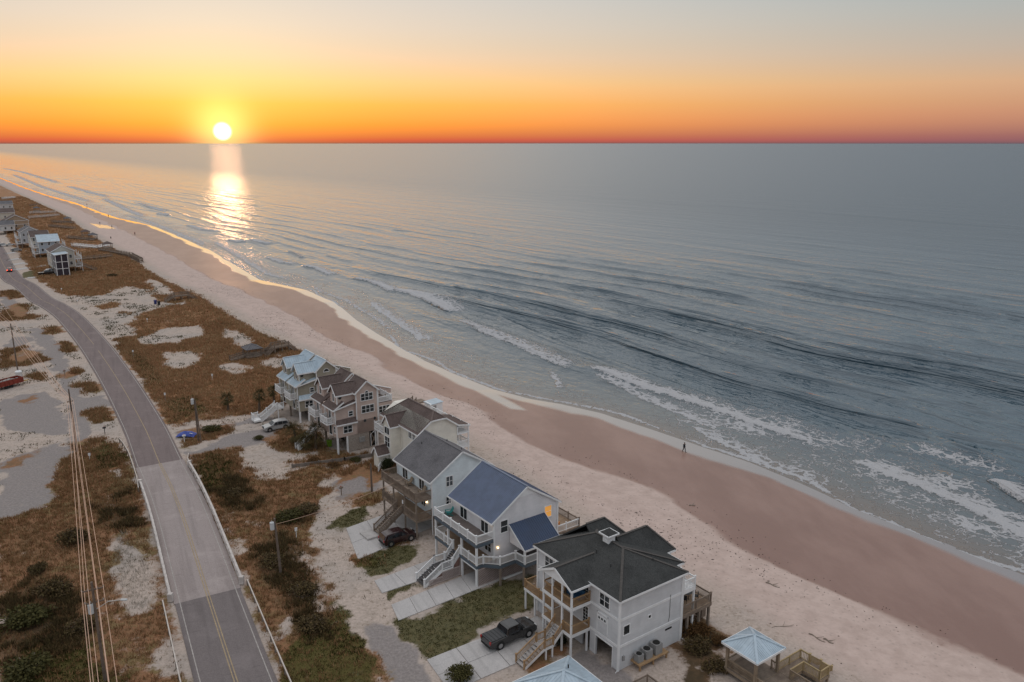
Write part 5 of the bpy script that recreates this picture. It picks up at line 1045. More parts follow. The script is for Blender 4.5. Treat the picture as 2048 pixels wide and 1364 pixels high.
stairs(HOUSE_E, (-4.6, 6.0, 0.05), (-1.3, 6.0, 2.85), 1.2, 11, M_DECKS, M_TRIM, M_TRIM, 0.9, 0.12)
HOUSE_F = hroot('stilt_house', 'olive grey multi-gabled stilt house with pale metal roofs', 'house', 599.6, 846); tower_house(HOUSE_F, S_OLIVE, MR_PALE, 0.42, -0.75, False, True); tower_front_stairs(HOUSE_F, 2.1, 5.3)
# ------------------------------------------------------------------ seaside pavilions, walkways
M_GAZP = wood('weathered gazebo timber', (0.26, 0.19, 0.13), (0.36, 0.275, 0.195)); M_RAILY = wood('yellow pine rail', (0.40, 0.29, 0.15), (0.50, 0.375, 0.21))
def a_pt(a, b, z=0.0):
    h = HOUSE_A.location; t = R(35.5); return Vector((h.x + a * math.cos(t) - b * math.sin(t), h.y + a * math.sin(t) + b * math.cos(t), z))
def pyramid(root, x0, x1, y0, y1, ze, za, m, seams=0.22, name='roof', inset=0.0):
    c = ((x0 + x1) / 2, (y0 + y1) / 2, za); A, B, C, D = (x0, y0, ze), (x1, y0, ze), (x1, y1, ze), (x0, y1, ze)
    rf = roof(root, [(A, B, c), (B, C, c), (C, D, c), (D, A, c)], m, 0.08, [(A, B), (B, C), (C, D), (D, A)], M_TRIM, name, seams, 0.03); hp = MB()
    for q in (A, B, C, D): hp.beam(Vector(q) + Vector((0, 0, 0.03)), Vector(c) + Vector((0, 0, 0.03)), 0.16, 0.06)
    hp.build('hip_cap', m, rf); return rf
def gazebo():
    r = thing('gazebo', 'square gazebo with pale blue metal pyramid roof beside the beach', 'gazebo', a_pt(10, -8), R(35.5))
    pyramid(r, -2.1, 2.1, -2.1, 2.1, 3.4, 4.55, MR_PALE); zd = 0.75
    for x in (-1.65, 1.65):
        for y in (-1.65, 1.65): post(r, x, y, -0.6, 3.35, 0.26, M_GAZP, 'post')
    b = MB()
    for s in (-1.65, 1.65): b.beam((-1.65, s, 3.2), (1.65, s, 3.2), 0.14, 0.22); b.beam((s, -1.65, 3.2), (s, 1.65, 3.2), 0.14, 0.22)
    b.build('roof_beams', M_GAZP, r)
    slab_deck(r, -1.8, 1.8, -1.8, 1.8, zd, M_DECKW, M_GAZP, 0.3, 'floor')
    for p in ([(-1.65, -1.65), (-1.65, 1.65)], [(-1.65, 1.65), (1.65, 1.65)], [(1.65, 1.65), (1.65, 0.4)], [(1.65, -1.0), (1.65, -1.65)]): railing(r, p, zd, 0.95, M_GAZP, 3.4, 0.13, 0.1, cap=False)
    bn = boxp(r, 'bench', M_GAZP, -1.5, -1.05, -1.4, 1.4, zd + 0.42, zd + 0.48); MB().box(-1.45, -1.1, -1.3, -1.2, zd, zd + 0.42).box(-1.45, -1.1, 1.2, 1.3, zd, zd + 0.42).build('bench_legs', M_GAZP, bn)
    return r
gazebo()
def beach_walk():
    r = thing('boardwalk', 'timber boardwalk and beach steps with yellow rails beside the gazebo', 'boardwalk', a_pt(10, -8), R(35.5)); zd = 0.72
    slab_deck(r, 1.85, 5.4, -2.9, -1.6, zd, M_DECKW, M_GAZP, 0.3, 'deck'); slab_deck(r, -1.8, 1.82, -6.5, -1.85, zd, M_DECKW, M_GAZP, 0.3, 'deck'); slab_deck(r, 3.9, 5.4, -4.8, -2.95, zd, M_DECKW, M_GAZP, 0.3, 'deck')
    railing(r, [(1.9, -1.62), (5.35, -1.62), (5.35, -2.6)], zd, 1.0, M_RAILY, 1.8, 0.14, 0.12, cap=False); railing(r, [(1.9, -2.95), (3.9, -2.95), (3.9, -4.75)], zd, 1.0, M_RAILY, 1.8, 0.14, 0.12, cap=False); railing(r, [(5.35, -3.9), (5.35, -4.75), (3.9, -4.78)], zd, 1.0, M_RAILY, 1.8, 0.14, 0.12, cap=False)
    railing(r, [(1.8, -6.4), (1.8, -3.0)], zd, 1.0, M_GAZP, 1.8, 0.14, 0.12, cap=False); railing(r, [(-1.75, -1.9), (-1.75, -6.4)], zd, 1.0, M_GAZP, 1.8, 0.14, 0.12, cap=False)
    stairs(r, (7.4, -3.25, -0.75), (5.4, -3.25, zd), 1.2, 7, M_DECKW, M_GAZP, M_RAILY, 0.95, 0.14)
    for x, y in ((2, -1.7), (5.3, -1.7), (2, -2.85), (3.95, -4.7), (5.3, -4.7), (-1.7, -4), (1.7, -4), (-1.7, -6.3), (1.7, -6.3)): post(r, x, y, -1.3, zd - 0.2, 0.2, M_GAZP, 'post')
beach_walk()
def near_pavilion():
    r = thing('pavilion', 'pale metal hip roof of the pavilion at the bottom edge below the grey house', 'pavilion', a_pt(-9.4, -3.1), R(35.5)); pyramid(r, -3.4, 3.4, -3.4, 3.4, 4.0, 6.0, MR_PALE, 0.3)
    for x in (-2.9, 2.9):
        for y in (-2.9, 2.9): post(r, x, y, 0, 3.95, 0.24, M_TRIM, 'post')
    b = MB()
    for s in (-2.9, 2.9): b.beam((-2.9, s, 3.75), (2.9, s, 3.75), 0.16, 0.3); b.beam((s, -2.9, 3.75), (s, 2.9, 3.75), 0.16, 0.3)
    b.build('roof_beams', M_TRIM, r); boxp(r, 'floor', M_CONC, -3, 3, -3, 3, 0.0, 0.1); boxp(r, 'wall', S_GREY, -2.8, 2.8, -2.85, -2.7, 0.1, 3.6)
    MB().tube([(1.0, 0.6, 5.3), (1.0, 0.6, 5.75)], 0.06).build('vent_pipe', M_DARK, r)
near_pavilion()
def yard_fence(pts, label, m, h=1.05):
    P = [Vector((*p, 0)) for p in pts]; b = P[0].copy(); r = thing('fence', label, 'fence', b); railing(r, [tuple((p - b)) for p in P], 0, h, m, 2.0, 0.14, 0.11, cap=False)
yard_fence([tuple(a_pt(-4.2, -0.6).xy), tuple(a_pt(-4.2, -4.6).xy)], 'low timber picket fence beside the open garage', M_DECKW); yard_fence([tuple(a_pt(-2.4, -3.0).xy), tuple(a_pt(1.0, -3.0).xy), tuple(a_pt(1.0, -6.0).xy)], 'timber picket fence below the air conditioner shelf', M_DECKW)
# dune walkovers
def walkover(px, label, hump, m=None):
    m = m or M_DECKW; P = [gp(*p) for p in px]; b = P[0]; d = P[-1] - P[0]; L = np.linalg.norm(d); r = thing('dune_walkover', label, 'walkway', (b[0], b[1], 0), math.atan2(d[1], d[0])); w = 0.9
    x1, x2 = L * 0.28, L * 0.68
    stairs(r, (0, 0, 0.0), (x1, 0, hump), 1.7, max(5, int(hump / 0.19)), m, m, m, 1.0, 0.16); slab_deck(r, x1, x2, -w, w, hump, m, m, 0.25, 'deck')
    for s in (-w, w): railing(r, [(x1, s), (x2, s)], hump, 1.0, m, 2.0, 0.16, 0.12, cap=False)
    stairs(r, (L, 0, -1.2), (x2, 0, hump), 1.7, 12, m, m, m, 1.0, 0.16)
    for x in (x1, (x1 + x2) / 2, x2):
        for s in (-w, w): post(r, x, s, -1.4, hump, 0.2, m, 'post')
    return r
walkover([(330, 604), (399, 597)], 'timber walkover crossing the dune beside the sandy public access', 1.7); walkover([(527, 716), (597, 702)], 'tall timber walkover over the dune behind the pale-roofed olive house', 2.2)
def dune_shelter():
    p = gp(505, 716); r = thing('dune_shelter', 'grey shingled dune shelter with ramp among brown dune grass', 'shelter', (p[0], p[1], 0.3), R(36.2)); c = (0, 0, 3.3); q = [(-2, -2, 2.3), (2, -2, 2.3), (2, 2, 2.3), (-2, 2, 2.3)]
    roof(r, [(q[0], q[1], c), (q[1], q[2], c), (q[2], q[3], c), (q[3], q[0], c)], SH_GREY, 0.1); slab_deck(r, -1.8, 1.8, -1.8, 1.8, 0.6, M_DECKW, M_DECKW, 0.3, 'deck')
    for x in (-1.6, 1.6):
        for y in (-1.6, 1.6): post(r, x, y, -0.6, 2.3, 0.18, M_DECKW, 'post')
    railing(r, [(-1.7, -1.7), (1.7, -1.7)], 0.6, 0.95, M_DECKW, 2, 0.14); railing(r, [(-1.7, 1.7), (1.7, 1.7)], 0.6, 0.95, M_DECKW, 2, 0.14); slab_deck(r, 1.85, 6.2, -0.7, 0.7, 0.6, M_DECKW, M_DECKW, 0.2, 'walkway'); stairs(r, (-5.2, 0, 0.0), (-1.8, 0, 0.6), 1.4, 4, M_DECKW, M_DECKW, M_DECKW, 0.9, 0.16)
    railing(r, [(1.85, -0.68), (6.2, -0.68)], 0.6, 0.95, M_DECKW, 2, 0.16); railing(r, [(1.85, 0.68), (6.2, 0.68)], 0.6, 0.95, M_DECKW, 2, 0.16)
dune_shelter()
def shed_white():
    p = gp(862, 828); r = thing('beach_shed', 'small white shed on the beach behind the brown-roofed cream house', 'shed', (p[0], p[1], -0.4), R(36.2)); boxp(r, 'wall', M_TRIM, 0, 2.6, 0, 2.4, 0, 2.3); P = [(-0.15, -0.15, 2.28), (2.75, -0.15, 2.42), (2.75, 2.55, 2.42), (-0.15, 2.55, 2.28)]; roof(r, [P], MR_PALE, 0.08); boxp(r, 'door', M_ACG, 0.4, 1.2, -0.04, 0, 0.05, 1.95)
    q = thing('dune_fence', 'weathered timber dune steps beside the small white shed', 'steps', (p[0], p[1], -0.4), R(36.2)); stairs(q, (-3.6, 5.2, 0), (-0.6, 5.2, 1.6), 1.4, 8, M_DECKW, M_DECKW, M_DECKW, 0.9, 0.16); slab_deck(q, -0.6, 1.4, 4.3, 6.1, 1.6, M_DECKW, M_DECKW, 0.25, 'deck')
shed_white()
# low retaining wall and fence by the paved lot
def low_wall():
    A = gp(585, 936); B = gp(690, 922); C_ = gp(750, 912); r = thing('retaining_wall', 'low weathered timber retaining wall edging the paved lot', 'wall', (A[0], A[1], 0)); pts = [Vector((*(q - A), 0)) for q in (A, B, C_)]
    for p, q in zip(pts, pts[1:]):
        for k in range(3): MB().beam(p + Vector((0, 0, 0.11 + 0.2 * k)), q + Vector((0, 0, 0.11 + 0.2 * k)), 0.09, 0.19).build('plank', M_POSTW, r)
        n = int((q - p).length / 2)
        for i in range(n + 1): c = p.lerp(q, i / n); MB().box(c.x - 0.09, c.x + 0.09, c.y - 0.2, c.y - 0.05, -0.2, 0.75).build('post', M_POSTW, r)
low_wall()
yard_fence([tuple(gp(757, 944)), tuple(gp(772, 921))], 'short white fence beside the round dark hedge', M_TRIM)
# ------------------------------------------------------------------ vehicles
M_TYRE = mat('tyre rubber', (0.018, 0.018, 0.018), 0.9); M_RIM = mat('alloy rim', (0.45, 0.45, 0.46), 0.3, 0.05, metal=0.8); M_CGLS = glass('car glass', (0.012, 0.013, 0.015)); M_TAIL = mat('tail lamp red', (0.35, 0.012, 0.01), 0.25); M_HEAD = mat('head lamp clear', (0.62, 0.62, 0.62), 0.15); M_BLKP = mat('black plastic', (0.02, 0.02, 0.02), 0.6); M_TAILON = emit('lit tail lamp', (1.0, 0.08, 0.03), 4.0)
def paint(name, c): 
    m = mat(name, c, 0.22, 0.05, 1.0, spec=0.6); p = m.node_tree.nodes['Principled BSDF']; p.inputs['Coat Weight'].default_value = 0.6; p.inputs['Coat Roughness'].default_value = 0.08; return m
SUVP = dict(L=4.7, W=1.88, belt=1.02, prof=[(-2.28, 0.42), (-2.35, 0.74), (-2.30, 1.02), (-2.02, 1.50), (-1.72, 1.64), (-0.9, 1.70), (-0.1, 1.69), (0.45, 1.60), (1.15, 1.10), (1.75, 1.02), (2.15, 0.90), (2.32, 0.72), (2.34, 0.45), (2.2, 0.28), (-2.15, 0.28)],
            side=[[(-1.95, 1.08), (-1.75, 1.46), (-1.0, 1.56), (-0.95, 1.08)], [(-0.88, 1.08), (-0.92, 1.57), (-0.12, 1.58), (-0.1, 1.08)], [(-0.02, 1.08), (-0.04, 1.58), (0.38, 1.50), (0.86, 1.10)]], front=((0.5, 1.56), (1.1, 1.14)), back=((-2.26, 1.08), (-2.05, 1.46)), axles=(1.45, -1.38), wr=0.37)
TRUCKP = dict(L=5.9, W=2.0, belt=1.16, prof=[(-2.92, 0.5), (-2.95, 0.75), (-2.93, 1.16), (-0.98, 1.18), (-0.92, 1.25), (-0.72, 1.80), (-0.45, 1.90), (0.75, 1.90), (1.42, 1.26), (2.1, 1.20), (2.75, 1.10), (2.93, 0.95), (2.95, 0.55), (2.8, 0.40), (-2.8, 0.40)],
              side=[[(-0.72, 1.22), (-0.60, 1.72), (0.1, 1.76), (0.12, 1.22)], [(0.2, 1.22), (0.2, 1.76), (0.72, 1.74), (1.18, 1.24)]], front=((0.82, 1.82), (1.36, 1.30)), back=((-0.92, 1.28), (-0.75, 1.72)), axles=(1.85, -1.75), wr=0.42)
CARP = dict(L=4.5, W=1.8, belt=0.92, prof=[(-2.2, 0.42), (-2.25, 0.66), (-2.18, 0.92), (-1.6, 1.0), (-1.05, 1.36), (-0.6, 1.44), (0.2, 1.43), (1.0, 0.98), (1.7, 0.88), (2.15, 0.72), (2.24, 0.45), (2.1, 0.26), (-2.1, 0.26)],
            side=[[(-1.25, 0.97), (-0.92, 1.30), (-0.35, 1.35), (-0.35, 0.96)], [(-0.28, 0.96), (-0.28, 1.35), (0.18, 1.33), (0.72, 0.98)]], front=((0.28, 1.36), (0.92, 1.02)), back=((-1.5, 1.03), (-1.1, 1.32)), axles=(1.35, -1.35), wr=0.33)
def vehicle(name, label, cat, px, ang, P, body, group=None, cover=False, lit=False, z=0.08, parts=True, pos=None):
    p = gp(*px) if pos is None else pos; r = thing(name, label, cat, (p[0], p[1], z), R(ang), group); W2 = P['W'] / 2; belt = P['belt']; hw = lambda zz: W2 - max(0, zz - belt) * 0.34 - max(0, 0.55 - zz) * 0.12
    pr = P['prof']; n = len(pr); mb = MB()
    rings = []
    for f, ins in ((-1, 1.0), (-0.86, 0.0), (0.86, 0.0), (1, 1.0)):
        ring = []
        for x, zz in pr: k = 1 - 0.022 * ins; cz = 0.85; ring.append((x * k, hw(zz) * f, cz + (zz - cz) * (1 - 0.035 * ins)))
        rings.append(ring)
    V = [v for ring in rings for v in ring]; Fs = [tuple(range(n)), tuple(range(3 * n, 4 * n))[::-1]]
    for k in range(3):
        for i in range(n): Fs.append((k * n + i, k * n + (i + 1) % n, (k + 1) * n + (i + 1) % n, (k + 1) * n + i))
    mb.add(V, Fs); bo = mb.build('body', body, r)
    for s in (-1, 1):
        for q in P['side']:
            g = MB(); g.add([(x * 0.985, s * (hw(zz) + 0.012), zz * 0.985 + 0.015) for x, zz in q], [tuple(range(len(q)))]); g.build('side_window', M_CGLS, bo)
    for key, nm_ in (('front', 'windscreen'), ('back', 'rear_window')):
        (xa, za), (xb, zb_) = P[key]; off = 0.03 if key == 'front' else -0.03; g = MB(); g.add([(xa + off, -hw(za) * 0.84, za + 0.02), (xa + off, hw(za) * 0.84, za + 0.02), (xb + off, hw(zb_) * 0.88, zb_ + 0.02), (xb + off, -hw(zb_) * 0.88, zb_ + 0.02)], [(0, 1, 2, 3)]); g.build(nm_, M_CGLS, bo)
    for ax in P['axles']:
        for s in (-1, 1):
            w = MB().cyl((ax, s * (W2 - 0.21), P['wr']), (ax, s * (W2 + 0.02), P['wr']), P['wr'], seg=18).build('wheel', M_TYRE, r); MB().cyl((ax, s * (W2 - 0.02), P['wr']), (ax, s * (W2 + 0.03), P['wr']), P['wr'] * 0.62, seg=12).build('rim', M_RIM, w)
            MB().cyl((ax, s * (W2 - 0.3), P['wr'] + 0.03), (ax, s * (W2 - 0.004), P['wr'] + 0.03), P['wr'] + 0.09, seg=18).build('wheel_arch', M_BLKP, bo)
    xf, xr = pr[-4][0] if False else max(x for x, _ in pr), min(x for x, _ in pr)
    for s in (-1, 1):
        MB().box(xf - 0.14, xf + 0.005, s * W2 * 0.72 - 0.2, s * W2 * 0.72 + 0.2, belt - 0.28, belt - 0.12).build('headlight', M_HEAD, bo); MB().box(xr - 0.005, xr + 0.12, s * W2 * 0.82 - 0.12, s * W2 * 0.82 + 0.12, belt - 0.25, belt + 0.02).build('tail_light', M_TAILON if lit else M_TAIL, bo)
        MB().box(P['front'][1][0] - 0.35, P['front'][1][0] - 0.2, s * (W2 + 0.02) - 0.09, s * (W2 + 0.02) + 0.09, belt + 0.02, belt + 0.16).build('mirror', body, bo)
    MB().box(xf - 0.05, xf + 0.02, -W2 * 0.5, W2 * 0.5, belt - 0.38, belt - 0.14).build('grille', M_BLKP, bo); MB().box(xr - 0.03, xr + 0.05, -W2 * 0.8, W2 * 0.8, 0.42, 0.56).build('bumper', M_BLKP, bo)
    if cover:
        c = boxp(bo, 'bed_cover', mat('bed cover vinyl', (0.05, 0.05, 0.052), 0.45), -2.86, -1.02, -W2 + 0.12, W2 - 0.12, 1.17, 1.23)
        for k in range(4): x = -2.7 + k * 0.42; boxp(c, 'cover_rib', M_BLKP, x, x + 0.05, -W2 + 0.14, W2 - 0.14, 1.23, 1.25)
    return r
PT_BLACK = paint('black paint', (0.012, 0.012, 0.013)); PT_MAR = paint('dark maroon paint', (0.030, 0.010, 0.012)); PT_SILV = paint('silver paint', (0.36, 0.35, 0.34)); PT_WHITE = paint('white paint', (0.62, 0.62, 0.62)); PT_RED = paint('red paint', (0.16, 0.02, 0.02)); PT_GREY = paint('grey paint', (0.12, 0.12, 0.13))
vehicle('pickup_truck', 'black pickup truck with covered bed parked before the grey hip-roofed house', 'truck', (1018, 1279), 36, TRUCKP, PT_BLACK, cover=True)
vehicle('parked_car', 'dark maroon SUV parked under the weathered timber decks', 'car', (796, 1083), 34, SUVP, PT_MAR)
vehicle('parked_car', 'silver SUV parked on sand by the olive house white stairs', 'car', (553, 858), 214, SUVP, PT_SILV, z=0.0)
for (px, ang, P_, pt, nm_, lab, lit) in (((94, 550), 36, TRUCKP, PT_BLACK, 'pickup_truck', 'black pickup truck parked beside the distant cream house with screened tower', False), ((104, 546), 36, SUVP, PT_WHITE, 'parked_car', 'white SUV behind the black pickup at the distant cream house', False), ((20, 543), 118, CARP, PT_RED, 'moving_car', 'dark red car with lit tail lights on the far road', True), ((7, 493), 36, SUVP, PT_WHITE, 'parked_car', 'leftmost white SUV parked in the distant driveways', False),
                                      ((21, 492), 36, CARP, PT_WHITE, 'parked_car', 'white car second from the left in the distant driveways', False), ((33, 503), 36, SUVP, PT_SILV, 'parked_car', 'long silver SUV in the driveway nearest the distant grey house', False), ((42, 492), 36, CARP, PT_GREY, 'parked_car', 'grey car half hidden by the distant grey house', False)):
    vehicle(nm_, lab, 'truck' if 'truck' in nm_ else 'car', px, ang, P_, pt, lit=lit)
def dump_trailer():
    p = gp(14, 775); r = thing('dump_trailer', 'red roll-off dump trailer loaded with debris at the left edge', 'trailer', (p[0], p[1], 0), R(62)); m = mat('red trailer paint', (0.22, 0.035, 0.02), 0.55, 0.25, 2.0); w = MB(); L = 6.0; W2 = 1.15; z0, z1 = 0.75, 1.75
    w.box(-L / 2, L / 2, -W2, -W2 + 0.08, z0, z1).box(-L / 2, L / 2, W2 - 0.08, W2, z0, z1).box(-L / 2, -L / 2 + 0.08, -W2 + 0.08, W2 - 0.08, z0, z1).box(L / 2 - 0.08, L / 2, -W2 + 0.08, W2 - 0.08, z0, z1).box(-L / 2, L / 2, -W2, W2, z0 - 0.1, z0); w.build('bin', m, r)
    for i in range(7): x = -L / 2 + 0.4 + i * 0.85; boxp(r, 'rib', m, x, x + 0.1, -W2 - 0.06, -W2, z0, z1); boxp(r, 'rib', m, x, x + 0.1, W2, W2 + 0.06, z0, z1)
    d = MB()
    for i in range(30): x, y, s = random.uniform(-2.6, 2.6), random.uniform(-0.8, 0.8), random.uniform(0.15, 0.4); d.box(x - s, x + s, y - s * 0.5, y + s * 0.5, z0, 1.3 + random.random() * 0.4)
    tag(d.build('debris', mat('mixed debris', (0.40, 0.37, 0.34), 0.8, 0.5, 6.0), r), kind='stuff')
    for x in (-0.6, 0.4):
        for s in (-1, 1): MB().cyl((x, s * 0.85, 0.38), (x, s * 1.1, 0.38), 0.38, seg=14).build('wheel', M_TYRE, r)
    t = MB(); t.beam((L / 2, -0.4, 0.6), (L / 2 + 1.6, 0, 0.5), 0.1, 0.12); t.beam((L / 2, 0.4, 0.6), (L / 2 + 1.6, 0, 0.5), 0.1, 0.12); t.build('drawbar', mat('yellow drawbar', (0.5, 0.3, 0.05), 0.5), r)
dump_trailer()
def lathe(mb, prof, seg=14):
    k = len(mb.v)
    for rr, z in prof:
        for j in range(seg): mb.v.append((rr * math.cos(2 * math.pi * j / seg), rr * math.sin(2 * math.pi * j / seg), z))
    for i in range(len(prof) - 1):
        for j in range(seg): mb.f.append((k + i * seg + j, k + i * seg + (j + 1) % seg, k + (i + 1) * seg + (j + 1) % seg, k + (i + 1) * seg + j))
    mb.f.append(tuple(k + (len(prof) - 1) * seg + j for j in range(seg))); mb.f.append(tuple(k + j for j in range(seg))[::-1]); return mb
def tank():
    p = gp(39, 758); r = thing('storage_tank', 'white upright tank standing beside the red dump trailer', 'tank', (p[0], p[1], 0)); lathe(MB(), [(0.62, 0), (0.66, 0.1), (0.66, 1.55), (0.7, 1.6), (0.7, 1.68), (0.62, 1.8), (0.3, 1.95), (0.12, 2.0)]).build('shell', M_TRIM, r, True); lathe(MB(), [(0.15, 2.0), (0.15, 2.1), (0.05, 2.12)]).build('lid', M_ACG, r)
tank()
def bin_(px, col, name, label, s=1.0, z=0.0):
    p = gp(*px); r = thing('wheelie_bin', label, 'bin', (p[0], p[1], z), R(40)); m = mat('bin ' + name, col, 0.5, 0.08); b = MB(); w0, w1, h = 0.24 * s, 0.30 * s, 0.95 * s; b.add([(-w0, -w0, 0.05), (w0, -w0, 0.05), (w0, w0, 0.05), (-w0, w0, 0.05), (-w1, -w1, h), (w1, -w1, h), (w1, w1, h), (-w1, w1, h)], [(3, 2, 1, 0), (4, 5, 6, 7), (0, 1, 5, 4), (1, 2, 6, 5), (2, 3, 7, 6), (3, 0, 4, 7)]); b.build('body', m, r)
    l = MB(); w = w1 + 0.03; l.add([(-w, -w, h), (w, -w, h), (w, w, h), (-w, w, h), (-w * 0.8, -w * 0.8, h + 0.09), (w * 0.8, -w * 0.8, h + 0.09), (w * 0.8, w, h + 0.07), (-w * 0.8, w, h + 0.07)], [(0, 1, 5, 4), (1, 2, 6, 5), (2, 3, 7, 6), (3, 0, 4, 7), (4, 5, 6, 7)]); l.build('lid', m, r)
    for k in (-1, 1): MB().cyl((k * 0.22 * s, w0, 0.1), (k * 0.28 * s, w0, 0.1), 0.1 * s, seg=10).build('wheel', M_TYRE, r)
bin_((311, 608), (0.03, 0.04, 0.16), 'blue', 'blue wheelie bin on the sandy beach access', 1.3); bin_((318, 610), (0.02, 0.02, 0.02), 'black', 'black wheelie bin on the sandy beach access', 1.3); bin_((659, 893), (0.16, 0.30, 0.02), 'lime', 'lime green bin under the tan house', 1.15)
# chairs
def adirondack(pos, rz, m, label, group=None):
    r = thing('deck_chair', label, 'chair', pos, rz, group); MB().prism([(-0.28, -0.3, 0.30), (0.32, -0.3, 0.42), (0.32, 0.3, 0.42), (-0.28, 0.3, 0.30)], (0, 0, 0.05)).build('seat', m, r); bk = MB()
    for i in range(5): y = -0.26 + i * 0.13; bk.prism([(-0.25, y - 0.055, 0.3), (-0.25, y + 0.055, 0.3), (-0.62, y + 0.07, 1.05 - abs(i - 2) * 0.05), (-0.62, y - 0.07, 1.05 - abs(i - 2) * 0.05)], (0.03, 0, 0.02))
    tag(bk.build('backrest', m, r), kind='stuff')
    for s in (-0.36, 0.36): boxp(r, 'armrest', m, -0.4, 0.4, s - 0.07, s + 0.07, 0.58, 0.62); boxp(r, 'leg', m, 0.28, 0.36, s - 0.04, s + 0.04, 0, 0.58); MB().beam((-0.45, s, 0.03), (0.3, s, 0.4), 0.05, 0.1).build('leg', m, r)
def loc(house, a, b, z): h = house.location; t = house.rotation_euler.z; return (h.x + a * math.cos(t) - b * math.sin(t), h.y + a * math.sin(t) + b * math.cos(t), h.z + z)
M_TEAL = mat('teal plastic', (0.02, 0.20, 0.19), 0.45); M_ORNG = mat('orange plastic', (0.62, 0.20, 0.02), 0.45); M_BLUEC = mat('blue cushion', (0.03, 0.09, 0.17), 0.8)
adirondack(loc(HOUSE_B, 1.5, 8.3, 5.35), R(200), M_TEAL, 'teal deck chair on the upper porch of the blue-roofed house'); adirondack(loc(HOUSE_C, -0.7, 4.9, 5.55), R(216), M_GAZP, 'left of two timber chairs on the weathered upper deck'); adirondack(loc(HOUSE_C, -0.7, 1.4, 5.55), R(216), M_GAZP, 'timber chair nearest the corner of the weathered upper deck')
adirondack(loc(HOUSE_B, 13.6, 2.2, 2.7), R(60), M_ORNG, 'orange deck chair behind the blue-roofed house'); adirondack(loc(HOUSE_B, 13.2, 4.2, 2.7), R(40), M_SLATE, 'dark blue deck chair near the orange one')
sofa = thing('porch_sofa', 'blue cushioned sofa on the upper porch of the nearest house', 'sofa', loc(HOUSE_A, -0.8, 5.6, 5.6), R(35.5)); boxp(sofa, 'base', M_BLUEC, -0.4, 0.45, -0.95, 0.95, 0.12, 0.45); boxp(sofa, 'back', M_BLUEC, 0.25, 0.45, -0.95, 0.95, 0.45, 0.95); boxp(sofa, 'armrest', M_BLUEC, -0.4, 0.25, -0.95, -0.78, 0.45, 0.65); boxp(sofa, 'armrest', M_BLUEC, -0.4, 0.25, 0.78, 0.95, 0.45, 0.65)
def table_set():
    r = thing('patio_table', 'dark patio table on the lower sea deck of the nearest house', 'table', loc(HOUSE_A, 11.8, 2.2, 2.75), R(20)); lathe(MB(), [(0.7, 0.7), (0.72, 0.74), (0.02, 0.76)]).build('top', M_BLKP, r)
    for k in range(4): t = k * math.pi / 2; MB().beam((0.5 * math.cos(t), 0.5 * math.sin(t), 0), (0.4 * math.cos(t), 0.4 * math.sin(t), 0.7), 0.05, 0.05).build('leg', M_BLKP, r)
    for k, side in enumerate(('seaward', 'far', 'house', 'near')): t = k * math.pi / 2 + 0.6; p = loc(HOUSE_A, 11.8 + 1.05 * math.cos(t), 2.2 + 1.05 * math.sin(t), 2.75); c = thing('patio_chair', 'dark patio chair on the %s side of the sea deck table' % side, 'chair', p, t + R(35.5), 'patio chairs on the sea deck'); boxp(c, 'seat', M_BLKP, -0.25, 0.25, -0.25, 0.25, 0.4, 0.45); boxp(c, 'backrest', M_BLKP, 0.2, 0.25, -0.25, 0.25, 0.45, 0.95); [boxp(c, 'leg', M_BLKP, x - 0.02, x + 0.02, y - 0.02, y + 0.02, 0, 0.4) for x in (-0.22, 0.22) for y in (-0.22, 0.22)]
table_set()
# ------------------------------------------------------------------ poles, wires, mailboxes, markers
M_POLE = mat('utility pole timber', (0.155, 0.115, 0.09), 0.85, 0.25, 1.5, bump=0.4); M_WIRE = mat('sun-glint orange wire', (0.62, 0.40, 0.29), 0.4, 0.1, metal=0.3); M_TRANS = mat('transformer enamel', (0.55, 0.56, 0.56), 0.35, 0.08); M_INS = mat('insulator porcelain', (0.4, 0.38, 0.36), 0.3)  # wire orange is the low sun's glint put into the colour
def pole(px, h, label, lean=(0, 0), arms=(), trans=None, lampd=None, twin=False):
    p = gp(*px); r = thing('utility_pole', label, 'utility pole', (p[0], p[1], 0)); top = Vector((lean[0], lean[1], h)); MB().cyl((0, 0, -0.3), top, 0.17, 0.11, 10).build('shaft', M_POLE, r)
    if twin: MB().cyl((0.55, -0.25, -0.3), (0.15, -0.1, h * 0.95), 0.13, 0.09, 8).build('shaft', M_POLE, r)
    for z, d in arms:
        c = top * (z / h); d = Vector(d); a = MB().beam(c - d, c + d, 0.1, 0.12).build('crossarm', M_POLE, r)
        for k in (-0.95, -0.4, 0.4, 0.95): q = c + d * k; MB().cyl(q + Vector((0, 0, 0.06)), q + Vector((0, 0, 0.22)), 0.05, 0.03, 6).build('insulator', M_INS, a)
    if trans: c = top * (trans / h); t = MB().cyl(c + Vector((-0.32, -0.15, -0.45)), c + Vector((-0.32, -0.15, 0.45)), 0.26, 0.26, 12).build('transformer', M_TRANS, r); MB().cyl(c + Vector((-0.32, -0.15, 0.45)), c + Vector((-0.32, -0.15, 0.55)), 0.2, 0.08, 10).build('transformer_cap', M_TRANS, t); MB().cyl(c + Vector((-0.32, -0.15, 0.55)), c + Vector((-0.32, -0.15, 0.75)), 0.04, 0.03, 6).build('bushing', M_INS, t)
    if lampd: c = top * (lampd[0] / h); e = c + Vector(lampd[1]); MB().tube([c, c.lerp(e, 0.5) + Vector((0, 0, 0.35)), e], 0.05).build('lamp_arm', M_GALV, r); MB().box(e.x - 0.12, e.x + 0.45, e.y - 0.1, e.y + 0.1, e.z - 0.08, e.z + 0.06).build('street_lamp', M_TRANS, r)
    return r
def top_at(px, h): p = gp(px[0], px[1], h); return p
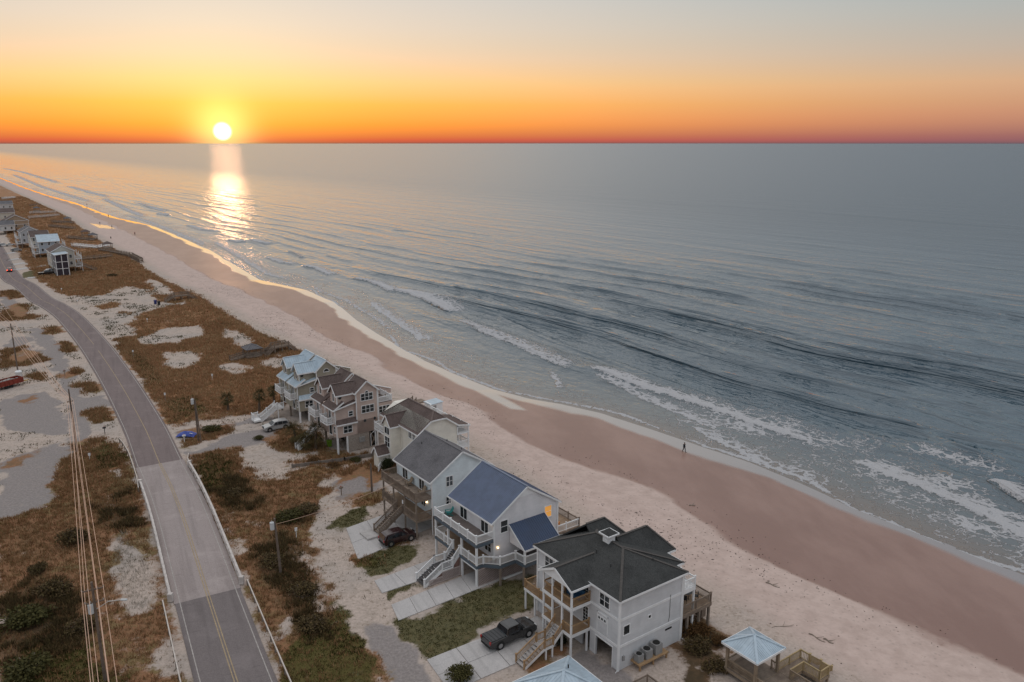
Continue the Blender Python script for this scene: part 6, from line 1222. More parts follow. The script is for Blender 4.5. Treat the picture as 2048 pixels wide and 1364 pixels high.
# main line on the landward side of the road
H0, H1, H2 = 12.0, 11.0, 10.5
P0 = gp(21, 647, H0); P1 = gp(137, 778, H1); P2 = gp(183, 1164, H2)
def pole_w(pt, h, label, **k):
    # express a ground position through the survey function's inverse: place directly
    r = pole((1024, 700), h, label, **k); r.location = (pt[0], pt[1], 0); return r
ln = Vector((*(P2 - P1), 0)).normalized(); ac = Vector((-ln.y, ln.x, 0))
pole_w(P0, H0, 'far leaning timber pole carrying the lines beside the red trailer', arms=((11.2, ac * 0.9),)); pole_w(P1, H1, 'tall bare timber pole on the landward lots short of the bridge', arms=((8.9, ac * 0.5),)); pole_w(P2, H2, 'timber pole with street lamp and transformer at the lower left', arms=((9.7, ac * 0.95), (8.4, ac * 0.8)), trans=7.8, lampd=(7.6, (2.3, 0.6, 0.7)))
P3 = P2 + (P2 - P1) / np.linalg.norm(P2 - P1) * 46; pole_w(P3, 10.5, 'timber pole below the lower left corner of the view', arms=((9.7, ac * 0.95),))
def wire(pts, sag, label, r=0.028, group='power lines on the landward poles'):
    pts = [Vector(p) for p in pts]; o = pts[0].copy(); L = []
    for a, c in zip(pts, pts[1:]):
        for k in range(16): t = k / 16; q = a.lerp(c, t); q.z -= sag * 4 * t * (1 - t); L.append(q - o)
    L.append(pts[-1] - o); w = MB().tube(L, r, 5).build('power_line', M_WIRE); w.location = o; tag(w, label, 'power line', group); return w
PB = P0 + (P0 - P1) / np.linalg.norm(P0 - P1) * 70
for off, wl in ((-0.9, 'upper power line nearest the road on the landward poles'), (-0.36, 'upper power line second from the road on the landward poles'), (0.36, 'upper power line third from the road on the landward poles'), (0.9, 'upper power line farthest from the road on the landward poles')):
    wire([(PB[0] + ac.x * off, PB[1] + ac.y * off, 11.2), (P0[0] + ac.x * off, P0[1] + ac.y * off, 11.3), (P1[0] + ac.x * off * 0.5, P1[1] + ac.y * off * 0.5, 9.05), (P2[0] + ac.x * off, P2[1] + ac.y * off, 9.85), (P3[0] + ac.x * off, P3[1] + ac.y * off, 9.8)], 0.9, wl)
for off, wl in ((-0.75, 'lower power line nearer the road from the tall bare pole'), (0.3, 'lower power line away from the road from the tall bare pole')): wire([(P1[0], P1[1], 7.2), (P2[0] + ac.x * off, P2[1] + ac.y * off, 8.45), (P3[0] + ac.x * off, P3[1] + ac.y * off, 8.3)], 0.8, wl, 0.03, 'lower lines on the landward poles')
wire([(P1[0], P1[1], 9.0), (gp(0, 560)[0] - 20, gp(0, 560)[1] + 14, 9.5)], 1.2, 'single service line leaving the tall bare pole towards the far left', 0.03, None)
pole((562, 1149), 7.2, 'thin pole with white transformer in the brush by the sandy lane', lean=(-0.35, 0.25), trans=6.3); pole((397, 882), 7.6, 'twin pole with transformer beside the driveway and blue tarp', trans=7.2, twin=True); pole((744, 986), 4.6, 'short dark post beside the paved lot')
q1, q2 = gp(555, 1149), gp(700, 1010); wire([(q1[0] - 0.4, q1[1] + 0.2, 6.3), (HOUSE_C.location.x - 1, HOUSE_C.location.y + 8, 6.6)], 0.8, 'thin service line from the transformer pole to the pale blue house', 0.022, None)
def mailbox(px, label, m):
    p = gp(*px); r = thing('mailbox', label, 'mailbox', (p[0], p[1], 0), R(30)); post(r, 0, 0, -0.1, 1.05, 0.12, m, 'post'); b = MB(); b.box(-0.28, 0.28, -0.11, 0.11, 1.05, 1.22); b.cyl((-0.28, 0, 1.22), (0.28, 0, 1.22), 0.11, seg=12); b.build('box', m, r); MB().box(-0.1, 0.1, 0.115, 0.13, 1.15, 1.4).build('flag', M_TAIL, r)
mailbox((369, 884), 'white mailbox in front of the blue tarp', M_TRIM); mailbox((130, 752), 'dark double mailbox on a grass island by the road', M_DECKW); mailbox((683, 990), 'timber mailbox at the end of the sandy lane', M_DECKW); mailbox((210, 868), 'small dark mailbox at the roadside near the tall bare pole', M_BLKP)
def marker(px, label, h=1.3):
    p = gp(*px); r = thing('marker_post', label, 'marker post', (p[0], p[1], 0), R(25)); post(r, 0, 0, -0.1, h, 0.08, M_TRIM if h < 1.2 else M_GALV, 'post'); MB().box(-0.17, 0.17, -0.03, 0.03, h - 0.05, h + 0.4).build('plate', M_TRIM, r)
marker((267, 714), 'white marker plate on a post where the road bends past the dunes'); marker((331, 802), 'white marker plate on a post near the blue tarp'); marker((295, 646), 'white marker at the edge of the upper dune patch', 1.0); marker((425, 760), 'white marker in the middle of the brown dune lot', 1.0); marker((124, 586), 'white marker beside the road near the screened tower'); marker((180, 920), 'white marker in the green grass by the gravel lot', 0.8); marker((593, 1075), 'white marker in the brush beside the sandy lane', 1.0); marker((156, 610), 'low white sign post on the sandy access by the road')
def tarp():
    p = gp(374, 872); r = thing('tarp_pile', 'blue tarp thrown over a low pile by the white mailbox', 'tarp', (p[0], p[1], 0)); n = 14; V = []; F_ = []
    for i in range(n):
        for j in range(n):
            x, y = (i / (n - 1) - 0.5) * 3.2, (j / (n - 1) - 0.5) * 2.0; k = max(0, 1 - (x / 1.7) ** 2) * max(0, 1 - (y / 1.1) ** 2); V.append((x + random.uniform(-.05, .05), y, 0.05 + 0.75 * k ** 0.6 + random.uniform(0, 0.14) * k))
    for i in range(n - 1):
        for j in range(n - 1): F_.append((i * n + j, (i + 1) * n + j, (i + 1) * n + j + 1, i * n + j + 1))
    mb = MB().add(V, F_); mb.build('sheet', mat('blue tarp', (0.03, 0.06, 0.30), 0.4, 0.35, 3.0), r); MB().beam((-0.9, 0.6, 0.5), (1.3, -0.8, 0.75), 0.12, 0.04).build('strap', M_TRIM, r)
tarp()
# ------------------------------------------------------------------ distant houses
M_SCREEN = mat('dark insect screen', (0.045, 0.035, 0.045), 0.7); S_FCREAM = siding('far cream siding', (0.58, 0.54, 0.46)); S_FGREY = siding('far grey siding', (0.46, 0.47, 0.49)); S_FTAN = siding('far tan siding', (0.40, 0.29, 0.20)); S_FBLUE = siding('far blue siding', (0.42, 0.47, 0.52)); S_FWHITE = siding('far white siding', (0.60, 0.59, 0.58))
def far_root(px, label): p = gp(*px); return thing('stilt_house', label, 'house', (p[0], p[1], 0), R(36.2))
def far_block(r, x0, x1, y0, y1, zb, ze, zr, axis, S, RM, nf=3, nr=3, seams=None):
    gwall(r, x0, x1, y0, y1, zb, ze, zr, axis, S); gable(r, x0, x1, y0, y1, ze + 0.1, zr + 0.12, axis, RM, 0.4, 0.3, seams=seams)
    lv = [zb + 0.9] + ([zb + 3.6] if ze - zb > 4.6 else [])
    for z in lv:
        for i in range(nf): window(r, 'F', y0 + (y1 - y0) * (i + 0.5) / nf, x0, z, 0.9, 1.2, 'h')
        for i in range(nr): window(r, 'R', x0 + (x1 - x0) * (i + 0.5) / nr, y0, z, 0.9, 1.2, 'h')
    for x in (x0 + 0.2, (x0 + x1) / 2, x1 - 0.2):
        for y in (y0 + 0.2, (y0 + y1) / 2, y1 - 0.2): post(r, x, y, 0, zb, 0.3, M_PILE, 'piling')
    for x, y in ((x0, y0), (x1, y0), (x0, y1)): corner(r, x, y, zb, ze, 0.2)
def porch(r, x0, x1, y0, y1, zs, m=None):
    for z in zs: slab_deck(r, x0, x1, y0, y1, z, M_DECKW, m or M_TRIM, 0.3, 'porch'); railing(r, [(x1 if x0 < 0 else x0, y0 + 0.05), (x0 if x0 < 0 else x1, y0 + 0.05), (x0 if x0 < 0 else x1, y1 - 0.05)], z, 1.0, m or M_TRIM, 2.2, 0.2)
    xo = x0 + 0.1 if x0 < 0 else x1 - 0.1
    for y in (y0 + 0.1, (y0 + y1) / 2, y1 - 0.1): post(r, xo, y, 0, max(zs) + 2.3, 0.18, m or M_TRIM, 'porch_post')
G1 = far_root((131, 553), 'distant cream house with purple-brown roof and tall screened tower')
far_block(G1, -3.0, 5.0, 8.0, 20.0, 2.5, 8.8, 11.0, 'y', S_FCREAM, SH_BROWN, 4, 3)
t = boxp(G1, 'screen_tower', M_SCREEN, -2.6, 1.6, 0.3, 6.8, 0.2, 8.3)
for x, y in ((-2.6, 0.3), (-0.5, 0.3), (1.6, 0.3), (-2.6, 3.5), (-2.6, 6.8), (1.6, 6.8)): post(t, x, y, 0, 8.4, 0.24, M_TRIM, 'tower_post')
for z in (3.0, 5.6): MB().box(-2.7, 1.7, 0.2, 0.3, z, z + 0.2).box(-2.7, -2.6, 0.3, 6.8, z, z + 0.2).build('tower_band', M_TRIM, t)
roof(G1, [((-3.0, -0.1, 8.5), (2.0, -0.1, 8.9), (2.0, 7.4, 8.9), (-3.0, 7.4, 8.5))], MR_PALE, 0.15, [((-3.0, -0.1, 8.5), (2.0, -0.1, 8.9))], name='tower_roof'); porch(G1, 5.05, 7.5, 8.0, 20.0, (2.6, 5.6)); stairs(G1, (12.5, 10.0, 0.0), (7.5, 10.0, 2.6), 1.6, 10, M_DECKW, M_DECKW, M_DECKW, 1.0, 0.3)
G2 = far_root((81, 518), 'distant blue-grey house with pale blue metal roof'); far_block(G2, 0, 8.2, 0, 10, 2.4, 7.6, 10.2, 'x', S_FBLUE, MR_PALE, 3, 3, 0.5); porch(G2, -2.0, -0.05, 0.5, 9.5, (2.5, 5.2)); porch(G2, 8.25, 10.5, 0.5, 9.5, (2.5, 5.2))
G3 = far_root((66, 509), 'distant cream house with grey-brown gable roof'); far_block(G3, 0, 7.5, 0, 10.5, 2.6, 8.0, 10.3, 'x', S_FCREAM, SH_BROWN, 3, 3)
G4 = far_root((45, 498), 'distant grey house with slate roof beside the parked cars'); far_block(G4, 0, 8, 0, 10, 2.6, 8.2, 10.4, 'y', S_FGREY, SH_GREY, 3, 3); porch(G4, -1.8, -0.05, 0.5, 9.5, (2.7, 5.4))
G5 = far_root((9.4, 466), 'distant tan gable-ended house with pale trim'); far_block(G5, 0, 12.5, 0, 10, 2.3, 6.6, 9.8, 'y', S_FTAN, SH_BROWN, 3, 3); MB().box(-0.05, 12.55, -0.05, 0.0, 4.4, 4.6).box(-0.05, 12.55, -0.05, 0, 6.5, 6.7).build('band_board', M_TRIM, G5)
G6 = far_root((-6, 470), 'distant grey-white house cut by the left edge before the tan one'); far_block(G6, 0, 9, 0, 9, 2.0, 5.4, 7.4, 'x', S_FWHITE, SH_GREY, 3, 3); porch(G6, -2.0, -0.05, 0.5, 8.5, (2.1,))
G7 = far_root((-8, 446), 'distant dark-roofed house behind the tan gable'); far_block(G7, 0, 11, 0, 10, 2.2, 6.4, 8.6, 'x', S_FCREAM, SH_BROWN, 3, 3)
G8 = far_root((-10, 424), 'farthest pale house at the left edge'); far_block(G8, 0, 12, 0, 12, 2.0, 5.6, 7.6, 'x', S_FWHITE, SH_GREY, 3, 3)
def boardwalk(pts, label, m, z=1.1, w=1.5):
    P = [Vector((*gp(*p), 0)) for p in pts]; o = P[0].copy(); r = thing('boardwalk', label, 'boardwalk', o); P = [p - o for p in P]
    for p, q in zip(P, P[1:]):
        d = (q - p).normalized(); s = Vector((-d.y, d.x, 0)) * w / 2; MB().beam(p + Vector((0, 0, z)), q + Vector((0, 0, z)), w, 0.14).build('deck', m, r)
        for k in (-1, 1): railing(r, [tuple(p + s * k), tuple(q + s * k)], 0, z + 0.95, m, 2.6, 0.3, 0.14, cap=False)
BW = [([(146, 494), (197, 499), (216, 494)], 'white boardwalk leading to the beach from the distant pale blue roof', M_TRIM), ([(165, 522), (224, 516)], 'timber boardwalk with return beside the distant screened tower', M_DECKW), ([(60, 428), (112, 427)], 'upper of the two pale boardwalks behind the tan house', M_RAILC), ([(58, 438), (118, 433)], 'lower of the two pale boardwalks behind the tan house', M_RAILC),
      ([(135, 478), (188, 484)], 'timber boardwalk behind the distant grey house', M_DECKW), ([(5, 399), (30, 397)], 'farthest white boardwalk at the left edge', M_TRIM), ([(60, 413), (80, 412)], 'short far timber boardwalk above the pale pair', M_DECKW), ([(200, 503), (262, 514), (283, 525)], 'timber boardwalk and steps ending at the beach past the screened tower', M_DECKW), ([(100, 455), (150, 460)], 'thin timber boardwalk across the brown dune field', M_DECKW), ([(105, 446), (146, 449)], 'second thin timber boardwalk farther along the dune field', M_DECKW)]
for b_ in BW: boardwalk(*b_)
def hut(px, label, RM):
    p = gp(*px); r = thing('dune_shelter', label, 'shelter', (p[0], p[1], 0.6), R(36.2)); c = (0, 0, 3.6); q = [(-2.2, -2.2, 2.5), (2.2, -2.2, 2.5), (2.2, 2.2, 2.5), (-2.2, 2.2, 2.5)]; roof(r, [(q[0], q[1], c), (q[1], q[2], c), (q[2], q[3], c), (q[3], q[0], c)], RM, 0.12)
    for x in (-1.8, 1.8):
        for y in (-1.8, 1.8): post(r, x, y, -1, 2.5, 0.2, M_DECKW, 'post')
    slab_deck(r, -2, 2, -2, 2, 0.6, M_DECKW, M_DECKW, 0.3, 'deck')
hut((172, 474), 'brown-roofed dune shelter farther left on the dune edge', SH_BROWN); hut((187, 481), 'grey-roofed dune shelter on the dune edge', SH_GREY); hut((136, 446), 'small far dune shelter above the dune field', SH_GREY); hut((74, 424), 'far shelter at the end of the pale boardwalk', SH_GREY); hut((216, 500), 'dark dune shelter at the end of the white boardwalk', SH_BROWN)
for k, (a, c) in enumerate((((8, 508), (60, 500)), ((12, 521), (82, 511)), ((20, 530), (92, 520)), ((28, 540), (96, 530)), ((55, 556), (130, 551)))):
    A = gp(*a); C_ = gp(*c); d = (C_ - A) / np.linalg.norm(C_ - A); s = np.array([-d[1], d[0]]) * 1.7; o = bpy.data.objects.new('driveway', None); COL.objects.link(o); tag(o, kind='structure'); L = np.linalg.norm(C_ - A); nn = 4
    for i in range(nn):
        p, q = A + d * L * i / nn, A + d * (L * (i + 1) / nn - 0.1); MB().prism([(*(p - s), -0.1), (*(q - s), -0.1), (*(q + s), -0.1), (*(p + s), -0.1)], (0, 0, 0.18)).build('slab', M_CONC, o)
# ------------------------------------------------------------------ vegetation
def leaf_mat(name, cols, trans=0.0):
    if name in MATS: return MATS[name]
    m, b, p = new_mat(name); tc = b.new('ShaderNodeTexCoord'); g = b.new('ShaderNodeNewGeometry'); rnd = g.outputs['Random Per Island']
    v = tc.outputs['Object']; big = b.noise(v, 0.11, 3); f = b.math('ADD', b.math('MULTIPLY', rnd, 0.55), b.math('MULTIPLY', big, 0.55)); k = len(cols)
    b.put(p.inputs['Base Color'], b.ramp(f, [(0.15 + 0.75 * i / (k - 1), c) for i, c in enumerate(cols)])); p.inputs['Roughness'].default_value = 0.75; p.inputs['Specular IOR Level'].default_value = 0.15
    MATS[name] = m; return m
M_GRASS = leaf_mat('dry dune grass', [(0.11, 0.070, 0.035), (0.25, 0.135, 0.066), (0.33, 0.165, 0.082), (0.21, 0.15, 0.062), (0.40, 0.26, 0.15)]); M_SCRUB = leaf_mat('dark scrub leaves', [(0.030, 0.024, 0.012), (0.080, 0.052, 0.026), (0.105, 0.078, 0.030), (0.15, 0.082, 0.040)]); M_LAWN = leaf_mat('lawn grass', [(0.028, 0.028, 0.006), (0.052, 0.050, 0.010), (0.088, 0.074, 0.020)]); M_REED = leaf_mat('bleached reeds', [(0.30, 0.25, 0.20), (0.42, 0.37, 0.32), (0.22, 0.19, 0.14)])
def scatter(name, label, cat, mt, n_try, accept, hgt, spread, blades, width, seed, regions):
    g = np.random.default_rng(seed); N = []; M_ = []
    for (n0, n1, m0, m1, k) in regions: N.append(g.uniform(n0, n1, k)); M_.append(g.uniform(m0, m1, k))
    n = np.concatenate(N); m = np.concatenate(M_); veg, green, gravel, dark = cover(n, m)
    keep = accept(veg, green, gravel, dark, n, m, g.random(len(n)))
    rs = sdf(np.array([nm(p) for p in FLAT_ROAD]), n, m); keep &= rs < -0.2
    for P in DRIVES: keep &= sdf(poly_nm(P), n, m) < 0.1
    n, m, veg, green, gravel = n[keep], m[keep], veg[keep], green[keep], gravel[keep]
    rd = np.clip(0.5 + sdf(np.array([nm(p) for p in FLAT_ROAD]), n, m) / 4.0, 0, 1)
    z = ground_z(n, m, veg * (1 - gravel)); 
    for P in FLAT: rd = np.maximum(rd, np.clip(0.5 + sdf(poly_nm(P), n, m) / 4.0, 0, 1))
    z = np.where(n < n_dune(m) - 6, z * (1 - smooth(rd * 1.6)) - 0.03 * rd, z)
    k = len(n); dist = np.hypot(n, m); sc = np.clip(dist / 110, 0.8, 3.2)
    X = E1[0] * n + E2[0] * m; Y = E1[1] * n + E2[1] * m; V = np.zeros((k, blades, 3, 3), np.float32)
    hs = g.uniform(0.55, 1.25, k) * hgt * np.clip(sc, 0.9, 1.6)
    for j in range(blades):
        a = g.uniform(0, 2 * np.pi, k); rr = g.uniform(0, 1, k) ** 0.7 * spread * sc; bx = X + np.cos(a) * rr; by = Y + np.sin(a) * rr; ta = g.uniform(0, 2 * np.pi, k); w = width * sc * g.uniform(0.6, 1.4, k)
        lean = g.uniform(0.1, 0.75, k) * hs; la = a + g.uniform(-0.7, 0.7, k); h = hs * g.uniform(0.55, 1.1, k)
        V[:, j, 0] = np.stack([bx - np.cos(ta) * w, by - np.sin(ta) * w, z - 0.05], 1); V[:, j, 1] = np.stack([bx + np.cos(ta) * w, by + np.sin(ta) * w, z - 0.05], 1); V[:, j, 2] = np.stack([bx + np.cos(la) * lean, by + np.sin(la) * lean, z + h], 1)
    V = V.reshape(-1, 3); F_ = np.arange(len(V)).reshape(-1, 3); me = fast_mesh(name, V, F_); return tag(link(name, me, mt), label, cat, kind='stuff')
REG = [(0, 70, 55, 130, 42000), (0, 75, 130, 230, 52000), (0, 80, 230, 420, 36000), (20, 85, 420, 900, 24000)]
scatter('dune_grass', 'brown dune grass covering the lots and dunes', 'grass', M_GRASS, 0, lambda v, gr, gv, dk, n, m, r: (v > 0.42 + 0.25 * (r - 0.5)) & (gv < 0.5) & (gr * 0.6 < r + 0.1) & (sun_rust_area(n, m) < 0.55), 0.42, 0.32, 7, 0.045, 5, REG)
M_SUNRUST = leaf_mat('sun-tinted rusty grass', [(0.20, 0.125, 0.065), (0.36, 0.20, 0.105), (0.46, 0.235, 0.125), (0.26, 0.19, 0.085), (0.52, 0.35, 0.21)])  # rusty blades, with the low sun's warmth put into the colour
scatter('sun_tinted_rusty_grass', 'rusty grass with sun warmth painted in, on the open dune lots', 'grass', M_SUNRUST, 0, lambda v, gr, gv, dk, n, m, r: (v > 0.42 + 0.25 * (r - 0.5)) & (gv < 0.5) & (gr * 0.6 < r + 0.1) & (sun_rust_area(n, m) > 0.5), 0.36, 0.32, 7, 0.045, 15, REG)
scatter('dark_scrub', 'dark brown scrub thickets along the lane and power line', 'scrub', M_SCRUB, 0, lambda v, gr, gv, dk, n, m, r: (dk > 0.25 + 0.5 * r) & (gv < 0.5) & (fbm(n / 2.5, m / 2.5, 3, 411) > 0.44), 0.62, 0.5, 12, 0.07, 6, [(0, 70, 50, 130, 52000)])
scatter('lawn_grass', 'short green lawn grass round the houses and road edges', 'grass', M_LAWN, 0, lambda v, gr, gv, dk, n, m, r: (gr > 0.45 + 0.2 * r) & (gv < 0.5), 0.16, 0.3, 7, 0.05, 8, [(0, 60, 50, 140, 60000), (0, 50, 140, 220, 14000)])
def in_poly(P): 
    Q = poly_nm(P); return lambda v, gr, gv, dk, n, m, r: sdf(Q, n, m) > 0.3
scatter('reeds', 'bleached pale reeds in the wet hollow beside the bridge', 'reeds', M_REED, 0, in_poly(SANDY[0]), 0.6, 0.25, 6, 0.022, 9, [(0, 30, 60, 120, 9000)])
scatter('dune_tufts', 'loose grass tufts on bare sandy ground', 'grass', M_GRASS, 0, lambda v, gr, gv, dk, n, m, r: (n < n_dune(m) + 1) & (gv < 0.4) & (v > 0.03) & (r < 0.35), 0.34, 0.3, 6, 0.04, 10, [(0, 75, 60, 330, 26000)])
scatter('weed_tufts', 'sparse weed tufts scattered on the inland sand', 'weeds', M_LAWN, 0, lambda v, gr, gv, dk, n, m, r: (n < n_dune(m) - 2) & (gv < 0.4) & (v < 0.3) & (fbm(n / 5, m / 5, 3, 123) > 0.53), 0.20, 0.35, 6, 0.05, 12, [(0, 70, 60, 300, 16000)])
# shrubs: leaf cards through a volume, on stems
def shrub_mesh(seed, n=420, rx=1.0, rz=0.8, size=0.16):
    g = np.random.default_rng(seed); V = []; F_ = []
    lob = [(g.uniform(-0.45, 0.45), g.uniform(-0.45, 0.45), g.uniform(0.35, 0.8), g.uniform(0.4, 0.65)) for _ in range(7)]
    for i in range(n):
        lx, ly, lz, lr = lob[g.integers(0, 7)]; d = g.normal(size=3); d /= np.linalg.norm(d); r_ = lr * g.uniform(0.55, 1.05); c = np.array([lx + d[0] * r_, ly + d[1] * r_, max(0.05, lz + d[2] * r_ * 0.8)]) * (rx, rx, rz)
        a = g.normal(size=3); a /= np.linalg.norm(a); u = np.cross(a, d); u /= max(np.linalg.norm(u), 1e-6); w = np.cross(u, a); s = size * g.uniform(0.6, 1.4); k = len(V)
        V += [c - u * s * 0.5, c + w * s * 0.8, c + u * s * 0.5, c - w * s * 0.8]; F_.append((k, k + 1, k + 2, k + 3))
    me = bpy.data.meshes.new('foliage'); me.from_pydata([tuple(v) for v in V], [], F_); return me
_sm = [shrub_mesh(s, 1900, size=0.075) for s in (1, 2, 3, 4)]; _stem = None
def stems():
    global _stem
    if _stem is None:
        mb = MB()
        for i in range(6): t = i * 1.05; mb.tube([(0.05 * math.cos(t), 0.05 * math.sin(t), -0.1), (0.2 * math.cos(t), 0.2 * math.sin(t), 0.35), (0.45 * math.cos(t), 0.45 * math.sin(t), 0.7)], [0.05, 0.035, 0.015], 5)
        _stem = mb.mesh('stems'); _stem.materials.append(M_POLE)
    return _stem
def shrub(px, s, sz, label, mt, k, group=None, z=0.0):
    p = gp(*px); r = thing('shrub', label, 'shrub', (p[0], p[1], z), random.uniform(0, 6), group); o = bpy.data.objects.new('foliage', _sm[k % 4]); COL.objects.link(o); o.parent = r; o.scale = (s, s, sz)
    if not _sm[k % 4].materials: _sm[k % 4].materials.append(M_SCRUB)
    o.material_slots[0].link = 'OBJECT'; o.material_slots[0].material = mt; q = bpy.data.objects.new('stems', stems()); COL.objects.link(q); q.parent = r; q.scale = (s, s, sz); return r
M_HEDGE = leaf_mat('dark hedge leaves', [(0.012, 0.016, 0.007), (0.026, 0.030, 0.012), (0.045, 0.045, 0.018)]); M_RUST = leaf_mat('rusty brush leaves', [(0.05, 0.028, 0.012), (0.11, 0.055, 0.022), (0.15, 0.085, 0.03)]); M_OLV = leaf_mat('olive brush leaves', [(0.03, 0.030, 0.010), (0.065, 0.058, 0.018), (0.10, 0.085, 0.028)])
SHR = [((148, 1085), 2.2, 2.0, 'round dark shrub beside the power lines left of the bridge', M_SCRUB), ((78, 1145), 1.5, 1.4, 'small dark shrub farthest left in the brown brush', M_SCRUB), ((112, 1190), 2.2, 1.8, 'dark shrub below the small one in the lower left brush', M_SCRUB), ((40, 1255), 3.2, 2.0, 'broad dark shrub at the left edge of the lower brush', M_OLV), ((165, 1265), 2.0, 1.6, 'dark shrub at the foot of the street lamp pole', M_SCRUB), ((60, 1345), 3.0, 1.8, 'olive shrub in the lower left corner', M_OLV),
       ((775, 938), 1.25, 2.0, 'round dark hedge shrub beside the white fence', M_HEDGE), ((789, 950), 1.3, 1.1, 'olive shrub between the white fence and the pale blue house', M_OLV), ((577, 1040), 2.2, 1.4, 'olive shrub beside the transformer pole', M_OLV), ((620, 1022), 2.4, 1.1, 'low dark shrub where the lane bends', M_SCRUB), ((545, 1130), 2.0, 1.3, 'dark shrub just left of the transformer pole foot', M_SCRUB), ((600, 1190), 2.2, 1.3, 'dark shrub midway down the brush by the lane', M_SCRUB), ((625, 1255), 1.9, 1.2, 'dark shrub near the foot of the lane brush', M_SCRUB),
       ((468, 990), 1.8, 1.0, 'dark shrub near the bridge on its seaward side', M_SCRUB), ((425, 862), 2.0, 1.2, 'brushy shrub heap between the two driveways', M_OLV), ((625, 926), 1.4, 1.0, 'spiky rusty shrub on the sand before the tan house', M_RUST), ((668, 934), 1.2, 0.8, 'low rusty shrub by the retaining wall', M_RUST), ((710, 923), 1.3, 0.7, 'low shrub behind the retaining wall', M_OLV), ((1376, 1262), 1.8, 1.5, 'rusty brush heap beneath the nearest sea deck', M_RUST), ((1410, 1272), 1.7, 1.2, 'dark brush on the dune edge beyond the nearest sea deck', M_RUST), ((1395, 1300), 1.8, 1.2, 'dark brush between the nearest house and the gazebo', M_SCRUB), ((1440, 1290), 1.3, 1.0, 'small dark brush just left of the gazebo', M_RUST), ((1430, 1340), 1.6, 1.0, 'dark brush in front of the gazebo', M_SCRUB),
       ((1080, 1300), 0.9, 0.7, 'small dark plant under the nearest stairs', M_OLV), ((1120, 1285), 1.0, 0.8, 'dark plant beneath the nearest porch', M_HEDGE), ((520, 878), 1.3, 0.7, 'low olive brush in front of the silver SUV', M_OLV), ((600, 885), 1.6, 0.8, 'brown brush at the feet of the palms', M_RUST), ((918, 1362), 2.0, 1.2, 'round shrub at the bottom edge beside the concrete driveway', M_OLV), ((225, 553), 2.2, 1.3, 'dark shrub in the upper dune field', M_SCRUB)]
for i, (px, s, sz, lab, mt) in enumerate(SHR): shrub(px, s, sz, lab, mt, i)
# palms
M_PALM = leaf_mat('palm fronds', [(0.035, 0.030, 0.010), (0.075, 0.060, 0.022), (0.13, 0.085, 0.040)]); M_TRUNK = mat('palm trunk', (0.13, 0.092, 0.065), 0.9, 0.3, 3.0, bump=0.8, bscale=14)
def palm(px, h, label, s=1.0, seed=0):
    g = random.Random(seed); p = gp(*px); r = thing('palm_tree', label, 'palm tree', (p[0], p[1], 0)); lx, ly = g.uniform(-.2, .2), g.uniform(-.2, .2); n = 8; MB().tube([(lx * (i / n) ** 2, ly * (i / n) ** 2, -0.2 + (h + 0.2) * i / n) for i in range(n + 1)], [0.24 - 0.07 * i / n + (0.03 if i % 2 else 0) for i in range(n + 1)], 9).build('trunk', M_TRUNK, r)
    mb = MB()
    for i in range(46):
        az = i * 2.4 + g.uniform(-.3, .3); el = math.radians(g.uniform(-55, 75)); st = Vector((math.cos(az) * math.cos(el), math.sin(az) * math.cos(el), math.sin(el))); c = Vector((lx, ly, h)); L = s * g.uniform(0.75, 1.0); stem_end = c + st * L * 0.55 + Vector((0, 0, -0.08 * L)); mb.beam(c, stem_end, 0.03, 0.03)
        side = st.cross(Vector((0, 0, 1)));
        if side.length < 0.1: side = Vector((1, 0, 0))
        side.normalize()
        for k in range(11):
            t = (k - 5) / 5; d = (st * math.cos(t * 1.25) + side * math.sin(t * 1.25)).normalized(); tip = stem_end + d * L * (0.72 - 0.18 * abs(t)) + Vector((0, 0, -0.22 * L * (0.4 + abs(t)))); w = side * 0.035 if abs(t) < 0.6 else st * 0.035
            kk = len(mb.v); mid = stem_end.lerp(tip, 0.5) + Vector((0, 0, 0.05)); mb.v += [tuple(stem_end), tuple(mid - w), tuple(tip), tuple(mid + w)]; mb.f.append((kk, kk + 1, kk + 2, kk + 3))
    me = bpy.data.meshes.new('crown'); me.from_pydata(mb.v, [], mb.f); link('crown', me, M_PALM, r)
palm((457, 822), 2.7, 'palm on the dune lot farthest left, above the twin pole', 1.5, 1); palm((519, 822), 3.3, 'palm on the dune lot next to the olive house', 1.5, 2); palm((549, 812), 3.2, 'rusty palm closest to the olive house wall', 1.4, 3); palm((592, 892), 2.9, 'broad palm in front of the silver SUV and olive house', 2.1, 4); palm((632, 898), 3.2, 'drooping palm in front of the tan house', 2.2, 5); palm((612, 900), 2.0, 'short rusty palm between the two palms at the tan house', 1.7, 6)
# ------------------------------------------------------------------ people
M_SKIN = mat('skin', (0.42, 0.26, 0.19), 0.6); M_CLOTH = {k: mat('cloth ' + k, c, 0.85, 0.15) for k, c in dict(navy=(0.012, 0.014, 0.022), grey=(0.05, 0.05, 0.055), dark=(0.02, 0.02, 0.022), olive=(0.05, 0.045, 0.025), red=(0.16, 0.03, 0.025)).items()}; M_HAIR = mat('hair', (0.03, 0.02, 0.012), 0.7)
def skin_obj(name, verts, edges, radii, mt, parent, root=0, lev=1):
    me = bpy.data.meshes.new(name); me.from_pydata(verts, edges, []); o = link(name, me, None, parent); md = o.modifiers.new('skin', 'SKIN'); md.use_smooth_shade = True
    for i, rr in enumerate(radii): me.skin_vertices[0].data[i].radius = (rr, rr) if not isinstance(rr, tuple) else rr
    for v in me.skin_vertices[0].data: v.use_root = False
    me.skin_vertices[0].data[root].use_root = True; sb = o.modifiers.new('sub', 'SUBSURF'); sb.levels = lev; sb.render_levels = lev; me.materials.append(mt); return o
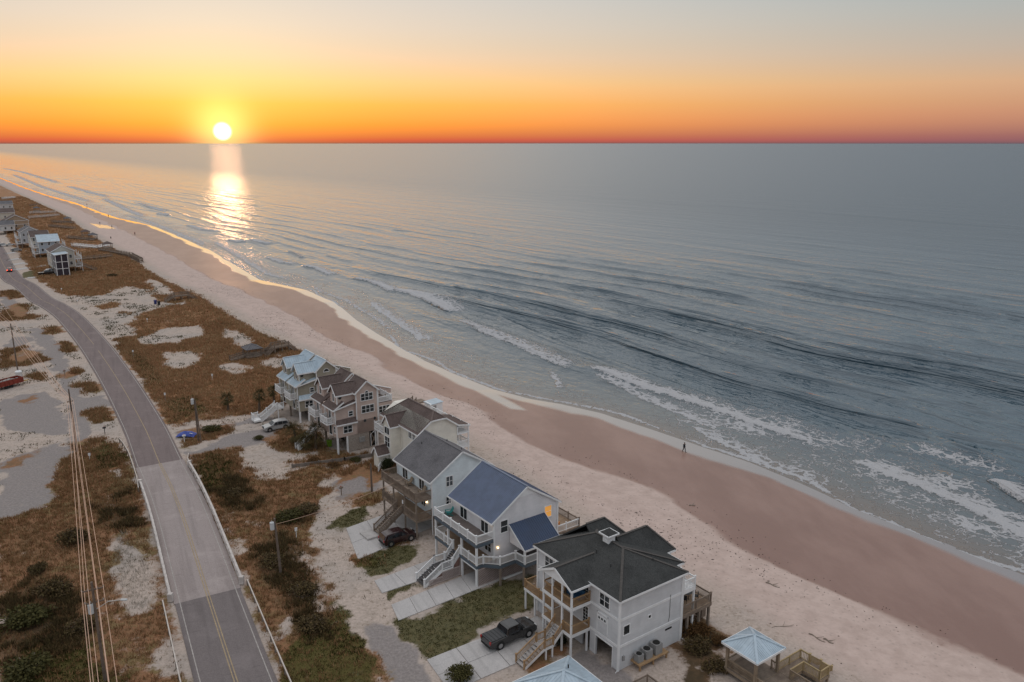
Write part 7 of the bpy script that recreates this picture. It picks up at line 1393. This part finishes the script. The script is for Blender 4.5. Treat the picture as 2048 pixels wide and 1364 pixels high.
def person(px, z, rz, label, top, bottom, stride=0.22, group=None, kids=True):
    p = gp(px[0], px[1], z); r = thing('person', label, 'person', (p[0], p[1], z), rz, group); s = stride
    J = dict(pel=(0, 0, 0.95), waist=(0, 0, 1.08), chest=(0.01, 0, 1.32), neck=(0.02, 0, 1.48), head=(0.04, 0, 1.62), crown=(0.03, 0, 1.74), shl=(0, 0.19, 1.42), shr=(0, -0.19, 1.42), ell=(-s * 0.6, 0.24, 1.14), elr=(s * 0.5, -0.24, 1.14), wrl=(-s * 0.5, 0.25, 0.90), wrr=(s * 0.95, -0.25, 0.93), hal=(-s * 0.35, 0.25, 0.80), har=(s * 1.15, -0.25, 0.84), hil=(0, 0.10, 0.92), hir=(0, -0.10, 0.92), knl=(s * 0.75, 0.10, 0.52), knr=(-s * 0.35, -0.10, 0.50), anl=(s * 1.25, 0.10, 0.09), anr=(-s * 1.45, -0.10, 0.14), tol=(s * 1.25 + 0.17, 0.10, 0.04), tor=(-s * 1.45 + 0.14, -0.10, 0.04))
    R_ = dict(pel=.125, waist=.12, chest=.145, neck=.055, head=.095, crown=.075, shl=.07, shr=.07, ell=.045, elr=.045, wrl=.033, wrr=.033, hal=.035, har=.035, hil=.09, hir=.09, knl=.06, knr=.06, anl=.042, anr=.042, tol=.035, tor=.035); Ed = ['pel-waist', 'waist-chest', 'chest-neck', 'neck-head', 'head-crown', 'chest-shl', 'chest-shr', 'shl-ell', 'shr-elr', 'ell-wrl', 'elr-wrr', 'wrl-hal', 'wrr-har', 'pel-hil', 'pel-hir', 'hil-knl', 'hir-knr', 'knl-anl', 'knr-anr', 'anl-tol', 'anr-tor']
    def part(names, edges, grow): ks = list(names); return [J[k] for k in ks], [tuple(ks.index(q) for q in e.split('-')) for e in edges], [R_[k] + grow for k in ks]
    V, E_, Rd = part(J.keys(), Ed, 0); skin_obj('body', V, E_, Rd, M_SKIN, r)
    up = ['pel', 'waist', 'chest', 'shl', 'shr', 'ell', 'elr', 'wrl', 'wrr']; V, E_, Rd = part(up, [e for e in Ed if all(q in up for q in e.split('-'))], 0.022); skin_obj('jacket', V, E_, Rd, M_CLOTH[top], r)
    lo = ['pel', 'hil', 'hir', 'knl', 'knr', 'anl', 'anr']; V, E_, Rd = part(lo, [e for e in Ed if all(q in lo for q in e.split('-'))], 0.02); skin_obj('trousers', V, E_, Rd, M_CLOTH[bottom], r)
    h = lathe(MB(), [(0.02, -0.02), (0.11, 0.0), (0.12, 0.06), (0.1, 0.12), (0.04, 0.155)], 10); h = h.build('hair', M_HAIR, r, True); h.location = (0.015, 0, 1.635)
    fc = MB().prism([(0.125, -0.02, 1.60), (0.125, 0.02, 1.60), (0.155, 0.0, 1.595), (0.13, 0, 1.65)][:3], (0, 0, 0.04)).build('nose', M_SKIN, r)
    for k, y in (('tol', 0.10), ('tor', -0.10)): x, _, zz = J[k]; MB().box(x - 0.2, x + 0.07, y - 0.05, y + 0.05, max(0, zz - 0.05), zz + 0.05).build('shoe', M_CLOTH['dark'], r)
    return r
person((1368, 904), -2.25, R(-60), 'person in dark clothes walking along the wet sand at the right', 'navy', 'grey')
for px, z, rz, lab, tp, bt in (((174, 411), -2.3, 2.2, 'distant person standing at the far waterline', 'dark', 'grey'), ((217, 434), -2.2, 2.0, 'distant person nearest the water in the middle of the far group', 'grey', 'dark'), ((200, 449), -1.4, 1.0, 'distant person left of the middle of the beach', 'dark', 'dark'), ((224, 456), -1.4, 2.6, 'distant person right behind the middle of the far group', 'olive', 'dark'), ((270, 470), -1.4, 2.3, 'distant person in dark red nearest the camera of the far group', 'red', 'dark'), ((222, 479), -0.9, 2.3, 'distant person on the dry sand near the dunes', 'grey', 'dark')): person(px, z, rz, lab, tp, bt)
# ------------------------------------------------------------------ beach litter
M_WRACK = mat('dry seaweed', (0.060, 0.042, 0.030), 0.9, 0.4, 5.0); M_DRIFT = wood('bleached driftwood', (0.24, 0.19, 0.15), (0.33, 0.27, 0.22))
def wrack():
    g = np.random.default_rng(77); k = 5200; m = g.uniform(25, 330, k) ** 1.0; nd = n_dune(m); nt = n_wet(m); t = g.beta(2.2, 2.6, k); n = nd + 1 + (nt - nd + 5) * t; dens = fbm(n / 6, m / 16, 3, 201); keep = (dens > 0.46 + 0.15 * g.random(k)); ex = g.random(k) < 0.05; n, m = n[keep | ex], m[keep | ex]; k = len(n); z = ground_z(n, m) ; V = []; F_ = []
    X = E1[0] * n + E2[0] * m; Y = E1[1] * n + E2[1] * m; s = g.uniform(0.05, 0.17, k) * (1 + 1.6 * (g.random(k) < 0.06)); a = g.uniform(-0.5, 0.9, k) - 0.3; el = g.uniform(0.3, 0.9, k); dn, up_ = 0.02, g.uniform(0.03, 0.09, k)
    P = np.zeros((k, 5, 3), np.float32)
    for j, (u, v) in enumerate(((-1, 0), (0, -1), (1, 0), (0, 1))): du = u * s; dv = v * s * el * 0.6; P[:, j] = np.stack([X + du * np.cos(a) - dv * np.sin(a), Y + du * np.sin(a) + dv * np.cos(a), z - dn], 1)
    P[:, 4] = np.stack([X, Y, z + up_ + 0.02], 1); b = np.arange(k)[:, None] * 5; F_ = np.concatenate([b + np.array([[i, (i + 1) % 4, 4]]) for i in range(4)]); me = fast_mesh('seaweed_wrack', P.reshape(-1, 3), F_); tag(link('seaweed_wrack', me, M_WRACK), 'dark seaweed and twigs strewn along the dry beach', 'seaweed', kind='stuff')
wrack()
def drift(px, L, rz, label, rr=0.09):
    p = gp(px[0], px[1], -0.8); q = nm(p); z = float(ground_z(np.array([q[0]]), np.array([q[1]]))[0]); r = thing('driftwood', label, 'driftwood', (p[0], p[1], z + 0.05), rz); n = 6; MB().tube([(L * (i / n - 0.5), math.sin(i * 1.1) * 0.12, 0.03 * math.sin(i * 2)) for i in range(n + 1)], [rr * (1 - 0.5 * i / n) for i in range(n + 1)], 7).build('trunk', M_DRIFT, r); MB().tube([(0, 0, 0.03), (0.3, 0.25, 0.12), (0.5, 0.5, 0.2)], [rr * 0.5, rr * 0.4, 0.02], 5).build('branch', M_DRIFT, r)
drift((1545, 1172), 1.7, R(-40), 'crooked driftwood log on the dry beach above the wet line'); drift((1633, 1282), 1.9, R(-52), 'straight plank of driftwood right of the gazebo', 0.07); drift((1656, 1288), 1.1, R(-50), 'short dark driftwood beside the longer plank', 0.1); drift((1385, 1006), 0.9, R(10), 'small driftwood piece on the wet sand', 0.1); drift((1565, 1260), 2.6, R(12), 'long pale rope-like driftwood curve behind the gazebo', 0.05)
